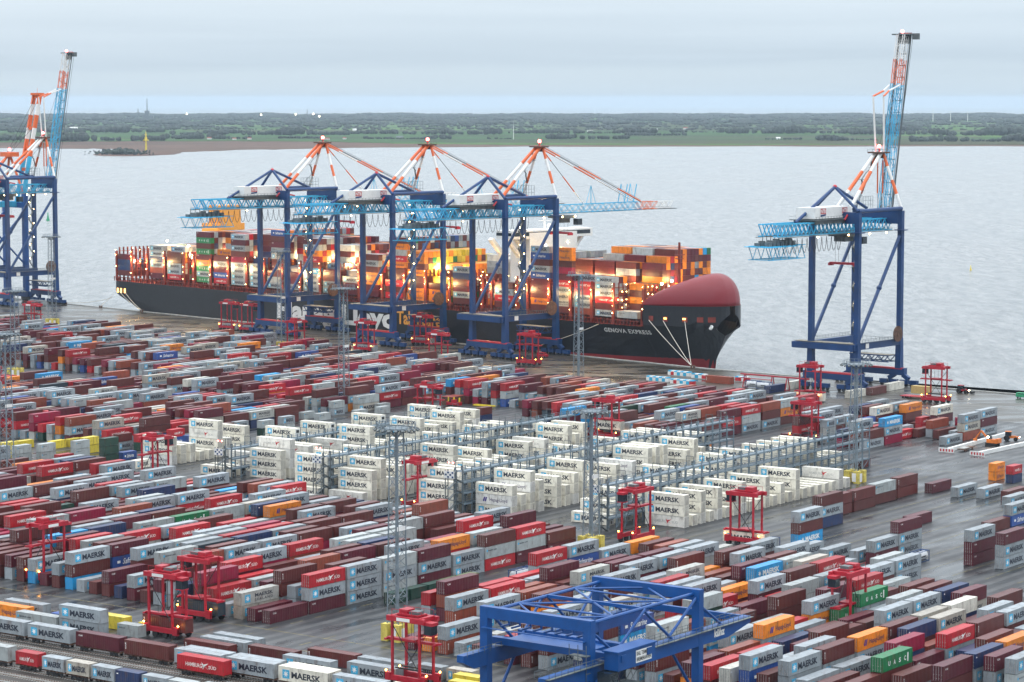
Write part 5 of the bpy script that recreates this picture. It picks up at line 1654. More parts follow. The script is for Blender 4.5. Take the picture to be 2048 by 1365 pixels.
(8309,-7714,0,40,6,14,5,0,0,3,1),
(8440,-7714,0,40,6,14,6,0,6,0,2),
(8567,-7714,0,40,6,14,7,0,2,0,0),
(8698,-7714,0,40,6,14,8,0,1,0,8),
(7662,-7756,0,40,6,15,0,0,0,5),
(7792,-7756,0,40,6,15,1,0,0,6,2),
(7921,-7756,0,40,6,15,2,0,4,2,0),
(8311,-7756,0,40,6,15,5,0,1,2),
(8440,-7756,0,40,6,15,6,0,2,2,1),
(7661,-7797,0,40,6,16,0,0,2,6,4),
(7793,-7797,0,40,6,16,1,0,9,6),
(8181,-7797,0,40,6,16,4,0,3,4,1),
(8307,-7797,0,40,6,16,5,0,2,0),
(7662,-7839,0,40,6,17,0,0,18,7,2),
(7921,-7839,0,40,6,17,2,0,0,8,9),
(8051,-7839,0,40,6,17,3,0,2,2,2),
(8183,-7839,0,40,6,17,4,0,7,2,0),
(8311,-7839,0,40,6,17,5,0,6,2,0),
(8570,-7839,0,40,6,17,7,0,1,2,0),
(7663,-7881,0,40,6,18,0,0,4),
(7792,-7881,0,40,6,18,1,0,2,2),
(7924,-7881,0,40,6,18,2,0,4,4,2),
(8051,-7881,0,40,6,18,3,0,12,2,2),
(8179,-7881,0,40,6,18,4,0,2,3,17),
(8310,-7881,0,40,6,18,5,0,10,3,15),
(8569,-7881,0,40,6,18,7,0,0,2,0),
(7662,-7922,0,40,6,19,0,0,0,2,3),
(7791,-7922,0,40,6,19,1,0,0,6),
(7920,-7922,0,40,6,19,2,0,2,3),
(8051,-7922,0,40,6,19,3,0,0,1,2),
(8180,-7922,0,40,6,19,4,0,1,2,0),
(8311,-7922,0,40,6,19,5,0,0,2,2),
(8698,-7922,0,40,6,19,8,0,3,0,6),
(7661,-7964,0,40,6,20,0,0,15,2),
(7921,-7964,0,40,6,20,2,0,0,17,6),
(8569,-7964,0,40,6,20,7,0,3,0,0),
(7664,-8006,0,40,6,21,0,0,0,0),
(8438,-8006,0,40,6,21,6,0,12,17,0),
(7661,-8047,0,40,6,22,0,0,2,3,17),
(7922,-8047,0,40,6,22,2,0,8,3,10),
(8309,-8047,0,40,6,22,5,0,1,0,0),
(8439,-8047,0,40,6,22,6,0,2,2,2),
(7661,-8089,0,40,6,23,0,0,17,2),
(7921,-8089,0,40,6,23,2,0,2,3,0),
(7792,-8131,0,40,6,24,1,0,3,4,2),
(7922,-8131,0,40,6,24,2,0,4,2,2),
(8181,-8131,0,40,6,24,4,0,4,2,0),
(7662,-8172,0,40,6,25,0,0,2,2,8),
(8049,-8172,0,40,6,25,3,0,2,4,1),
(8309,-8172,0,40,6,25,5,0,8,2),
(8439,-8172,0,40,6,25,6,0,10,2,1),
(7661,-8214,0,40,6,26,0,0,8),
(8052,-8214,0,40,6,26,3,0,0,3,0),
(8181,-8214,0,40,6,26,4,0,0,7),
(8309,-8214,0,40,6,26,5,0,2,6),
(8439,-8214,0,40,6,26,6,0,4,17,0),
(8568,-8214,0,40,6,26,7,0,2,0,0),
(7792,-8256,0,40,6,27,1,0,2,0,0),
(8180,-8256,0,40,6,27,4,0,2,1,2),
(8440,-8256,0,40,6,27,6,0,5,2),
(8566,-8256,0,40,6,27,7,0,12,0,2),
(7663,-8298,0,40,6,28,0,0,2,0),
(8436,-8298,0,40,6,28,6,0,7,3,0),
(8701,-8298,0,40,6,28,8,0,0,4),
(7793,-8339,0,40,6,29,1,0,8,2,17),
(8050,-8339,0,40,6,29,3,0,3,4,2),
(8440,-8339,0,40,6,29,6,0,5,2,3),
(7792,-8381,0,40,6,30,1,0,2,6,0),
(8050,-8381,0,40,6,30,3,0,0,0),
(8310,-8381,0,40,6,30,5,0,2,18,2),
(8438,-8381,0,40,6,30,6,0,2,4,6),
(7921,-8423,0,40,6,31,2,0,2,2,17),
(8051,-8423,0,40,6,31,3,0,0,0),
(8179,-8423,0,40,6,31,4,0,2,0,4),
(8439,-8423,0,40,6,31,6,0,2,17,17),
(8571,-8423,0,40,6,31,7,0,1,1,0),
(8697,-8423,0,40,6,31,8,0,0,0,2),
(8050,-8464,0,40,6,32,3,0,0,6),
(8180,-8464,0,40,6,32,4,0,0,0,3),
(8310,-8464,0,40,6,32,5,0,0,4),
(8438,-8464,0,40,6,32,6,0,0,9,0),
(8568,-8464,0,40,6,32,7,0,1,1,7),
(8181,-8506,0,40,6,33,4,0,2,5,2),
(8050,-8548,0,40,6,34,3,0,2,0),
(8179,-8548,0,40,6,34,4,0,2,0),
(8311,-8548,0,40,6,34,5,0,3,2),
(8438,-8548,0,40,6,34,6,0,2,0),
(8179,-8590,0,40,6,35,4,0,0,2,3),
(8438,-8590,0,40,6,35,6,0,4,3),
(8438,-8631,0,40,6,36,6,0,0,12,0),
(8567,-8631,0,40,6,36,7,0,1,3,0),
(8698,-8631,0,40,6,36,8,0,4,2,2),
(8052,-8673,0,40,6,37,3,0,15,6,0),
(8180,-8673,0,40,6,37,4,0,2,17,2),
(8569,-8673,0,40,6,37,7,0,12,2,2),
(8699,-8715,0,40,6,38,8,0,2,2,3),
(8179,-8756,0,40,6,39,4,0,1,0,3),
(8438,-8798,0,40,6,40,6,0,2,0),
(8699,-8798,0,40,6,40,8,0,0,2,8),
(8181,-8840,0,40,6,41,4,0,2,0,3),
(8438,-8840,0,40,6,41,6,0,2,12),
(8567,-8840,0,40,6,41,7,0,0,10),
(8698,-8840,0,40,6,41,8,0,0,2,0),
(8438,-8881,0,40,6,42,6,0,0,0,0),
(8570,-8881,0,40,6,42,7,0,0,4),
(8699,-8881,0,40,6,42,8,0,0,1),
(8309,-8923,0,40,6,43,5,0,8,10,3),
(8310,-8965,0,40,6,44,5,0,8,2,0),
(8568,-8965,0,40,6,44,7,0,2,15),
(8699,-8965,0,40,6,44,8,0,2,0),
(8311,-9006,0,40,6,45,5,0,9,0,4),
(8438,-9006,0,40,6,45,6,0,0,0),
(8567,-9006,0,40,6,45,7,0,0,0,1),
(8440,-9048,0,40,6,46,6,0,17,3,3),
(8570,-9048,0,40,6,46,7,0,17,7),
(8697,-9048,0,40,6,46,8,0,0,3),
(8569,-9090,0,40,6,47,7,0,0,3),
(8698,-9090,0,40,6,47,8,0,0,0),
(8440,-9132,0,40,6,48,6,0,2,1,3),
(8570,-9132,0,40,6,48,7,0,2,3,3),
(8698,-9132,0,40,6,48,8,0,0,5),
(8570,-9173,0,40,6,49,7,0,2,2,5),
(8698,-9257,0,40,6,51,8,0,0,6,2),
(8699,-9298,0,40,6,52,8,0,2,17,17),
(8697,-9340,0,40,6,53,8,0,2,1,0),
(5618,-5951,0,20,7,143,86,0,1,1),
(5691,-5919,0,20,7,142,87,0,1,1),
(5807,-5886,0,20,7,141,89,0,1,1),
(5763,-5716,0,20,7,137,88,0,12,12,12),
(6041,-5839,0,20,7,140,92,0,12,4),
(6193,-5838,0,20,7,140,95,0,15,4),
(5684,-5833,0,20,7,140,87,0,4),
(5842,-5716,0,20,7,137,89,0,15),
(5732,-5552,0,20,7,133,88,0,19),
(5642,-6039,0,20,7,145,86,0,13,13),
(5843,-6175,0,20,7,148,89,0,13),
(5900,-6086,0,20,7,146,90,0,13),
(5967,-6076,0,20,7,146,91,0,13),
(5883,-5921,0,20,7,142,90,0,13,13),
(6115,-5693,0,20,7,137,94,0,1,15),
(6290,-5877,0,20,7,141,96,0,1,2),
(6402,-5810,0,20,7,139,98,0,12,2),
(6471,-5806,0,20,7,139,99,0,1,0),
(6008,-5896,0,20,7,141,92,0,0,2),
(7120,-5925,0,20,7,142,109,0,0,1),
(7465,-6015,0,20,7,144,114,0,2,15),
(7271,-5381,0,20,7,129,111,0,8,2),
(8115,-5908,0,20,7,142,124,0,8,0,0),
(6976,-5870,0,20,7,141,107,0,1),
(6973,-5939,0,20,7,142,107,0,1),
(6545,-5757,0,20,7,138,100,0,12,1),
(6667,-5771,0,20,7,138,102,0,1,0),
(7329,-5883,0,20,7,141,112,0,1),
(7251,-5821,0,20,7,140,111,0,1),
(7127,-5825,0,20,7,140,109,0,1),
(7040,-4340,0,20,7,104,108,0,7),
(7041,-4259,0,20,7,102,108,0,0),
(7478,-4132,0,20,7,99,115,0,0,1,0),
(7558,-4141,0,20,7,99,116,0,0,2,0),
(7625,-4140,0,20,7,99,117,0,0,1,0),
(7035,-3767,0,20,7,90,108,0,2),
(7034,-3318,0,20,7,80,108,0,7,7),
(7013,-3253,0,20,7,78,107,0,8,4),
(7917,-4010,0,20,7,96,121,0,4,4),
(7808,-4205,0,40,11,101,60,0,2,0,8),
(7962,-4222,0,40,11,101,62,0,2,0,0),
(7953,-4136,0,40,11,99,62,0,0,2,0),
(7815,-4131,0,40,11,99,61,0,0,3,19),
(7953,-3973,0,40,11,95,62,0,0,3,19),
(7805,-3799,0,40,11,91,60,0,6,17,0),
(7955,-3809,0,40,11,91,62,0,0,3,0),
(7663,-3794,0,40,11,91,59,1,0),
(7804,-3887,0,40,11,93,60,0,2),
(7795,-3958,0,40,11,95,60,0,2),
(7690,-3986,0,40,11,96,60,0,4),
(7783,-4035,0,40,11,97,60,0,0),
(8046,-4642,0,40,11,111,62,0,2,2),
(8097,-4711,0,40,11,113,63,0,0,2),
(4502,-3580,0,20,8,0,0,1,12),
(4568,-3580,0,20,8,0,1,0,12),
(4634,-3580,0,20,8,0,2,0,12),
(4699,-3580,0,20,8,0,3,0,14),
(4764,-3580,0,20,8,0,4,0,14),
(3940,-4224,1,40,9,0,-422,1,0),
(3894,-4228,1,40,9,0,-422,1,7),
(3860,-4102,1,40,9,0,-410,1,1),
(3863,-3974,1,40,9,0,-397,3,0,0),
(3943,-3984,1,40,9,0,-398,0,13),
(3906,-3846,1,20,9,0,-384,1,1),
(3903,-4040,1,20,9,0,-404,0,15),
(3858,-3610,1,40,9,0,-361,1,2),
(3898,-3603,1,40,9,0,-360,1,0),
(3938,-3604,1,40,9,0,-360,1,0),
(3889,-3465,1,40,9,0,-346,1,2),
(3860,-3348,1,40,9,0,-334,1,0),
(3936,-3348,1,40,9,0,-334,1,2),
(3932,-3216,1,40,9,0,-321,1,0),
(3959,-3089,1,20,9,0,-308,1,0),
(3964,-3020,1,20,9,0,-302,0,17),
(3930,-2979,1,20,9,0,-297,0,13),
(3870,-2944,1,40,9,0,-294,0,13),
(3886,-3205,1,40,9,0,-320,1,0),
(3803,-3430,1,40,9,0,-343,0,0),
(3800,-3560,1,40,9,0,-356,0,0),
(3800,-3290,1,40,9,0,-329,0,19),
(3739,-4071,1,40,10,0,-407,1,0),
(3739,-3939,1,40,10,0,-393,1,0),
(3740,-3800,1,40,10,0,-380,1,3),
(3739,-3663,1,40,10,0,-366,1,2),
(3736,-3523,1,40,10,0,-352,1,0),
(3737,-3252,1,40,10,0,-325,1,19),
(3737,-3386,1,40,10,0,-338,1,0),
(3737,-3118,1,40,10,0,-311,1,0),
(3737,-2984,1,40,10,0,-298,0,19),
(3546,-3915,1,40,10,0,-391,1,1),
(3545,-3770,1,20,10,0,-377,1,4),
(3541,-3692,1,20,10,0,-369,1,0),
(3540,-3624,1,20,10,0,-362,1,17),
(3539,-3555,1,20,10,0,-355,1,0),
(3536,-3488,1,20,10,0,-348,1,8),
(3535,-3418,1,20,10,0,-341,0,0),
(3534,-3350,1,20,10,0,-335,0,1),
(3534,-3270,1,40,10,0,-327,0,1),
(3699,-3481,1,40,10,0,-348,1,4),
]
WHERE = {'F': 'left of centre lane', 'R': 'right of centre lane', 'M1': 'beyond the white reefers', 'M2': 'right, behind the reefers', 'M5': 'behind the left rack', 'M3': 'in left middle block', 'M4': 'in far quayside block'}
TW = ['zeroth', 'first', 'second', 'third', 'fourth']; NUM = ['', 'one', 'two', 'three', 'four', 'five']
RD, RR = radians(90)-YA, -YA
mass = MB(); LBL = {}; loose = {}
def tierword(i, n):
    if n == 1: return 'alone'
    if i == n-1: return 'top of '+NUM[n]
    if i == 0: return 'bottom of '+NUM[n]
    return ('middle of three' if n == 3 else TW[i+1]+' of '+NUM[n])
cells = []
for a in STK: cells.append((a[0]/10, a[1]/10, a[2], a[3], BLK[a[4]], a[5], a[6], ''.join(KO[q] for q in a[8:]), a[7]))
def projx(s, t):
    v = yd(s, t); return v.x/v.y
rank = {}
for b in ('T', 'V', 'Y', 'W', 'E'):
    L_ = sorted({(projx(c[0], c[1]), i) for i, c in enumerate(cells) if c[4] == b and c[8]})
    for r_, (_, i) in enumerate(L_): rank[i] = r_+1
# slot and row order within each block, counted among the individually built stacks
ROWN = {'T': 'among loose short boxes', 'V': 'in the green rank', 'Y': 'behind the train', 'W': 'along the trains', 'E': 'of sparse right stacks'}
CN = {1: 'first', 2: 'second', 3: 'third', 4: 'fourth', 5: 'fifth', 6: 'sixth', 7: 'seventh', 8: 'eighth', 9: 'ninth'}
for ci, (s, t, o_, L, blk, k, i, codes, msk) in enumerate(cells):
    z0 = 1.25 if blk == 'W' else 0.0; h = 2.9 if L == 40 else 2.6; n_ = len(codes)
    for j, ch in enumerate(codes):
        if o_ == 0: loc = yd(s, t, z0+j*h); rz = RD
        else: loc = yd(s, t, z0+j*h); rz = RR
        if (msk >> j) & 1:
            tw = tierword(j, n_); base = KIND[ch][1]
            if L == 20: base = 'short '+base
            if blk[0] == 'C': lab = '%s, %s, %s slot in %s file from right' % (base, tw, ordn(i+1), CN[k])
            elif blk in rank or blk in ROWN: lab = '%s, %s, %s from left %s' % (base, tw if blk != 'W' else 'riding a wagon', ordn(rank.get(ci, 1)), ROWN[blk])
            else:
                kk = k if blk != 'R' else 8-k
                lab = '%s, %s, %s slot, %s row %s' % (base, tw, ordn(i+1), ordn(kk+1), WHERE[blk])
                if len(lab.split()) > 16: lab = lab.replace(' slot,', ',')
            if len(lab.split()) > 16: lab = lab.replace('short ', '').replace(' lettering', ' letters')
            assert lab not in LBL, lab
            LBL[lab] = 1
            grp = 'reefers standing at the racks' if blk[0] == 'C' else ('containers riding on the trains' if blk == 'W' else 'dry containers stacked in the yard')
            add_container(ch, L, loc, rz, lab, grp, unit=(blk[0] == 'C' and k % 2 == 0))
        else:
            mass_container(mass, ch, L, loc, rz, 1 if (ci, j) in () or j >= 0 else 0)
mo = mass.build('container_stacks', 'container_paint_mass'); tag(mo, 'smaller and partly hidden containers of all colours filling the yard blocks', 'containers', kind='stuff')
# ================================================================ QUAY CRANES
def sts_crane(raised):
    """local x = toward the water, local -y = along the quay to the right; origin under the landside legs"""
    r_ = empty('quay_crane', (0, 0, 0)); hv = 10.5; G = 30.5
    def L(u, v, z): return Vector((u, -v, z))
    for u in (0, G):
        for v in (-hv, hv):
            m = MB(); m.beam(L(u, v, 7), L(u, v, 19), 2.5, 2.4, 2.2, 2.1); m.beam(L(u, v, 19), L(u, v, 69), 1.95, 1.9); m.box(u-1.9, -v-1.9, 61.2, u+1.9, -v+1.9, 61.6); lg = m.build('leg', 'crane_blue', r_)
            m = MB()
            for dv in (-4.6, 4.6):
                m.beam(L(u, v+dv*.4, 4.6), L(u, v+dv, 3.0), 1.5, 1.6)
                for k in (-2.2, 2.2):
                    m.box(u-.9, -(v+dv+k)-1.7, 1.0, u+.9, -(v+dv+k)+1.7, 2.6)
            bg_ = m.build('bogie', 'crane_blue', r_)
            m = MB()
            for dv in (-4.6, 4.6):
                for k in (-3.2, -1.2, 1.2, 3.2): m.tube(L(u-.5, v+dv+k, .62), L(u+.5, v+dv+k, .62), .62, 10)
            m.build('wheels', 'dark', bg_)
    for u in (0, G):
        m = MB(); m.mi = 0; m.box(u-1.1, -hv-3, 4.4, u+1.1, hv+3, 7.2); m.mi = 1; m.box(u-1.16, -hv-2, 6.7, u+1.16, hv+2, 7.3); m.build('sill_beam', ['crane_blue', 'red_paint'], r_)
        m = MB(); m.box(u-1.0, -hv+.9, 63.8 if u else 64.8, u+1.0, hv-.9, 69.2); m.build('top_cross_beam', 'crane_blue', r_)
    for v in (-hv, hv):
        m = MB(); m.beam(L(1, v, 17.6), L(G-1, v, 17.6), 1.7, 2.5); m.build('portal_beam', 'crane_blue', r_)
        m = MB(); m.tube(L(0, v, 69.6), L(G, v, 69.8), .85, 10); m.build('top_tube', 'crane_blue', r_)
        m = MB(); m.tube(L(1.2, v, 20), L(G-1, v, 59), .7, 10); m.ball(L(G*.5, v, 39.5), 1.1, 8, 5); m.build('diagonal_brace', 'crane_blue', r_)
    # landside hatch platform
    m = MB(); m.mi = 0
    m.beam(L(-2.5, -17.5, 17.2), L(-2.5, hv, 17.2), 1.0, 2.4); m.beam(L(3.0, -17.5, 17.6), L(3.0, hv, 17.6), 1.0, 2.2); m.beam(L(-2.5, -17.5, 17.2), L(3.0, -17.5, 17.4), 1, 2.2); m.beam(L(-2.5, hv, 17.2), L(0, hv, 17.4), 1, 2.4)
    m.mi = 1; m.box(-2.3, -hv+.3, 18.6, 2.8, 17.2, 18.75)
    m.build('hatch_platform', ['crane_blue', 'grating'], r_)
    m = MB()
    for v in [(-hv)+2*i for i in range(11)]:
        m.beam(L(G-3.2, v, 18), L(G-3.2, v, 19.2), .09); 
    m.beam(L(G-3.2, -hv, 19.2), L(G-3.2, hv, 19.2), .1); 
    for v in (-hv-1.3, hv+1.3):
        for u in range(2, 30, 2): m.beam(L(u, v, 19.2), L(u, v, 20.3), .09)
        m.beam(L(1, v, 20.3), L(G-1, v, 20.3), .1); m.beam(L(1, v, 19.8), L(G-1, v, 19.8), .08); m.beam(L(1, v, 19.1), L(G-1, v, 19.1), .5, .12)
    m.build('walkway', 'grey_steel', r_)
    # waterside trestle between the legs
    m = MB(); m.truss(L(G-3, -hv+1.5, 11), L(G-3, hv-1.5, 11), 5, 2.4, 8, .28, up=(0, 0, 1)); m.mi = 1; m.box(G-5.6, -hv+1.5, 12.3, G-.4, hv-1.5, 12.45); m.build('waterside_trestle', ['crane_blue', 'grating'], r_)
    # white sign and crane number boards
    m = MB(); m.poly([L(4.5, hv+1.13, 16.7), L(6.8, hv+1.13, 16.7), L(6.8, hv+1.13, 18.6), L(4.5, hv+1.13, 18.6)]); m.build('sign_board', 'white_paint', r_)
    # cable reel
    m = MB(); c = L(G-4.5, hv+1.8, 21); m.tube(c, c+L(0, .5, 0), 3.1, 28); m.tube(c-L(0, .1, 0), c+L(0, .7, 0), .9, 12)
    m.build('cable_reel', 'rust', r_)
    # stair tower zigzag on the far left leg
    m = MB(); z = 19; k = 0
    while z < 60:
        a, b = L(G-2.2-(k % 2)*2.6, -hv+2.1, z), L(G-2.2-((k+1) % 2)*2.6, -hv+2.1, z+3.9); m.beam(a, b, .8, .22); m.beam(a+Vector((0, 0, 1)), b+Vector((0, 0, 1)), .07); m.box(b.x-.8, b.y-.6, b.z-.08, b.x+.8, b.y+.6, b.z); z += 3.9; k += 1
    st_ = m.build('stair', 'grey_steel', r_)
    m = MB(); z = 22.9; k = 1
    while z < 62: m.ball(L(G-2.2-(k % 2)*2.6, -hv+3, z+1.6), .22, 6, 4); z += 3.9; k += 1
    m.build('stair_lamps', 'lamp_warm', st_)
    # trolley girder (twin lattice)
    for v in (-3.4, 3.4):
        m = MB(); m.truss(L(-45, v, 63.6), L(33.5, v, 63.6), 1.9, 4.4, 30, .30, up=(0, 0, 1)); m.build('girder', 'light_blue', r_)
    m = MB()
    for v in (-5.2, 5.2):
        m.box(-45, -v-.5, 60.9, 33, -v+.5, 61.1)
        m.beam(L(-45, v, 62.2), L(33, v, 62.2), .1); m.beam(L(-45, v, 61.7), L(33, v, 61.7), .08)
    for i in range(27): m.beam(L(-44+i*3, -4, 61.4), L(-44+i*3, 4, 61.4), .35)
    m.build('girder_walkway', 'grey_steel', r_)
    # festoon cable loops
    m = MB(); 
    for i in range(19 if not raised else 12):
        u0 = -44+i*3.3; pts = [L(u0+3.3*a/8, 5.6, 60.6-5.6*sin(pi*a/8)**.6) for a in range(9)]; m.path(pts, .11, 4)
    m.build('festoon_cable', 'dark', r_)
    # rear service gantry
    m = MB(); m.truss(L(-51, 0, 55.4), L(-27, 0, 55.4), 9, 5, 9, .2, up=(0, 0, 1)); m.box(-52, -6, 57.6, -34, 6, 57.8)
    m.build('service_frame', 'light_blue', r_)
    m = MB()
    for i in range(7): u = -49+i*2.6; m.box(u, -3.5, 57.9, u+1.5, -1.2, 59.6+.5*(i % 3)); m.box(u, 1.0, 57.9, u+1.2, 3.4, 59.1+.7*(i % 2)); m.tube(L(u+.5, 0, 57.8), L(u+.5, 0, 61.8), .16, 5)
    m.build('winch_gear', 'grey_steel', r_)
    # machine house
    h_ = MB(); h_.box(-20.5, -4.2, 67.2, 4.5, 4.2, 71.4); ho = h_.build('machine_house', 'white_paint', r_)
    m = MB(); m.box(-22.5, -6, 66.6, 5, 6, 66.9); 
    for u in range(-22, 5, 2): m.beam(L(u, 6, 66.9), L(u, 6, 68), .08)
    m.beam(L(-22.5, 6, 68), L(5, 6, 68), .09); m.beam(L(-22.5, -6, 68), L(5, -6, 68), .09); m.box(-21, -5, 65.2, 0, 5, 66.6); m.build('house_deck', 'grey_steel', r_)
    for u0 in (-16.5, -1.8):
        m = MB(); y = -4.25
        m.mi = 0; m.poly([(u0, y, 68.9), (u0+3.6, y, 68.9), (u0+3.6, y, 71), (u0, y, 71)])
        m.mi = 1; put_text(m, 'N T B'.replace(' ', ''), rect_xz(u0+.3, u0+3.3, 69.2, 70.7, y-.03), bold=.03)
        m.mi = 2; m.poly([(u0, y, 67.9), (u0+3.6, y, 68.3), (u0+3.6, y, 68.9), (u0, y, 68.6)])
        m.build('emblem', ['red_paint', 'white_paint', 'crane_blue'], ho)
    m = MB(); m.path([L(-3, 6.2, 66.4), L(-1, 6.2, 68.2), L(1.5, 6.2, 67), L(5, 6.2, 67.2), L(8, 6.2, 66.6)], .35, 6); m.build('red_duct', 'red_paint', ho)
    # landside pyramid
    ap = L(-.5, 0, 78.8)
    for q in (L(-27, 0, 66), L(22, 0, 70), L(0, hv, 69.6), L(0, -hv, 69.6)):
        m = MB(); m.tube(ap, q, .62, 8); m.build('pyramid_strut', 'crane_blue', r_)
    m = MB(); m.ball(ap, .9, 8, 6); m.build('pyramid_cap', 'red_paint', r_)
    # main a-frame over the waterside legs
    A_ = 91.5
    for v0, q, f in ((-1.3, L(4.5, -3.2, 69.5), 1 if raised else 0), (1.3, L(4.5, 3.2, 69.5), 1 if raised else 0)):
        m = MB(); m.striped(L(30, v0, A_), q, .72, 3, f); m.build('back_leg', ['orange_paint', 'white_paint'], r_)
    for v in (-hv, hv):
        m = MB(); m.striped(L(31, v*.14, A_), L(G, v, 70), .62, 4, 0); m.build('front_leg', ['orange_paint', 'white_paint'], r_)
    m = MB(); m.box(27.5, -3.4, A_-.3, 33, 3.4, A_+.3); m.beam(L(31, -2, A_-1), L(31, 2, A_-1), 1.2, 2.4); m.build('apex_head', 'rust', r_)
    m = MB()
    for u in (27.5, 33):
        m.beam((u, -3.4, A_+1.3), (u, 3.4, A_+1.3), .09)
        for y in (-3.4, -1.1, 1.1, 3.4): m.beam((u, y, A_), (u, y, A_+1.3), .09)
    for y in (-3.4, 3.4): m.beam((27.5, y, A_+1.3), (33, y, A_+1.3), .09)
    # ladder with landings along the left front leg
    for k in range(4):
        a = L(28.2, -2-k*2.2, A_-3-k*4.6); b = L(26.4 if k % 2 else 29.8, -3.1-k*2.2, A_-5-k*4.6-1); c_ = L(28.4, -4-k*2.2, A_-3-(k+1)*4.6); m.beam(a, b, .55, .18); m.beam(b, c_, .55, .18); m.box(b.x-.9, b.y-.7, b.z-.1, b.x+.9, b.y+.7, b.z+.05)
    m.build('ladder', 'grey_steel', r_)
    m = MB(); m.ball(L(30.5, 0, A_+2.4), .75, 8, 6); m.build('aviation_lamp', 'lamp_red', r_); m = MB(); m.tube(L(30.5, 0, A_), L(30.5, 0, A_+1.8), .35, 6); m.build('lamp_post', 'red_paint', r_)
    # cage of railings on top of the waterside beam
    m = MB()
    for i in range(5):
        for y in (-2.5, 2.5): m.beam((22+i*1.7, y+4, 70), (22+i*1.7, y+4, 74.5), .1)
    for z in (71.3, 72.8, 74.5):
        for y in (1.5, 6.5): m.beam((22, y, z), (28.8, y, z), .1)
    m.build('railing_cage', 'grey_steel', r_)
    # trolley with cabin and spreader
    tu = 6 if raised else 44
    m = MB(); m.box(tu-4, -4.5, 59.6, tu+4, 4.5, 60.9); m.box(tu-3, -2.5, 57.6, tu+3, 2.5, 59.6); tr = m.build('trolley', 'grey_steel', r_)
    m = MB(); m.box(tu+4.2, -6.2, 56.6, tu+7, -3.4, 59.4); m.build('cabin', 'glass', tr)
    zs = 49 if raised else 53
    m = MB(); 
    for x in (-1.2, 1.2):
        for y in (-3, 3): m.tube((tu+x, y, zs+.6), (tu+x, y, 58), .06, 4)
    m.build('hoist_rope', 'dark', tr)
    m = MB(); m.box(tu-.9, -5.9, zs-.4, tu+.9, 5.9, zs+.5); m.box(tu-1.3, -6.2, zs-.9, tu+1.3, -5.2, zs+.2); m.box(tu-1.3, 5.2, zs-.9, tu+1.3, 6.2, zs+.2); m.build('spreader', 'carrier_red', r_)
    m = MB()
    for u, v in ((tu-4, 4.8), (tu+4, 4.8), (tu, -4.8), (-20, 5.4), (16, 5.4), (28, 5.4)): m.ball(L(u, v, 60.4), .28, 6, 4)
    m.build('floodlights', 'lamp_warm', r_)
    # boom
    hg = L(33.5, 0, 63.6)
    if raised: d = Vector((cos(radians(80)), 0, sin(radians(80)))); ln = 75
    else: d = Vector((1, 0, .004)).normalized(); ln = 81
    up = Vector((-d.z, 0, d.x))
    tip = hg+d*ln; mid = hg+d*ln*.74
    for v in (-1.5, 1.5):
        o_ = Vector((0, -v, 0)); m = MB(); m.mi = 0; m.truss(hg+o_, mid+o_, .9, 3.6, 17, .16, up=up)
        m.mi = 1; m.truss(mid+o_, mid.lerp(tip, .5)+o_, .9, 3.3, 4, .15, up=up); m.mi = 2; m.truss(mid.lerp(tip, .5)+o_, tip+o_, .9, 3.0, 4, .15, up=up)
        m.build('boom_truss', ['light_blue', 'orange_paint', 'white_paint'], r_)
    m = MB(); 
    for k in range(16):
        c = hg+d*(ln*(k+.5)/16); m.beam(c+Vector((0, -1.5, 0))-up*1.8, c+Vector((0, 1.5, 0))-up*1.8, .3)
    for y in (-2.7, 2.7): a = hg-up*1.9+Vector((0, y, 0)); m.beam(a, a+d*ln, .7, .12); m.beam(a+up*1.1, a+up*1.1+d*ln, .08)
    a = tip-up*1.9; m.beam(a-d*3, a+d*1.5, 6, .3); m.build('boom_walkway', 'grey_steel', r_)
    if raised:
        m = MB(); m.ball(tip+Vector((0, 0, 1.6)), .7, 8, 6); m.build('boom_lamp', 'lamp_red', r_)
        m = MB(); m.box(tip.x-1, -4.2, tip.z+.2, tip.x+2.4, 4.4, tip.z+.7); m.box(tip.x+1.0, -6.4, tip.z-1.6, tip.x+2.6, -3.8, tip.z+.8); m.build('boom_head', 'grey_steel', r_)
    # forestays
    at1 = hg+d*ln*.73+up*2; at2 = hg+d*ln*.30+up*2
    m = MB(); top = L(31, 0, A_-.5)
    if raised:
        for v in (-2.4, 2.4):
            j = Vector((29.5, -v, A_+22)); s0 = L(31, v*.8, A_)
            m.mi = 1; m.tube(s0, j, .38, 7); m.mi = 0; m.tube(j, j.lerp(at1, .48), .38, 7); m.mi = 1; m.tube(j.lerp(at1, .48), at1+Vector((0, -v, 0)), .34, 7)
            s1 = L(31.5, v*.5, A_-3); m.mi = 0; m.tube(s1, s1-Vector((0, 0, 13)), .3, 6); m.mi = 1; m.tube(s1-Vector((0, 0, 13)), s1-Vector((-1, 0, 21)), .3, 6)
        m.mi = 2; m.tube(L(30, 0, A_+1), at1, .07, 4); m.tube(L(31, 0, A_+1), hg+d*ln*.5+up*2, .07, 4)
        m.tube(tip-up*2.2+d, hg-up*4.2+d*3, .10, 4); m.tube(tip-up*3+Vector((0, -3, 0)), hg-up*5+d*3, .08, 4)
    else:
        for v in (-2.2, 2.2):
            s0 = L(31, v*.6, A_); e = at1+Vector((0, -v, 0)); m.mi = 0
            fr = [0, .17, .36, .58, .76, 1]
            for i in range(5): m.mi = (0, 2, 0, 2, 0)[i] if v > 0 else (0, 1, 0, 1, 1)[i]; m.tube(s0.lerp(e, fr[i]), s0.lerp(e, fr[i+1]), .34 if m.mi != 2 else .16, 6)
            m.mi = 2; m.tube(s0+Vector((0, 0, .8)), e+Vector((0, 0, .6)), .07, 4)
        s0 = L(31, 1, A_-1); e = at2; 
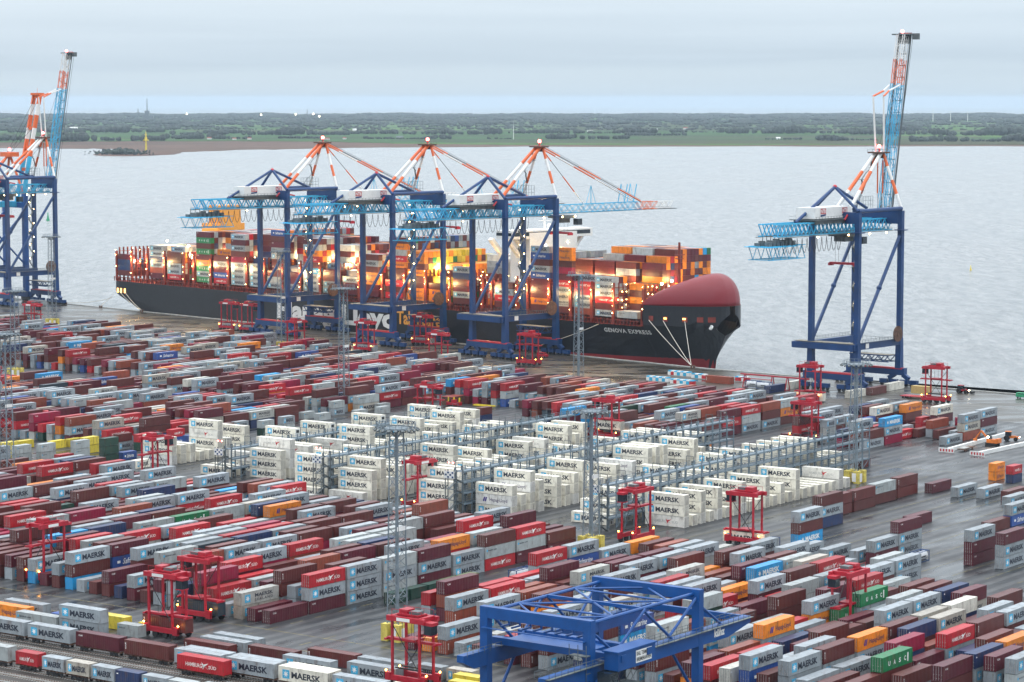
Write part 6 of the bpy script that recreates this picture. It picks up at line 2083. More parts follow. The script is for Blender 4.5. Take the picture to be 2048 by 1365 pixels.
        for i, (a, b) in enumerate(((0, .22), (.22, .5), (.5, .78), (.78, 1))): m.mi = (0, 2, 0, 1)[i]; m.tube(s0.lerp(e, a), s0.lerp(e, b), .26 if m.mi != 2 else .12, 6)
        m.mi = 3
        for du in (0, 6): q = hg+d*(ln*.6+du)+up*2; m.beam(q+Vector((0, 2, 0)), q+Vector((2, 2, 8)), .3); m.beam(q+Vector((0, -2, 0)), q+Vector((2, -2, 8)), .3); m.beam(q+Vector((0, -2, 0)), q+Vector((2, 2, 8)), .15)
        q = hg+d*ln*.36+up*2; m.beam(q, q+up*8, .25); m.beam(q-d*3, q+up*8, .15); m.beam(q+d*3, q+up*8, .15)
    m.build('forestay', ['orange_paint', 'white_paint', 'dark', 'light_blue'], r_)
    return r_
cr_low = sts_crane(False); cr_up = sts_crane(True)
AZ1 = atan2(N1.y, N1.x); AZ2 = atan2(N2.y, N2.x)
def place(o, loc, rz): o.location = loc; o.rotation_euler = (0, 0, rz); return o
pl = [(cr_low, 205.5-10.5, 'blue quay crane, boom lowered, leftmost of three working the ship'), (None, 282.2-10.5, 'blue quay crane, boom lowered, middle of three working the ship'), (None, 356.9-10.5, 'blue quay crane, boom lowered, nearest the ship\'s red bow')]
for o, p, lb in pl:
    c_ = o or copy_tree(cr_low); place(c_, quay(p, -34), AZ1); tag(c_, lb, 'crane', 'ship-to-shore cranes on the quay')
place(cr_up, quay(93.2-10.5, -34, 0, 2), AZ2); tag(cr_up, 'blue quay crane with raised boom standing alone right of the ship', 'crane', 'ship-to-shore cranes on the quay')
c_ = copy_tree(cr_up); place(c_, quay(-38.6-10.5, -34), AZ1); tag(c_, 'blue quay crane with raised lattice boom left of the ship', 'crane', 'ship-to-shore cranes on the quay')
# older box-boom crane at the left edge
def box_crane():
    r_ = empty('quay_crane', (0, 0, 0)); hv = 10; G = 30
    def L(u, v, z): return Vector((u, -v, z))
    for u in (0, G):
        for v in (-hv, hv): m = MB(); m.beam(L(u, v, 5), L(u, v, 60), 2.6); m.build('leg', 'gantry_blue', r_)
        m = MB(); m.box(u-1.2, -hv-3, 2.5, u+1.2, hv+3, 5.5); m.build('sill_beam', 'crane_blue', r_)
        m = MB(); m.box(u-1.2, -hv, 52, u+1.2, hv, 55); m.build('top_cross_beam', 'gantry_blue', r_)
        m = MB()
        for v in (-hv, hv):
            for k in (-3, -1, 1, 3): m.tube(L(u-.5, v+k, .65), L(u+.5, v+k, .65), .65, 10)
            m.box(u-.9, -v-4, 1, u+.9, -v+4, 2.6)
        m.build('bogie', 'dark', r_)
    for v in (-hv, hv):
        m = MB(); m.beam(L(0, v, 18), L(G, v, 18), 2, 2.6); m.build('portal_beam', 'crane_blue', r_)
        m = MB(); m.tube(L(0, v, 20), L(G, v, 50), .8, 8); m.tube(L(0, v, 50), L(G, v, 20), .5, 8); m.build('diagonal_brace', 'gantry_blue', r_)
    m = MB(); m.box(-32, -5, 56, 6, 5, 62); m.build('machine_house', 'light_blue', r_)
    for v in (-2.9, 2.9):
        m = MB(); m.beam(L(-38, v, 54), L(32, v, 54), 1.6, 3); m.build('girder', 'light_blue', r_)
        hg = L(33, v, 55); d = Vector((cos(radians(78)), 0, sin(radians(78)))); m = MB()
        fr = [0, .42, .58, .68, .80, .9, 1]; cl = [1, 0, 2, 0, 2, 0]
        for i in range(6): m.mi = cl[i]; m.beam(hg+d*62*fr[i], hg+d*62*fr[i+1], 1.2, 2.2)
        m.build('boom_girder', ['orange_paint', 'light_blue', 'white_paint'], r_)
    m = MB(); d = Vector((cos(radians(78)), 0, sin(radians(78)))); hg = L(33, 0, 55)
    for k in (.3, .5, .68, .97): c = hg+d*62*k; m.beam(c+Vector((0, -2.9, 0)), c+Vector((0, 2.9, 0)), 1.2, 1.8)
    c = hg+d*62; m.box(c.x-2, -4, c.z-1, c.x+2, 4, c.z+.3); m.beam(c, c+Vector((0, 0, 3)), .12); m.build('boom_tie', 'orange_paint', r_)
    m = MB(); ap = L(27, 0, 82)
    for v in (-hv, hv):
        m.mi = 0; m.tube(ap, L(G, v, 58), .7, 8); m.mi = 0; m.tube(ap, L(2, v*.4, 58).lerp(ap, .5), .6, 8); m.mi = 1; m.tube(L(2, v*.4, 58).lerp(ap, .5), L(2, v*.4, 58), .6, 8)
    m.mi = 0; m.box(24, -5, 80.5, 30, 5, 83); m.tube(L(10, 0, 70), L(20, 0, 79), .8, 8); m.build('mast', ['orange_paint', 'white_paint'], r_)
    m = MB(); m.ball(L(27, 0, 84.5), .75, 8, 6); m.build('aviation_lamp', 'lamp_red', r_)
    m = MB()
    for v in (-2, 2): m.tube(L(27, v, 83), hg+d*62*.7+Vector((0, -v, 0)), .1, 4); m.tube(L(27, v, 83), hg+d*62*.95+Vector((0, -v, 0)), .1, 4)
    m.build('forestay', 'dark', r_)
    m = MB(); m.box(9, -6, 34, 11, 6, 35.2); m.box(8.6, -6.4, 33, 11.4, -5, 35); m.box(8.6, 5, 33, 11.4, 6.4, 35); m.build('spreader', 'carrier_red', r_)
    m = MB(); m.tube((10, -3, 35), (10, -3, 53), .06, 4); m.tube((10, 3, 35), (10, 3, 53), .06, 4); m.build('hoist_rope', 'dark', r_)
    return r_
bc = box_crane(); place(bc, quay(-78, -34), AZ1); tag(bc, 'teal and orange quay crane with raised twin box boom at left edge', 'crane', 'ship-to-shore cranes on the quay')
# ================================================================ SHIP
def ship():
    r_ = empty('container_ship', (0, 0, 0)); rz = atan2(D1.y, D1.x)
    r_.location = (P0.x, P0.y, 0); r_.rotation_euler = (0, 0, rz)
    tag(r_, 'huge black-hulled container ship with red bow shield moored at the quay', 'ship')
    # local x = p along quay, local y = offset toward water. N1 relative to D1: left
    W0, BM = 2.0, 50.0; cy = W0+BM/2
    def hb(p):        # half beam at deck
        if p > 382: return BM/2*sqrt(max(0, 1-((p-382)/52.1)**2))
        if p < 14: return BM/2*(.93+.07*sqrt(max(0, (p-8.5)/5.5)))
        return BM/2
    def hw(p):        # half beam at the waterline
        if p > 345: x = (p-345)/(421-345); return BM/2*max(0.0, 1-x**1.9) if x < 1 else 0
        if p < 70: return BM/2*(.55+.45*max(0, min(1, (p-8)/50)))
        return BM/2
    def zb(p):        # bottom of the hull above the water near the stern
        if p < 46: return -5.5+11.5*((46-p)/37.5)**1.35
        if p > 421: x = (p-421)/13.1; return -5+26*min(1, x)**1.25
        return -6
    ps = [8.5, 9.5, 11, 14, 17, 20, 24, 28, 32, 36, 40, 44, 50, 60, 120, 200, 300, 330, 345, 360, 368, 375, 382, 388, 392, 396, 400, 402, 403, 406, 409, 412, 415, 418, 421, 424, 426, 428, 430, 431.5, 432.7, 433.5, 434]
    def sec_w(p, z): return hw(p)+(hb(p)-hw(p))*min(1, max(0, (z-zb(p))/(15-zb(p))) if zb(p) < 14 else 1)**1.25
    def ztop(p): return 15.0 if p <= 402 else min(24.3, 15+(p-402)*9.3) if p < 403.1 else 24.3
    secs = []
    for p in ps:
        B_, Wb, z0, z1 = hb(p), hw(p), zb(p), ztop(p); k = 7; row = []
        for i in range(k+1):
            a = i/k; z = z0+(z1-z0)*a
            if p < 60: h_ = Wb+(B_-Wb)*min(1, a/.32)**.45
            else: h_ = sec_w(p, z)
            row.append((h_, z))
        secs.append(row)
    m = MB()
    for side in (-1, 1):
        for i in range(len(ps)-1):
            for j in range(7):
                z_ = max(secs[i][j][1], secs[i+1][j][1]); 
                q = [(ps[i], cy+side*secs[i][j][0], secs[i][j][1]), (ps[i+1], cy+side*secs[i+1][j][0], secs[i+1][j][1]), (ps[i+1], cy+side*secs[i+1][j+1][0], secs[i+1][j+1][1]), (ps[i], cy+side*secs[i][j+1][0], secs[i][j+1][1])]
                m.mi = 0
                m.poly(q if side < 0 else q[::-1])
    m.mi = 0; row = secs[0]; m.poly([(ps[0], cy-h, z) for h, z in row]+[(ps[0], cy+h, z) for h, z in row[::-1]])
    hl = m.build('hull', 'hull_black', r_)
    # red boot-top band near the bow
    m = MB()
    for i in range(len(ps)-1):
        if ps[i] < 300 or ps[i+1] > 425: continue
        for side in (-1, 1):
            def pt(p, z):
                return (p+.02, cy+side*(sec_w(p, z)+.06), z)
            a0 = 1.0 
            m.poly([pt(ps[i], -4.9), pt(ps[i+1], -4.9), pt(ps[i+1], a0), pt(ps[i], a0)])
    m.build('boot_top', 'hull_red', hl)
    # decks
    m = MB()
    for i in range(len(ps)-1):
        if ps[i+1] <= 402: m.poly([(ps[i], cy-hb(ps[i]), 15), (ps[i+1], cy-hb(ps[i+1]), 15), (ps[i+1], cy+hb(ps[i+1]), 15), (ps[i], cy+hb(ps[i]), 15)])
        elif ps[i] >= 403: m.poly([(ps[i], cy-hb(ps[i]), 24.3), (ps[i+1], cy-hb(ps[i+1]), 24.3), (ps[i+1], cy+hb(ps[i+1]), 24.3), (ps[i], cy+hb(ps[i]), 24.3)])
    m.poly([(402.5, cy-24, 15), (402.5, cy+24, 15), (402.5, cy+24, 24.3), (402.5, cy-24, 24.3)])
    m.build('deck', 'deck_red', r_)
    # red bow shield
    m = MB(); na, nf = 72, 12; g = []
    for i in range(na+1):
        th = pi*i/na; f_ = sin(th); px = 382+51.9*sqrt(max(0, 1-(cos(th)*.914)**2)); f_ = max(0, (px-403)/31.0)
        B_ = hb(px)*(1 if cos(th) >= 0 else -1); y = cy-B_; hh = 13.6*min(1, f_)**.60; row = []
        for j in range(nf+1):
            ph = pi/2*j/nf; ins = (1-cos(ph))**1.15*hh*.72
            row.append((px-ins*min(1, f_+.1)-.4, y+(cy-y)*(1-cos(ph))*.34*f_, 24.3+hh*sin(ph)))
        g.append(row)
    m.grid(g)
    sh = m.build('bow_shield', 'bow_red', r_)
    for p_ in sh.data.polygons: p_.use_smooth = True
    md = sh.modifiers.new('thick', 'SOLIDIFY'); md.thickness = .3
    # lettering on the hull side
    def side_fn(p0, p1, z0, z1): return lambda a, b: (p0+(p1-p0)*a, W0-.06, z0+(z1-z0)*b)
    m = MB(); put_text(m, 'Hapag-Lloyd', side_fn(151, 241, .6, 13.2), bold=.045); m.build('lettering', 'white_paint', hl)
    m = MB(); put_text(m, 'Take care', side_fn(243, 274.5, 6.2, 12.8), bold=.03); m.build('lettering', 'funnel_orange', hl)
    def bow_fn(p0, p1, z0, z1):
        def f(a, b):
            p = p0+(p1-p0)*a; z = z0+(z1-z0)*b; return (p, cy-sec_w(p, z)-.35, z)
        return f
    m = MB(); put_text(m, 'GENOVA EXPRESS', bow_fn(381.0, 405.6, 11.4, 13.3), bold=.03, spacing=1.15); m.build('lettering', 'white_paint', hl)
    # mooring recesses with light in the forecastle and stern
    m = MB()
    for p in (406, 412.5, 420.5, 426, 429.5):
        f = bow_fn(p, p+2.1, 17.6, 19.8); m.poly([f(0, 0), f(1, 0), f(1, 1), f(0, 1)])
    m.build('mooring_port', 'deck_red', hl)
    m = MB()
    for p in (420.8, 413): f = bow_fn(p, p+1.2, 18.6, 19.3); q = [Vector(v)-Vector((0, .1, 0)) for v in (f(0, 0), f(1, 0), f(1, 1), f(0, 1))]; m.poly(q)
    for p in (12, 15, 18.5): m.poly([(p, W0-.1, 8.8), (p+1.4, W0-.1, 8.8), (p+1.4, W0-.1, 11.2), (p, W0-.1, 11.2)])
    m.build('port_glow', 'port_glow', hl)
    m = MB(); f = bow_fn(429.7, 431.2, 14.2, 17.0); m.tube(Vector(f(.5, .5))-Vector((0, .5, 0)), Vector(f(.5, .5))+Vector((.2, .1, -.3)), 1.1, 8); m.build('anchor', 'white_paint', hl)
    # bays
    bays = [(10.5, [2,8,8,3], 3), (26, [], 3), (40.2, [3,6,0,8,0,0], 6), (55.8, [4,0,0,2,2], 6), (81.6, [11,0,11,7,3,11,2,11,3], 9), (96.3, [4,15,3,0,2], 9), (111.2, [0,0,0,0,5,2,0,3,0], 9), (126.6, [0,0,0,0], 9), (141.2, [0,1,2], 10), (155.6, [0,3,3], 9),
            (170.2, [0,0,0,10,2,4,7,0,3], 9), (185.6, [0,0,2,3], 8), (200.6, [3,3,0], 4), (215.4, [3,3,7,7,2,0,2], 7), (232.6, [4,2,4], 10), (248.9, [7,7,2,2,7,2,7,7], 8), (264, [7,7,2], 6), (280.9, [2,0,3,2,8,0], 4), (295.8, [], 8), (309.5, [2,4,0,2], 4),
            (333.2, [2,7,2,3,3,15,0,2,15,0], 9), (347.4, [2,18,17,0,4,3,5,2,7,7], 8), (361.0, [6,0,0,5,4], 8), (374.2, [0,2,4,0,0,0], 10), (387.6, [], 10), (403.9, [], 0)]
    # containers in the ship
    mb_ = MB(); rnd = random.Random(5)
    pool = [0]*6+[2]*9+[3]*4+[4]*3+[7]*5+[8]*2+[1]*2+[16]*3+[15]+[18]*2+[6]*2+[11]
    glow = []
    KI = [KO[i] for i in range(len(KO))]
    def put(p, o, z, code, det=True):
        # near long face looks to -y in local frame; container local frame maps directly
        mass_container_local(mb_, code, (p, o, z), det)
    z0 = 18.0; TH = 2.9
    for bi, (p, near, inner) in enumerate(bays):
        if p > 400: continue
        lim = hb(p+12)-1.2
        for row in range(18):
            o = W0+1.7+row*2.6
            if abs(o-cy) > lim and abs(o+2.44-cy) > lim: continue
            if row == 0 and near: cs = [KI[c] for c in near]
            else:
                if p > 300 and p < 326 and row < 17: n_ = 4 if row < 6 else 3
                elif row == 0: n_ = 0
                elif row < 3 and not near: n_ = 0 if p < 380 else 2
                elif bi in (8, 14) and row >= 1: n_ = inner
                elif bi == 5 and row >= 3: n_ = inner
                elif row < 3: n_ = max(2, min(inner, len(near)+1))
                else: n_ = inner-(1 if row > 14 else 0)-(rnd.random() < .2)
                if p in (347.4, 361.0, 374.2, 387.6) : n_ = ((10 if row > 8 else 9 if row > 6 else 8) if row >= (5 if p < 380 else 6) else (5 if row >= 3 else (1 if p > 380 else 6)))
                if p == 347.4: n_ = min(n_, 8)
                if p in (81.6,) : n_ = 9
                if p > 380 and row > 3: pl_ = [7]*6+[2]*8+[0]*3+[11]+[8]*2+[3]*4+[4]+[10]
                elif p in (374.2, 361.0, 347.4): pl_ = [7]*4+[2]*7+[0]*4+[3]*3+[8]+[1]*2
                elif p in (248.9, 264): pl_ = [7]*4+[13]*3+[2]*2+[11]
                elif p in (333.2, 347.4, 361.0): pl_ = [0]*6+[1]*3+[2]*4+[7]
                elif p in (26, 10.5): pl_ = [8]*4+[3]*2+[10]
                else: pl_ = pool
                cs = [KI[rnd.choice(pl_)] for _ in range(n_)]
            for t_, c in enumerate(cs): put(p+rnd.uniform(-.05, .05), o, z0+t_*TH, c, det=(row < 6 or t_ >= len(cs)-2))
    co = mb_.build('deck_cargo', 'container_paint_mass', r_); tag(co, 'stacked containers of many colours on the ship', kind='stuff')
    # lashing bridges between the bays
    m = MB(); lm = MB()
    edges = [b[0]-1.4 for b in bays]+[71.5, 302, 325]
    for e in edges:
        if e > 404: continue
        top = 33 if e > 8 else 34
        nn = 18
        for r2 in range(nn+1):
            o = W0+1.3+r2*2.6
            if abs(o-cy) > hb(min(e, 436))-.4: continue
            m.box(e-.55, o-.16, 15, e-.2, o+.16, top); m.box(e+.2, o-.16, 15, e+.55, o+.16, top)
        o0 = cy-min(BM/2-.6, hb(e)-.5); o1 = cy+min(BM/2-.6, hb(e)-.5)
        for z in (18, 21.2, 24.4, 27.6, 30.8): m.box(e-.6, o0, z, e+.6, o1, z+.22)
        m.box(e-.7, o0-.1, 15, e+.7, o0+.7, 30.8)
        for z in (19.4, 22.6, 25.8, 29.0, 32):
            for r2 in range(0, nn, 2 if (e < 300) else 1):
                o = o0-.3+r2*2.6
                if o > o1: continue
                if r2 == 0 or z > 24 or e > 370: 
                    if rnd.random() < (.6 if r2 == 0 else .5): lm.ball((e+(.9 if r2 else .2), o-(.25 if r2 == 0 else 0), z+rnd.uniform(-.6, .6)), rnd.uniform(.09, .21), 5, 3)
    m.build('lashing_bridge', 'deck_red', r_)
    ll = lm.build('deck_lamps', 'lamp_warm', r_); tag(ll, kind='stuff')
    # side rail pieces at the deck edge
    m = MB()
    for i in range(197): p = 9+i*2; m.box(p, W0+.15, 15, p+.25, W0+.5, 17.4)
    m.box(9, W0+.1, 16.9, 402, W0+.5, 17.2); m.build('deck_rail', 'deck_red', r_)
    # funnel, bridge and pylons
    m = MB(); m.box(67, cy-9, 15, 82, cy+9, 40); m.build('engine_casing', 'ship_white', r_)
    m = MB(); m.box(66.5, cy-8.5, 40, 80.5, cy+9, 47.5); m.box(70, cy-6.5, 47.5, 80.5, cy+6.5, 57); m.build('funnel', 'funnel_orange', r_)
    m = MB(); m.box(311, cy-15, 15, 324, cy+15, 52); br = m.build('bridge_tower', 'ship_white', r_)
    m = MB(); m.box(313, cy-25.5, 49.4, 323.5, cy+25.5, 53.2); m.build('bridge_deck', 'ship_white', br)
    m = MB(); m.box(323.5, cy-24, 50.6, 323.56, cy+24, 52.4); m.box(313, cy-25.56, 50.8, 323, cy-25.5, 52.2); m.build('bridge_window', 'glass', br)
    m = MB()
    for s_ in (-1, 1):
        m.beam((318, cy+s_*24, 49.4), (318, cy+s_*16, 41), 2.2, 1.2); m.beam((318, cy+s_*19, 49.4), (318, cy+s_*14, 44), 1.6, 1)
    m.build('wing_support', 'ship_white', br)
    m = MB(); m.tube((318, cy, 53), (318, cy, 60), .5, 8); m.beam((318, cy-4, 57), (318, cy+4, 57), .3); m.ball((316, cy+5, 54.4), 1.2, 8, 6); m.build('radar_mast', 'ship_white', br)
    m = MB()
    for a, b in (((306.5, cy-23, 49), (308, cy-14, 38)), ((308, cy-14, 38), (309, cy-13, 15)), ((308, cy-14, 38), (309, cy-4, 49))): m.beam(a, b, 3.2, 1.6)
    m.build('pylon', 'ship_white', r_)
    m = MB()
    for p_, o_, z_ in ((69, 8, 36), (75, 6, 30), (310, 12, 46), (323.8, 22, 46), (323.8, 36, 47), (324, 14, 38), (323.9, 30, 40), (404.6, 14, 33), (404.8, 20, 34), (66, 20, 38), (36, 18, 37)): m.ball((p_, o_, z_), .55, 7, 5)
    m.build('floodlights', 'lamp_white', r_)
    m = MB(); m.tube((404.5, cy-2, 24), (404.5, cy-2, 50.5), .9, 8, .5); m.beam((404.5, cy-5, 45), (404.5, cy+1, 45), 1.0, .4); m.box(403.4, cy-3.4, 43.2, 405.8, cy-.6, 43.6); m.build('foremast', 'deck_red', r_)
    for i, (p_, o_, z_, e_) in enumerate([(46, 14, 38, 9), (68, 9, 31, 7), (75, 24, 40, 8), (151, 16, 33, 6), (184, 12, 30, 8), (178, 8, 24, 4), (200, 10, 32, 8), (210, 16, 30, 8), (262, 12, 33, 8), (288, 12, 32, 8), (291, 6, 21, 4), (303, 14, 34, 9), (345, 12, 48, 5), (366, 8, 35, 7), (372, 10, 26, 5), (384, 12, 25, 6), (390, 16, 27, 8), (398, 20, 30, 9), (401, 12, 24, 6), (404, 26, 34, 6), (38, 10, 22, 5), (24, 7, 26, 5)]+[(e+.1, o_, 34.5 if k_ == 0 else 27, 3.2) for e in [b[0]-1.4 for b in bays if 20 < b[0] < 400] for k_, o_ in ((0, 14), (1, 1.0))]):
        lg = bpy.data.lights.new('deck_light', 'POINT'); lg.energy = e_*1000; lg.color = (1, .66, .28); lg.shadow_soft_size = .5; lo = bpy.data.objects.new('deck_light', lg); COL.objects.link(lo); lo.parent = r_; lo.location = (p_, o_, z_)
    return r_
def mass_container_local(mb, code, loc, det):
    L, h, W_ = 12.19, 2.88, 2.438; base, _, mk = KIND[code]; f_ = random.uniform(.8, 1.2); col = tuple(min(1, x*f_) for x in base)
    m_ = MB(); m_.box(0, 0, .03, L, W_, h-.03)
    if det:
        m_.box(-.02, -.02, 0, L+.02, .06, .12); m_.box(L-.1, 0, h-.1, L+.02, W_, h)
    def add(q, c_):
        b = len(mb.v); mb.v += [(p[0]+loc[0], p[1]+loc[1], p[2]+loc[2]) for p in q.v]
        for f in q.f: mb.f.append(tuple(b+i for i in f)); mb.m.append(0); mb.c.append(c_)
    add(m_, col)
    if loc[1] < 8:
        for nm, q, c_ in marks(mk, L, h, -.03): add(q, c_)
shp = ship()
# mooring lines with their bollards
def bollard(p, o=-1.9, seg=1, label=''):
    r_ = empty('bollard', quay(p, o, 0, seg)); tag(r_, label, 'bollard', 'bollards on the quay edge')
    m = MB(); m.tube((0, 0, 0), (0, 0, .9), .45, 8, .35); m.tube((0, 0, .9), (0, 0, 1.25), .6, 8, .55); m.tube((1.1, -.8, 0), (1.1, -.8, .9), .45, 8, .35); m.tube((1.1, -.8, .9), (1.1, -.8, 1.25), .6, 8, .55); m.build('post', 'rust', r_)
bollard(-33, label='rusty twin bollard at the far left holding the stern line'); bollard(1, label='rusty twin bollard on the quay just left of the stern'); bollard(437, label='rusty twin bollard below the bow where three lines meet')
bollard(39, label='rusty twin bollard under the stern overhang')
def line(a, b, label, sag=.8):
    m = MB(); a = Vector(a); b = Vector(b); pts = [a.lerp(b, i/10)-Vector((0, 0, sag*4*(i/10)*(1-i/10))) for i in range(11)]; m.path(pts, .13, 5)
    o = m.build('mooring_line', 'rope'); tag(o, label, 'rope', 'mooring lines of the ship')
line(quay(-33, -1.9, 1), quay(-1, 8, 5), 'pale mooring line from far left bollard to the stern', 1.2)
line(quay(1, -1.9, 1), quay(3, 6, 7.5), 'short mooring line from the quay up to the stern', .5)
line(quay(39, -1.9, 1), quay(14, 1.9, 9.5), 'left of two mooring lines dropping from the stern port')
line(quay(40, -1.9, 1), quay(19, 1.9, 9.5), 'right of two mooring lines dropping from the stern port')
line(quay(437, -1.9, 1), quay(407, 3.5, 18), 'leftmost long mooring line from the bow port', .6)
line(quay(437, -1.9, 1), quay(413, 6, 18), 'middle mooring line slanting from the bow', .5)
line(quay(437, -1.9, 1), quay(421.5, 10.5, 18), 'near-vertical mooring line below the bow shield', .3)
line(quay(336, -1.9, 1), quay(378, 1.9, 14.5), 'mooring line running left from the hull lettering', .8)
# ================================================================ RACKS BETWEEN THE REEFERS
def rack(t0, s0, s1, levels, label, hgt=2.95, name='reefer_rack'):
    r_ = empty(name, yd(s0, t0), RD); tag(r_, label, 'rack', 'steel reefer racks')
    Ln = s1-s0; wd = 2.3   # local x = s, local y = -t
    for k in range(levels+1):
        z = .15+hgt*k
        if k == 0: continue
        m = MB(); m.box(0, -wd/2, z-.12, Ln, wd/2, z); m.box(0, -wd/2-.06, z-.35, Ln, -wd/2+.08, z+.1); m.box(0, wd/2-.08, z-.35, Ln, wd/2+.06, z+.1); m.build('walkway', 'rack_steel', r_)
    n_ = int(Ln/4.2); m = MB()
    for i in range(n_+1):
        x = i*Ln/n_
        for y in (-wd/2, wd/2): m.box(x-.13, y-.13, 0, x+.13, y+.13, .15+hgt*levels+1.2)
        if i % 4 == 1:
            m.beam((x, -wd/2, .2), (x+4, -wd/2, hgt), .14)
    m.build('post', 'rack_steel', r_)
    m = MB()
    for k in range(1, levels+1):
        z = .15+hgt*k
        for y in (-wd/2, wd/2): m.beam((0, y, z+1.1), (Ln, y, z+1.1), .07); m.beam((0, y, z+.6), (Ln, y, z+.6), .05)
    m.build('handrail', 'rack_steel', r_)
    # portal hoops above the top walkway
    m = MB()
    for i in range(0, n_, 2):
        x = i*Ln/n_; z0 = .15+hgt*levels
        for y in (-wd/2, wd/2): m.beam((x, y, z0), (x, y, z0+2.9), .13)
        m.beam((x, -wd/2, z0+2.9), (x, wd/2, z0+2.9), .13)
        m.box(x+1.2, -.3, z0+.2, x+1.7, .3, z0+1.4)
    m.build('hoop', 'grey_steel', r_)
    # stairs at the near end
    m = MB()
    for k in range(levels): m.beam((-.2-(k % 2)*.0, -wd/2, .15+hgt*k), (-3.2, -wd/2, .15+hgt*(k+.5)), .8, .18); m.beam((-3.2, wd/2, .15+hgt*(k+.5)), (0, wd/2, .15+hgt*(k+1)), .8, .18); m.box(-4.2, -wd/2-.4, .1+hgt*(k+.5), -3.0, wd/2+.4, .2+hgt*(k+.5))
    for x in (-4.2, -3.0, -.1):
        for y in (-wd/2-.3, wd/2+.3): m.box(x-.1, y-.1, 0, x+.1, y+.1, hgt*levels+1)
    m.build('stair', 'grey_steel', r_)
    m = MB(); z0 = .15+hgt*levels
    for y_, z_ in ((-.7, 3.4), (.7, 3.4)): m.ball((-3.6, y_, z0+z_-.6), .22, 6, 4)
    m.build('warning_lamps', 'lamp_red', r_)
    m = MB(); m.mi = 0; m.box(-4.4, -wd/2-.5, z0-1.4, -4.3, wd/2+.5, z0+.6)
    m.mi = 1
    for a in range(4):
        for b in range(3):
            if (a+b) % 2 == 0: m.box(-4.43, -wd/2-.3+a*.75, z0-1.25+b*.6, -4.405, -wd/2+.3+a*.75, z0-.75+b*.6)
    m.build('checker_board', ['white_paint', 'crane_blue'], r_)
rack(-376.4, 562, 706, 4, 'first long steel reefer rack, nearest the tall right mast')
rack(-422.2, 560, 702, 4, 'second long steel reefer rack from right, running through white reefers')
rack(-470.4, 562, 684, 4, 'third long steel reefer rack from right, behind the tall ring mast')
rack(-518.4, 574, 690, 3, 'leftmost long steel reefer rack beside the yellow-lit reefers')
# ================================================================ LIGHT MASTS
def mast_proto(h, big):
    r_ = empty('light_mast', (0, 0, 0)); b = 1.5; tp = 1.0
    m = MB(); cs = [(-1, -1), (1, -1), (1, 1), (-1, 1)]; n_ = int(h/2.2)
    def pt(k, c): w_ = b+(tp-b)*k/n_; return Vector((c[0]*w_, c[1]*w_, 3+(h-3)*k/n_))
    for c in cs: m.beam(pt(0, c), pt(n_, c), .22)
    for k in range(n_):
        for i in range(4):
            a, d = (cs[i], cs[(i+1) % 4]) if k % 2 else (cs[(i+1) % 4], cs[i]); m.beam(pt(k, a), pt(k+1, d), .1)
            if k % 3 == 0: m.beam(pt(k, cs[i]), pt(k, cs[(i+1) % 4]), .1)
    m.box(-.15, -.15, 3, .15, .15, h-1); m.build('lattice', 'mast_steel', r_)
    m = MB(); rr = 4.0
    for q in range(20):
        a = 2*pi*q/20; a2 = 2*pi*(q+1)/20; p1 = Vector((cos(a)*rr, sin(a)*rr, h)); p2 = Vector((cos(a2)*rr, sin(a2)*rr, h)); m.beam(p1, p2, .16); m.beam(p1+Vector((0, 0, 1.1)), p2+Vector((0, 0, 1.1)), .09); m.beam(p1, p1+Vector((0, 0, 1.1)), .08)
        if q % 2 == 0: m.beam((0, 0, h), p1, .12); m.beam((0, 0, h-2.2), p1*.6+Vector((0, 0, h*.4)), .09)
        m.beam(p1*.62+Vector((0, 0, h*.38)), p2*.62+Vector((0, 0, h*.38)), .1)
    m.poly([(cos(2*pi*q/16)*2.6, sin(2*pi*q/16)*2.6, h+.02) for q in range(16)]); m.build('ring_platform', 'mast_steel', r_)
    m = MB()
    for q in range(20): a = 2*pi*q/20; m.obx = None; c = Vector((cos(a)*(rr+.3), sin(a)*(rr+.3), h-.1)); m.beam(c, c+Vector((cos(a)*.5, sin(a)*.5, -.3)), .55, .35)
    m.build('floodlight_heads', 'grey_steel', r_)
    m = MB()
    for c in cs: m.box(c[0]*1.6-.85, c[1]*1.6-.85, 0, c[0]*1.6+.85, c[1]*1.6+.85, 3.6)
    m.box(-.8, -.8, 0, .8, .8, 3.2); bs = m.build('base_block', 'yellow_concrete', r_)
    m = MB(); m.box(-2.52, -1.6, .5, -2.46, -.3, 3.0); m.box(-1.7, -2.52, .4, -.3, -2.46, 2.9); m.build('white_panel', 'white_paint', bs)
    m = MB(); m.box(-1.6, -1.35, h*.52, 1.5, -1.28, h*.52+.9); m.build('number_board', 'white_paint', r_)
    return r_
mp45 = mast_proto(44.5, True); mp35 = mast_proto(35, False); used = {45: False, 35: False}
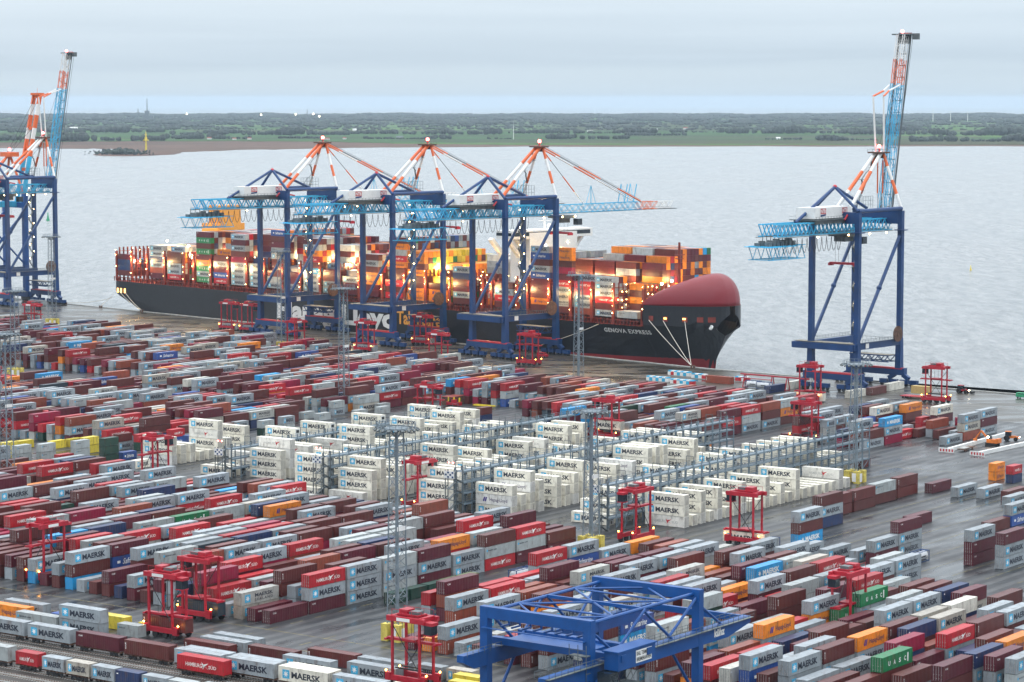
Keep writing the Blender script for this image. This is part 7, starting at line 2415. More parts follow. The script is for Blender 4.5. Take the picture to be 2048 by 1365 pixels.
for px, py, x, y, h, lb in [(0, 0, -103.8, 1171.5, 45, 'tall grey lattice floodlight mast before the left ship crane'), (0, 0, -228.9, 1296.9, 45, 'lattice floodlight mast at far left, beside the blue crane legs'), (0, 0, -201.8, 1056.4, 35, 'shorter lattice floodlight mast near the left edge, beyond grey stacks'),
                       (0, 0, -147.2, 755.3, 45, 'lattice floodlight mast at left edge above the yellow containers'), (0, 0, -60.8, 939.8, 45, 'lattice floodlight mast beside the leftmost ship crane lettering'), (0, 0, -23.9, 537.0, 45, 'nearest lattice floodlight mast, yellow base beside red straddle carrier'),
                       (0, 0, 19.8, 646.4, 35, 'lattice floodlight mast before the white reefers, centre'), (0, 0, 25.9, 1012.1, 45, 'lattice floodlight mast in front of the ship\'s black bow'), (0, 0, 101.0, 762.3, 35, 'lattice floodlight mast at the right end of the reefers')]:
    pr = mp45 if h == 45 else mp35
    c_ = pr if not used[h] else copy_tree(pr); used[h] = True
    place(c_, (x, y, 0), RD); tag(c_, lb, 'floodlight mast', 'floodlight masts over the yard')
# ================================================================ STRADDLE CARRIERS
def carrier_proto():
    r_ = empty('straddle_carrier', (0, 0, 0)); HL, HW, HT = 3.3, 2.15, 13.6
    for y in (-HW, HW):
        m = MB(); m.box(-4.9, y-.32, 1.15, 4.9, y+.32, 2.15); m.box(-4.9, y-.36, .9, -3.6, y+.36, 2.6); m.box(3.6, y-.36, .9, 4.9, y+.36, 2.6); m.build('wheel_beam', 'carrier_red', r_)
        for x in (-HL, HL): m = MB(); m.beam((x, y, 2.1), (x, y, HT), .44, .42); m.build('leg', 'carrier_red', r_)
        m = MB(); m.box(-HL-1.2, y-.38, HT-.9, HL+1.2, y+.38, HT+.1); m.build('top_beam', 'carrier_red', r_)
        m = MB()
        for x in (-4.0, -1.5, 1.3, 3.8): m.tube((x, y-.3, .72), (x, y+.3, .72), .72, 12)
        m.build('tyre', 'rubber', r_)
    m = MB(); m.beam((-HL, -HW, 12), (HL, -HW, 3), .12); m.beam((-HL, HW, 3), (HL, HW, 12), .12)
    m.build('cross_rod', 'dark', r_)
    for x in (-HL, HL): m = MB(); m.box(x-.4, -HW, HT-.7, x+.4, HW, HT+.2); m.build('cross_beam', 'carrier_red', r_)
    m = MB(); m.mi = 0; m.box(-2.6, -1.5, HT+.2, 2.4, 1.5, HT+.5); m.box(-2.4, -1.2, HT+.5, -.4, 1.2, HT+1.3); m.mi = 1; m.box(0, -1.1, HT+.5, 2.0, .9, HT+1.1); m.mi = 2; m.box(-2, -HW-.42, HT-.75, 1.2, -HW-.39, HT-.1)
    m.build('engine_deck', ['carrier_red', 'grey_steel', 'white_paint'], r_)
    m = MB()
    for y in (-1.9, 1.9): m.beam((-3.6, y, HT+1.3), (3.6, y, HT+1.3), .07); [m.beam((x, y, HT+.1), (x, y, HT+1.3), .06) for x in (-3.6, -1.2, 1.2, 3.6)]
    m.build('handrail', 'carrier_red', r_)
    m = MB(); m.mi = 0; m.box(3.9, -1.9, HT-1.1, 6.1, .1, HT-.5); m.mi = 1; m.box(4.1, -1.8, HT-2.9, 5.9, 0, HT-1.1); m.mi = 0; m.box(4.0, -1.9, HT-3.1, 6.0, .1, HT-2.9); cb = m.build('cabin', ['carrier_red', 'glass'], r_)
    m = MB()
    for x, y in ((-4.9, -HW), (4.9, -HW), (-4.9, HW), (4.9, HW)): m.ball((x, y, 2.9), .2, 6, 4)
    m.build('beacon', 'lamp_amber', r_)
    m = MB(); m.box(-HL-.3, -1.05, 3.2, HL+.3, -.75, 3.45); m.box(-HL-.3, .75, 3.2, HL+.3, 1.05, 3.45)
    m.build('side_frame_tie', 'dark', r_)
    return r_
def spreader_part(root, z):
    m = MB(); m.box(-6, -.5, z, 6, .5, z+.5); m.box(-6.1, -1.2, z, -5.6, 1.2, z+.35); m.box(5.6, -1.2, z, 6.1, 1.2, z+.35); m.box(-1.6, -1.6, z+.4, 1.6, 1.6, z+.8)
    s_ = m.build('spreader', 'carrier_red', root)
    m = MB()
    for x in (-1.4, 1.4):
        for y in (-1.4, 1.4): m.tube((x, y, z+.7), (x, y, 12.8), .05, 4)
    m.build('hoist_rope', 'dark', s_)
cp = carrier_proto(); first = [True]
def unpx(px, py):
    a = (px-1024)/5226; b = -(py-682.5)/5226; pt_ = radians(5.279); y = cos(pt_)+b*sin(pt_); z = -sin(pt_)+b*cos(pt_); t_ = -H/z; return (a*t_, y*t_)
CARR = []
for px, py, ori, cargo, cz, flip, lb, cl in (
  (96, 1160, 0, -1, 0, 0, 'red straddle carrier at far left, working over the front stacks', ''),
  (336, 1272, 1, 2, 1.3, 0, 'red straddle carrier carrying a brown container behind the train', 'plain brown container hanging in the front left straddle carrier'),
  (402, 1238, 1, 9, 1.3, 1, 'red straddle carrier carrying dark slate container, behind another carrier', 'dark slate container hanging in a straddle carrier, front left'),
  (311, 965, 0, -1, 0, 0, 'red straddle carrier left of the white reefer stacks', ''),
  (838, 1018, 0, -1, 0, 0, 'red straddle carrier in the lane before the central reefers', ''),
  (826, 1372, 1, -1, 0, 0, 'nearest red straddle carrier, beside the yellow mast base', ''),
  (1272, 1082, 0, -1, 0, 1, 'red straddle carrier at the front right edge of the reefers', ''),
  (1492, 1090, 1, 19, .5, 1, 'red straddle carrier carrying a white reefer in the centre lane', 'white reefer hanging in the centre lane straddle carrier'),
  (1697, 1268, 0, 11, 3.2, 1, 'red straddle carrier lifting a green container at front right', 'green container with white letters hanging at front right'),
  (1214, 880, 1, 19, 3.6, 1, 'red straddle carrier lifting a white reefer behind the racks', 'white reefer hanging in the straddle carrier behind the racks'),
  (1612, 886, 1, -1, 0, 1, 'red straddle carrier behind the right end of the reefer racks', ''),
  (1620, 803, 1, 16, .5, 1, 'red straddle carrier with cream container at the lone crane', 'cream container hanging beside the lone crane'),
  (1872, 806, 1, -1, 0, 1, 'lone red straddle carrier on the quay at right', ''),
  (858, 848, 1, -1, 0, 0, 'red straddle carrier in the open yard behind the reefers', ''),
  (459, 660, 1, 0, .5, 0, 'red straddle carrier, left of a pair below the ship stern', 'grey container held by the left carrier below the stern'),
  (500, 664, 1, 0, .5, 0, 'red straddle carrier, right of a pair below the ship stern', 'grey container held by the right carrier below the stern'),
  (731, 704, 1, 0, .5, 0, 'red straddle carrier before the white hull lettering', 'grey container held by the carrier before the hull lettering'),
  (1058, 731, 1, -1, 0, 1, 'red straddle carrier right of the bow crane feet', ''),
  (877, 730, 1, -1, 0, 0, 'red straddle carrier left of the bow crane feet', ''),
  (846, 690, 1, 0, .5, 0, 'red straddle carrier under the orange hull lettering', 'grey container held by the carrier under the orange lettering'),
  (592, 702, 0, -1, 0, 0, 'red straddle carrier behind the leftmost quay mast', ''),
  (66, 664, 1, -1, 0, 0, 'red straddle carrier over stacks at the far left quay block', '')):
    CARR.append((*unpx(px, py), ori, cargo, cz, flip, lb, cl))
for i, (x, y, ori, cargo, cz, flip, lb, cl) in enumerate(CARR):
    c_ = copy_tree(cp); rz = (RD if ori == 0 else RR)+(pi if flip else 0)
    place(c_, (x, y, 0), rz); tag(c_, lb, 'straddle carrier', 'red straddle carriers in the yard')
    z_ = cz+2.95 if cargo >= 0 else 8.5
    spreader_part(c_, z_)
    if cargo >= 0:
        code = KO[cargo]; off = Vector((-6.1, -1.22, 0)); rzc = RD if ori == 0 else RR; off.rotate(Matrix.Rotation(rzc, 3, 'Z'))
        add_container(code, 40, Vector((x, y, cz))+off, rzc, cl, 'containers carried by straddle carriers')
def rm(o):
    for ch in list(o.children): rm(ch)
    bpy.data.objects.remove(o)
rm(cp)
# ================================================================ RAIL GANTRY
def gantry():
    S0, S1, T0, T1, HT = 363.0, 398.0, -267.8, -246.0, 24.0
    r_ = empty('rail_gantry_crane', yd(363, -256.9), RD); tag(r_, 'big blue rail gantry crane in the foreground above the yard', 'gantry crane')
    Ls, ht = 35.0, 10.9   # local x = s, local y = -t
    for x in (0, Ls):
        for y in (-ht, ht):
            m = MB(); m.box(x-.75, y-.8, 2, x+.75, y+.8, HT-.1); m.build('leg', 'gantry_blue', r_)
        m = MB(); m.box(x-.7, -ht-.85, HT-2.0, x+.7, ht+.85, HT); m.build('end_beam', 'gantry_blue', r_)
        m = MB(); m.box(x-.7, -ht-3, .9, x+.7, ht+3, 2.2); m.build('sill_beam', 'gantry_blue', r_)
        m = MB()
        for y in (-ht-2, -ht+1, ht-1, ht+2): m.tube((x-.3, y, .5), (x+.3, y, .5), .5, 10)
        m.build('wheel', 'dark', r_)
    for y in (-ht, ht):
        zc = 15.1; a, b = (-7.5 if y > 0 else -14), Ls+17.5
        m = MB(); m.box(a+3, y-.75, zc-1.4, b-8, y+.75, zc+1.3)
        for x0, x1 in ((a+3, a), (b-8, b)):
            P_ = [(x0, y-.75, zc-1.4), (x0, y+.75, zc-1.4), (x1, y+.75, zc+.1), (x1, y-.75, zc+.1), (x0, y-.75, zc+1.3), (x0, y+.75, zc+1.3), (x1, y+.75, zc+1.3), (x1, y-.75, zc+1.3)]
            m.hexa(P_)
        g = m.build('main_girder', 'gantry_blue', r_)
        m = MB(); yo = y+(1.5 if y > 0 else -1.5); yi = yo
        m.box(a, min(y, yo), zc+1.1, b, max(y, yo), zc+1.2)
        for i in range(37): x = a+(b-a)*i/36; m.beam((x, yo, zc+1.2), (x, yo, zc+2.3), .06)
        for dz in (1.75, 2.3): m.beam((a, yo, zc+dz), (b, yo, zc+dz), .06)
        for i in range(37): x = a+(b-a)*i/36; m.beam((x, -yo+2*y, zc+1.2), (x, -yo+2*y, zc+2.3), .06)
        for dz in (1.75, 2.3): m.beam((a, -yo+2*y, zc+dz), (b, -yo+2*y, zc+dz), .06)
        m.build('walkway_rail', 'grey_steel', g)
        m = MB(); m.tube((0, y*.93, HT-.9), (Ls, y*.93, HT-.9), .34, 8); m.build('top_chord', 'gantry_blue', r_)
        m = MB()
        for x0, x1 in ((6, 0+10), (14, 10), (22, 26), (30, 26)): pass
        for xa, za, xb, zb_ in ((.5, HT-1.5, 8.75, 16.4), (8.75, 16.4, 17.5, HT-.9), (17.5, HT-.9, 26.25, 16.4), (26.25, 16.4, Ls-.5, HT-1.5)): m.tube((xa, y*.93, za), (xb, y, zb_), .27, 7)
        m.tube((Ls+.5, y, HT-3), (Ls+8, y, 16.4), .27, 7); m.tube((0, y, 3), (8.5, y, 13.7), .3, 7); m.tube((Ls, y, 4), (Ls-8.5, y, 13.7), .3, 7)
        m.build('truss_diagonal', 'gantry_blue', r_)
    m = MB(); zt = HT-.9
    pts = [(0, -ht), (0, ht), (17.5, -ht), (17.5, ht), (Ls, -ht), (Ls, ht)]
    for a, b in (((8.75, -ht), (8.75+0, ht)), ((26.25, -ht), (26.25, ht)), ((0, 0), (8.75, -ht)), ((0, 0), (8.75, ht)), ((17.5, 0), (8.75, ht)), ((17.5, 0), (8.75, -ht)), ((17.5, 0), (26.25, ht)), ((17.5, 0), (26.25, -ht)), ((Ls, 0), (26.25, -ht)), ((Ls, 0), (26.25, ht))):
        m.tube((a[0], a[1]*.93, zt), (b[0], b[1]*.93, zt), .2, 6)
    m.beam((17.5, -ht*.93, zt), (17.5, ht*.93, zt), .5, .6); m.build('top_bracing', 'gantry_blue', r_)
    m = MB(); m.box(Ls+16.6, -ht+.75, 15.2, Ls+17.4, ht-.75, 16.4); m.build('girder_tie', 'gantry_blue', r_)
    # trolley with its big blue machinery house
    m = MB(); m.box(2.6, -ht-5, 16.8, 4.0, ht+.8, 18.0); m.box(10.6, -ht-5, 16.8, 12, ht+.8, 18.0); m.box(4, -ht+3, 16.9, 10.6, ht-1, 17.5); tr = m.build('trolley', 'gantry_blue', r_)
    m = MB(); m.box(1.8, -ht-4.8, 15.4, 13.4, -ht-1.9, 18.5); m.box(1.5, -ht-5.0, 18.5, 13.7, -ht-1.6, 18.75); hs = m.build('machinery_house', 'gantry_blue', tr)
    m = MB(); y = -ht-4.84; x0, x1 = 7.2, 12.2; m.mi = 0; m.poly([(x0, y, 15.9), (x1, y, 15.9), (x1, y, 18.1), (x0, y, 18.1)]); m.mi = 1; put_text(m, 'RAIL TERMINAL', rect_xz(x0+.25, x1-.25, 17.15, 17.85, y-.02), bold=.02); put_text(m, 'BREMERHAVEN', rect_xz(x0+.25, x1-.25, 16.15, 16.85, y-.02), bold=.02); m.build('sign_board', ['white_paint', 'dark'], hs)
    m = MB(); m.box(.2, -ht-4.2, 12.6, 2.6, -ht-1.6, 15.2); m.build('cabin', 'glass', tr)
    m = MB()
    for x in (4, 6, 8, 10): m.beam((x, -ht-4, 15.4), (x-.5, -ht-2, 11.8), .1); m.beam((x, -ht-3, 15), (x+.4, -ht-4, 12), .06)
    m.box(.5, -ht-4.6, 12.3, 9, -ht-1.4, 12.45); m.build('service_platform', 'grey_steel', tr)
    m = MB()
    for i in range(8): y0 = -ht+2.2+i*2.3; m.box(-.2, y0, 20.6, 2.4, y0+.28, 20.9); m.box(2.1, y0, 20.9, 2.4, y0+.28, 22)
    m.box(-1.6, -ht, 20.35, -.9, ht, 20.45); m.build('cable_bracket', 'gantry_blue', r_)
    m = MB()
    for z in (6, 9, 12, 15, 18): m.box(-2.2, -ht-.9, z, -.8, -ht+2.6, z+.12); m.beam((-2.2, -ht-.9, z+1.1), (-2.2, -ht+2.6, z+1.1), .07)
    for y in (-ht-.9, -ht+.8, -ht+2.6): m.beam((-2.2, y, 4), (-2.2, y, 20), .09)
    m.box(-2.1, -ht+.2, 12.4, -.9, -ht+2.4, 14.8); m.build('access_tower', 'grey_steel', r_)
    m = MB(); put_text(m, 'kühz', lambda a, b: (Ls+4.6+3.6*a, -ht-.78, 14.4+1.5*b), bold=.05); m.build('lettering', 'white_paint', r_)
    return r_
gantry()
# ================================================================ RAILWAY
def rails(sc_, name='rail_track'):
    m = MB(); m.mi = 0; a, b = yd(sc_, -470, .03), yd(sc_, -280, .03)
    for ds in (-.75, .75): m.beam(yd(sc_+ds, -480, .1), yd(sc_+ds, -270, .1), .12, .16)
    m.mi = 1
    for i in range(300): t_ = -480+i*.7; m.beam(yd(sc_-1.25, t_, .06), yd(sc_+1.25, t_, .06), .24, .1)
    tag(m.build(name, ['rust', 'concrete']), kind='structure')
for s_ in (375.1, 370.9, 366.4, 361.6, 355.4, 350.6, 345.8): rails(s_)
m = MB(); m.poly([yd(340, -520, .012), yd(340, -262, .012), yd(378.4, -262, .012), yd(378.4, -520, .012)]); M['ballast'] = gmat('ballast', ((.022, .019, .017), (.06, .05, .042)), (.5, .9)); tag(m.build('ballast_ground', 'ballast'), kind='structure')
def wagon_proto(L):
    r_ = empty('rail_wagon', (0, 0, 0)); m = MB(); m.box(-.3, .35, .95, L+.3, .6, 1.2); m.box(-.3, 1.85, .95, L+.3, 2.1, 1.2)
    for i in range(7): x = L*i/6; m.box(x-.15, .1, 1.0, x+.15, 2.34, 1.22)
    m.build('wagon_frame', 'rust', r_)
    m = MB()
    for x in (1.2, 2.6, L-2.6, L-1.2):
        for y in (.45, 1.95): m.tube((x, y-.07, .5), (x, y+.07, .5), .42, 10)
    m.box(.8, .4, .55, 3, .55, .9); m.box(.8, 1.9, .55, 3, 2.05, .9); m.box(L-3, .4, .55, L-.8, .55, .9); m.build('bogie', 'dark', r_)
    return r_
wp = {40: wagon_proto(12.19), 20: wagon_proto(6.06)}; wu = {40: 0, 20: 0}; wi = 0
for c in sorted([c for c in cells if c[4] == 'W'], key=lambda c: (c[0] > 360, c[1])):
    o_ = wp[c[3]] if not wu[c[3]] else copy_tree(wp[c[3]]); wu[c[3]] = 1; wi += 1
    place(o_, yd(c[0], c[1], 0), RR); tag(o_, 'rusty flat wagon, %s from left on the %s track' % (ordn(1+sum(1 for d in cells if d[4] == 'W' and (d[0] > 360) == (c[0] > 360) and d[1] < c[1])), 'rear' if c[0] > 360 else 'front'), 'rail wagon', 'flat wagons of the trains')
# painted lines on the paving
M['line_paint'] = mat('line_paint', (.30, .25, .10), .7, var=.5, vs=.6)
def ground_line(s0, t0, s1, t1, w_=.16, dash=0):
    m = MB(); a = yd(s0, t0, .014); b = yd(s1, t1, .014); d = (b-a).normalized(); q = Vector((-d.y, d.x, 0))*w_/2; ln = (b-a).length; x = 0
    while x < ln:
        x1 = min(ln, x+(dash or ln)); p_, r__ = a+d*x, a+d*x1; m.poly([p_-q, r__-q, r__+q, p_+q]); x = x1+(dash or 1)
    tag(m.build('road_marking', 'line_paint'), kind='structure')
for s_ in (413.5, 401.5): ground_line(s_, -480, s_, -300)
for s_ in (538.5, 553.0, 712.5): ground_line(s_, -600, s_, -300)
for t_ in (-362.8, -346.8): ground_line(405, t_, 560, t_, dash=4)
for t_ in (-364.5, -352.3, -339.8, -331.5, -323.1, -314.8, -306.4): ground_line(556, t_, 700, t_, .12)
for t_ in (-298, -289.7, -281.4, -273, -264.7, -256.4): ground_line(556, t_, 745, t_, .12)
# ================================================================ TANK CONTAINERS
def tank(loc, rz, label):
    r_ = empty('tank_container', loc, rz); tag(r_, label, 'tank container', 'white tank containers'); L, W_, h = 6.06, 2.44, 2.6
    m = MB()
    for x in (.08, L-.08):
        for y in (.08, W_-.08): m.beam((x, y, 0), (x, y, h), .16)
        for z in (.08, h-.08): m.beam((x, 0, z), (x, W_, z), .16)
    for y in (.08, W_-.08):
        for z in (.08, h-.08): m.beam((0, y, z), (L, y, z), .13)
    for x in (1.2, 3, 4.8): m.beam((x, .3, h-.05), (x, W_-.3, h-.05), .3, .06)
    m.build('frame', 'crane_blue', r_)
    m = MB(); c = (W_/2, h/2); m.tube((.45, *c), (L-.45, *c), 1.08, 20); m.tube((.2, *c), (.45, *c), .7, 20, 1.08); m.tube((L-.45, *c), (L-.2, *c), 1.08, 20, .7); m.build('tank', 'tank', r_)
    m = MB(); put_text(m, 'VAN HOOL', lambda a, b: (2.2+2.9*a, .105-.0+.08*abs(b-.5), h/2-.2+.5*b), bold=.02) if False else m.box(2.0, .06, h/2-.15, 4.4, .12, h/2+.15); m.build('marking', 'dark', r_)
tank(yd(489.3, -352.1), RD, 'white tank container in dark frame, left one on the centre lane'); tank(yd(495.9, -352.1), RD, 'white tank container in dark frame, right one on the centre lane')
p_ = unpx(1536, 1102); tank(Vector((*p_, 0)), RD, 'white tank container right of the white-lit straddle carrier'); p_ = unpx(1836, 1128); tank(Vector((*p_, 0)), RD, 'white tank container among sparse stacks at far right')
p_ = unpx(1490, 781); tank(Vector((*p_, 1.3)), RR, 'left white tank on the trailer beneath the red frame'); p_ = unpx(1512, 784); tank(Vector((*p_, 1.3)), RR, 'right white tank on the trailer beneath the red frame')
# ================================================================ SMALL THINGS ON THE QUAY AND IN THE YARD
def wrapped_pack(px, py, ori, L, label):
    x, y = unpx(px, py); r_ = empty('wrapped_bundle', (x, y, 0), ori); tag(r_, label, 'wrapped cargo', 'wrapped blue and white bundles on the quay')
    n_ = int(L/1.5)
    m = MB(); m.box(0, 0, 0, L, 2.4, .25); m.build('pallet', 'concrete', r_)
    m = MB(); rr_ = random.Random(int(px))
    for i in range(n_): m.mi = i % 2 if rr_.random() < .8 else 2; m.box(i*L/n_+.06, 0, .25, (i+1)*L/n_-.06, 2.3, 1.6); m.mi = 1-(i % 2); m.box(i*L/n_+.1, .05, 1.6, (i+1)*L/n_-.1, 2.2, 2.05)
    m.build('sacks', ['white_paint', 'light_blue', 'red_paint'], r_)
A1_ = atan2(D2.y, D2.x)
for px, py, L, lb in ((1292, 762, 11, 'blue and white wrapped bundle, near row, left one'), (1340, 768, 11, 'blue and white wrapped bundle, near row, right one'), (1335, 751, 11, 'blue and white wrapped bundle, far row, left one'), (1382, 757, 7, 'blue and white wrapped bundle, far row, beside brown container'), (1470, 763, 6, 'blue and white wrapped bundle right of the brown container')): wrapped_pack(px, py, A1_, L, lb)
x, y = unpx(1411, 765.5); add_container('R', 40, Vector((x, y, 0)), A1_, 'rust-brown container lying lengthwise by the quay below the bow', 'single containers on the quay')
x, y = unpx(1850, 797); add_container('y', 40, Vector((x, y, 0)), A1_, 'tan container behind the lone straddle carrier at the quay edge', 'single containers on the quay') if False else None
for px, py, code, lb in ((1701, 798, 'c', 'cream container left in the row at the lone crane feet'), (1743, 792, 'b', 'brown container in the row at the lone crane feet'), (1779, 783, 'c', 'cream container right in the row at the lone crane feet'), (1539, 788, 'n', 'navy container beside the left leg of the lone crane'), (1584, 779, 'c', 'cream container behind the straddle carrier at lone crane')):
    x, y = unpx(px, py); add_container(code, 40, Vector((x, y, 0)), RD, lb, 'single containers on the quay')
x, y = unpx(57, 610); add_container('g', 40, Vector((x, y, 0)), A1_, 'grey container with blue star under the far left cranes', 'single containers on the quay')
def crate():
    x, y = unpx(1822, 792); r_ = empty('timber_crate', (x, y, 0), A1_); tag(r_, 'large tan timber crate on a red trailer at the quay edge', 'crate')
    m = MB(); m.box(0, 0, 1.0, 7.5, 2.8, 3.9); 
    for i in range(9): m.box(i*.9, -.06, 1.0, i*.9+.12, 0, 3.9)
    m.build('crate_body', mat('plywood', (.50, .36, .14), .7), r_)
crate()
x, y = unpx(1808, 796); r_ = empty('trailer', (x, y, 0), A1_); tag(r_, 'long red flat trailer under the timber crate', 'trailer'); m = MB(); m.box(-1, -1.2, .75, 12, 3.2, 1.0); m.build('trailer_bed', 'carrier_red', r_); m = MB(); [m.tube((q, -1.0, .4), (q, -.6, .4), .4, 10) for q in (0, 1.2, 9, 10.2)]; [m.tube((q, 2.6, .4), (q, 3.0, .4), .4, 10) for q in (0, 1.2, 9, 10.2)]; m.build('tyre', 'rubber', r_)
def tractor(px, py, rz, col, label, loader=False):
    x, y = unpx(px, py); r_ = empty('tractor', (x, y, 0), rz); tag(r_, label, 'tractor', 'tractors in the terminal')
    m = MB(); m.box(-1.4, -.55, .9, 1.9, .55, 1.7); m.box(1.9, -.5, .9, 3.0, .5, 1.5); m.build('bonnet', col, r_)
    m = MB(); m.box(-1.5, -.85, 1.7, .4, .85, 3.0); m.build('cab', 'glass', r_); m = MB(); m.box(-1.6, -.9, 3.0, .5, .9, 3.15); m.build('cab_roof', col, r_)
    for nm, xx, rr in (('rear_wheel', -1.0, .95), ('front_wheel', 1.9, .65)):
        for y_ in (-1.15, .75): m = MB(); m.tube((xx, y_, rr), (xx, y_+.4, rr), rr, 14); m.build(nm, 'rubber', r_)
    if loader: m = MB(); m.beam((.8, -.7, 1.9), (4.2, -.7, .8), .22); m.beam((.8, .7, 1.9), (4.2, .7, .8), .22); m.box(4.1, -1.2, .2, 4.9, 1.2, 1.0); m.build('front_loader', 'dark', r_)
    m = MB(); m.ball((3.05, -.3, 1.3), .15, 6, 4); m.ball((3.05, .3, 1.3), .15, 6, 4); m.build('headlight', 'lamp_white', r_)
tractor(1924, 787, A1_, 'carrier_red', 'red farm tractor with front loader on the quay edge', True)
tractor(2020, 882, RR+.3, 'machine_orange', 'orange tractor with lit headlights at the right edge')
def digger():
    x, y = unpx(1985, 892); r_ = empty('excavator', (x, y, 0), RR+pi); tag(r_, 'orange excavator with bright work lamp between long white barriers', 'excavator')
    m = MB()
    for y_ in (-1.3, .8): m.box(-2, y_, 0, 2, y_+.55, .9)
    m.build('track', 'rubber', r_)
    m = MB(); m.box(-2.3, -1.3, 1.0, 1.6, 1.3, 2.2); m.box(-2.6, -1.2, 1.1, -1.6, 1.2, 2.5); m.build('body', 'machine_orange', r_); m = MB(); m.box(.1, .1, 2.2, 1.6, 1.2, 3.2); m.build('cab', 'glass', r_)
    m = MB(); m.beam((1.4, -.3, 1.8), (4.2, -.3, 4.6), .5); m.beam((4.2, -.3, 4.6), (6.2, -.3, 2.0), .36); m.box(5.8, -.8, .8, 6.8, .3, 1.9); m.build('arm', 'machine_orange', r_)
    m = MB(); m.ball((1.0, 1.5, 2.9), .35, 8, 5); m.build('work_lamp', 'lamp_white', r_)
digger()
for px0, py0, px1, py1, lb in ((1893, 905, 2012, 872, 'long white barrier with red chevrons, left of the excavator'), (1955, 912, 2120, 876, 'long white barrier with red chevrons, right of the excavator')):
    a = Vector((*unpx(px0, py0), 0)); b = Vector((*unpx(px1, py1), 0)); d = b-a; r_ = empty('barrier_wall', a, atan2(d.y, d.x)); tag(r_, lb, 'barrier', 'white barriers around the excavator')
    m = MB(); m.box(0, -.5, 0, d.length, .5, 1.2); 
    for i in range(int(d.length/3)): m.box(i*3-.04, -.54, 0, i*3+.04, .54, 1.24)
    m.build('block', 'white_paint', r_); m = MB(); m.mi = 0; m.box(-.4, -2.6, 0, -.05, 2.6, 1.4); m.mi = 1
    for i in range(5): m.box(-.44, -2.4+i, .3, -.41, -1.9+i, 1.1)
    m.build('chevron_board', ['white_paint', 'red_paint'], r_)
a = Vector((*unpx(1928, 905), 0)); r_ = empty('flatbed_trailer', a, RD+.05); tag(r_, 'low flatbed trailer with planks left of the orange excavator', 'trailer'); m = MB(); m.box(0, 0, .7, 9, 2.4, .95); [m.tube((q, -.05, .4), (q, .3, .4), .4, 10) for q in (1, 2.2, 7)]; m.build('bed', 'rust', r_); m = MB(); m.box(.5, .2, .95, 5, 2.1, 1.15); m.build('planks', 'concrete', r_)
def van(px, py, rz, label, mat_='white_paint'):
    x, y = unpx(px, py); r_ = empty('parked_van', (x, y, 0), rz); tag(r_, label, 'van')
    m = MB(); m.box(-2.4, -.95, .45, 2.5, .95, 1.3); m.hexa([(-2.4, -.95, 1.3), (1.9, -.95, 1.3), (1.9, .95, 1.3), (-2.4, .95, 1.3), (-2.3, -.85, 2.1), (1.2, -.85, 2.1), (1.2, .85, 2.1), (-2.3, .85, 2.1)]); m.build('body', mat_, r_)
    m = MB(); m.poly([(-1.6, -.93, 1.4), (1.2, -.93, 1.4), (.95, -.89, 1.9), (-1.6, -.89, 1.9)]); m.poly([(1.78, -.8, 1.4), (1.78, .8, 1.4), (1.32, .75, 2.0), (1.32, -.75, 2.0)]); m.build('window', 'glass', r_)
    for xx in (-1.5, 1.6):
        for yy in (-.97, .77): m = MB(); m.tube((xx, yy, .35), (xx, yy+.2, .35), .35, 12); m.build('wheel', 'rubber', r_)
van(990, 799, RR, 'small white van parked beside the yard huts')
van(2045, 797, A1_, 'dark green vehicle cut off at the right edge of the quay', 'green_paint')
van(1085, 715, RR+.1, 'small red service vehicle beside the hull near the bow crane', 'carrier_red')
van(505, 690, RR, 'dark pickup on the apron left of the first ship crane', 'dark')
# red trestle frame on the quay near the bow
x, y = unpx(1490, 775); r_ = empty('trestle_frame', (x, y, 0), A1_); tag(r_, 'long red trestle frame over the tank trailer by the lone crane', 'frame')
for k, x_ in enumerate((0, 13, 20)):
    m = MB(); m.beam((x_, -1.6, 0), (x_, -.4, 5), .3); m.beam((x_, 1.6, 0), (x_, .4, 5), .3); m.beam((x_, -1.6, .2), (x_, 1.6, .2), .3); m.build('trestle', 'carrier_red', r_)
m = MB(); m.box(-2, -.4, 5, 30, .4, 5.5); m.box(-2, -.4, 3.6, 13, .4, 3.8); m.build('top_beam', 'carrier_red', r_)
x, y = unpx(1482, 783); r_ = empty('trailer', (x, y, 0), RR); tag(r_, 'flat trailer carrying two white tanks beside the red trestle', 'trailer'); m = MB(); m.box(-1, 0, .95, 13.5, 2.4, 1.25); m.build('trailer_bed', 'dark', r_); m = MB(); [m.tube((q, 0, .45), (q, .35, .45), .45, 10) for q in (0, 1.2, 10, 11.2)]; m.build('tyre', 'rubber', r_)
# spare spreaders, a pack of red frames
for i, (px, py, lb) in enumerate(((200, 744, 'red spreader frame, left end of the parked row'), (218, 744.5, 'red spreader frame, second from left in the parked row'), (236, 745, 'red spreader frame, third from left in the parked row'), (252, 744, 'red spreader frame, right end of the parked row'), (318, 727, 'red spreader frame parked alone beside the navy container'), (892, 812, 'red spreader frame on the ground by the yard huts'))):
    x, y = unpx(px, py); r_ = empty('spreader_frame', (x, y, 0), RR); tag(r_, lb, 'spreader', 'red spreaders parked on the ground')
    m = MB(); m.box(0, 0, .5, 5.6, .5, 1.3); m.box(0, 1.9, .5, 5.6, 2.4, 1.3); m.box(0, 0, .3, .6, 2.4, 1.6); m.box(5.0, 0, .3, 5.6, 2.4, 1.6); m.box(2.2, .3, 1.2, 3.4, 2.1, 2.4); m.build('frame', 'carrier_red', r_)
    m = MB()
    for q in (.3, 2.8, 5.3): m.box(q-.15, .9, 1.6, q+.15, 1.5, 3.2)
    m.build('post', 'yellow', r_)
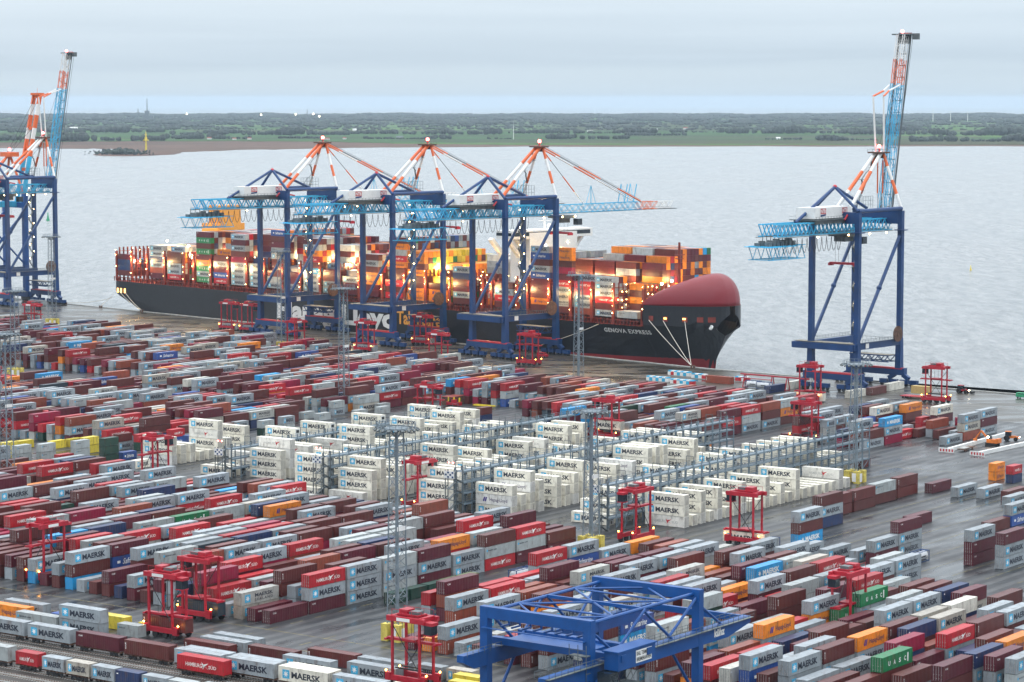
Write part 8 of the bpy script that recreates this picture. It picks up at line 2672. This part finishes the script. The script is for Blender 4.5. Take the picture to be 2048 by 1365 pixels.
# yard huts and pipe racks near the centre
for px, py, w_, d_, h_, c1, c2, lb in ((905, 812, 8, 5, 3, 'rust', 'deck_red', 'brown site hut with open door beside the parked white van'), (985, 789, 7, 4, 3.4, 'concrete', 'grating', 'tan site hut behind the white van'), (936, 793, 9, 4, 3, 'grey_steel', 'dark', 'dark grey workshop hut with clutter on its roof')):
    x, y = unpx(px, py); r_ = empty('site_hut', (x, y, 0), RD); tag(r_, lb, 'hut'); m = MB(); m.box(0, 0, 0, w_, d_, h_); m.build('wall', c1, r_); m = MB(); m.box(-.2, -.2, h_, w_+.2, d_+.2, h_+.2); m.build('roof', c2, r_); m = MB(); m.box(-.04, 1, 0, -.01, 2.2, 2.2); m.build('door', 'dark', r_)
x, y = unpx(945, 813); r_ = empty('yellow_barrier', (x, y, 0), RR); tag(r_, 'low yellow lifting frame lying before the site huts', 'frame'); m = MB(); m.box(0, 0, .3, 9, .4, .7); m.box(0, 2, .3, 9, 2.4, .7); m.box(0, 0, .3, .4, 2.4, .7); m.box(8.6, 0, .3, 9, 2.4, .7); m.build('frame', 'yellow', r_)
x, y = unpx(277, 1252); r_ = empty('yellow_barrier', (x, y, 0), RR); tag(r_, 'small yellow buffer block behind the nearest train', 'barrier'); m = MB(); m.box(0, 0, 0, 1.2, .8, .8); m.box(1.4, 0, 0, 2.6, .8, .8); m.build('block', 'yellow', r_)
# ================================================================ HAZE
m = MB(); m.box(-34000, -900, -7, 34000, 43000, 152)
hz = m.build('haze', 'dark'); hm = bpy.data.materials.new('haze'); hm.use_nodes = True; t = hm.node_tree; t.nodes.clear(); o_ = t.nodes.new('ShaderNodeOutputMaterial'); v_ = t.nodes.new('ShaderNodeVolumePrincipled')
v_.inputs['Color'].default_value = (.62, .76, .90, 1); v_.inputs['Density'].default_value = 2.8e-5; v_.inputs['Anisotropy'].default_value = 0.0
t.links.new(v_.outputs[0], o_.inputs['Volume']); hz.data.materials.clear(); hz.data.materials.append(hm); tag(hz, kind='stuff')
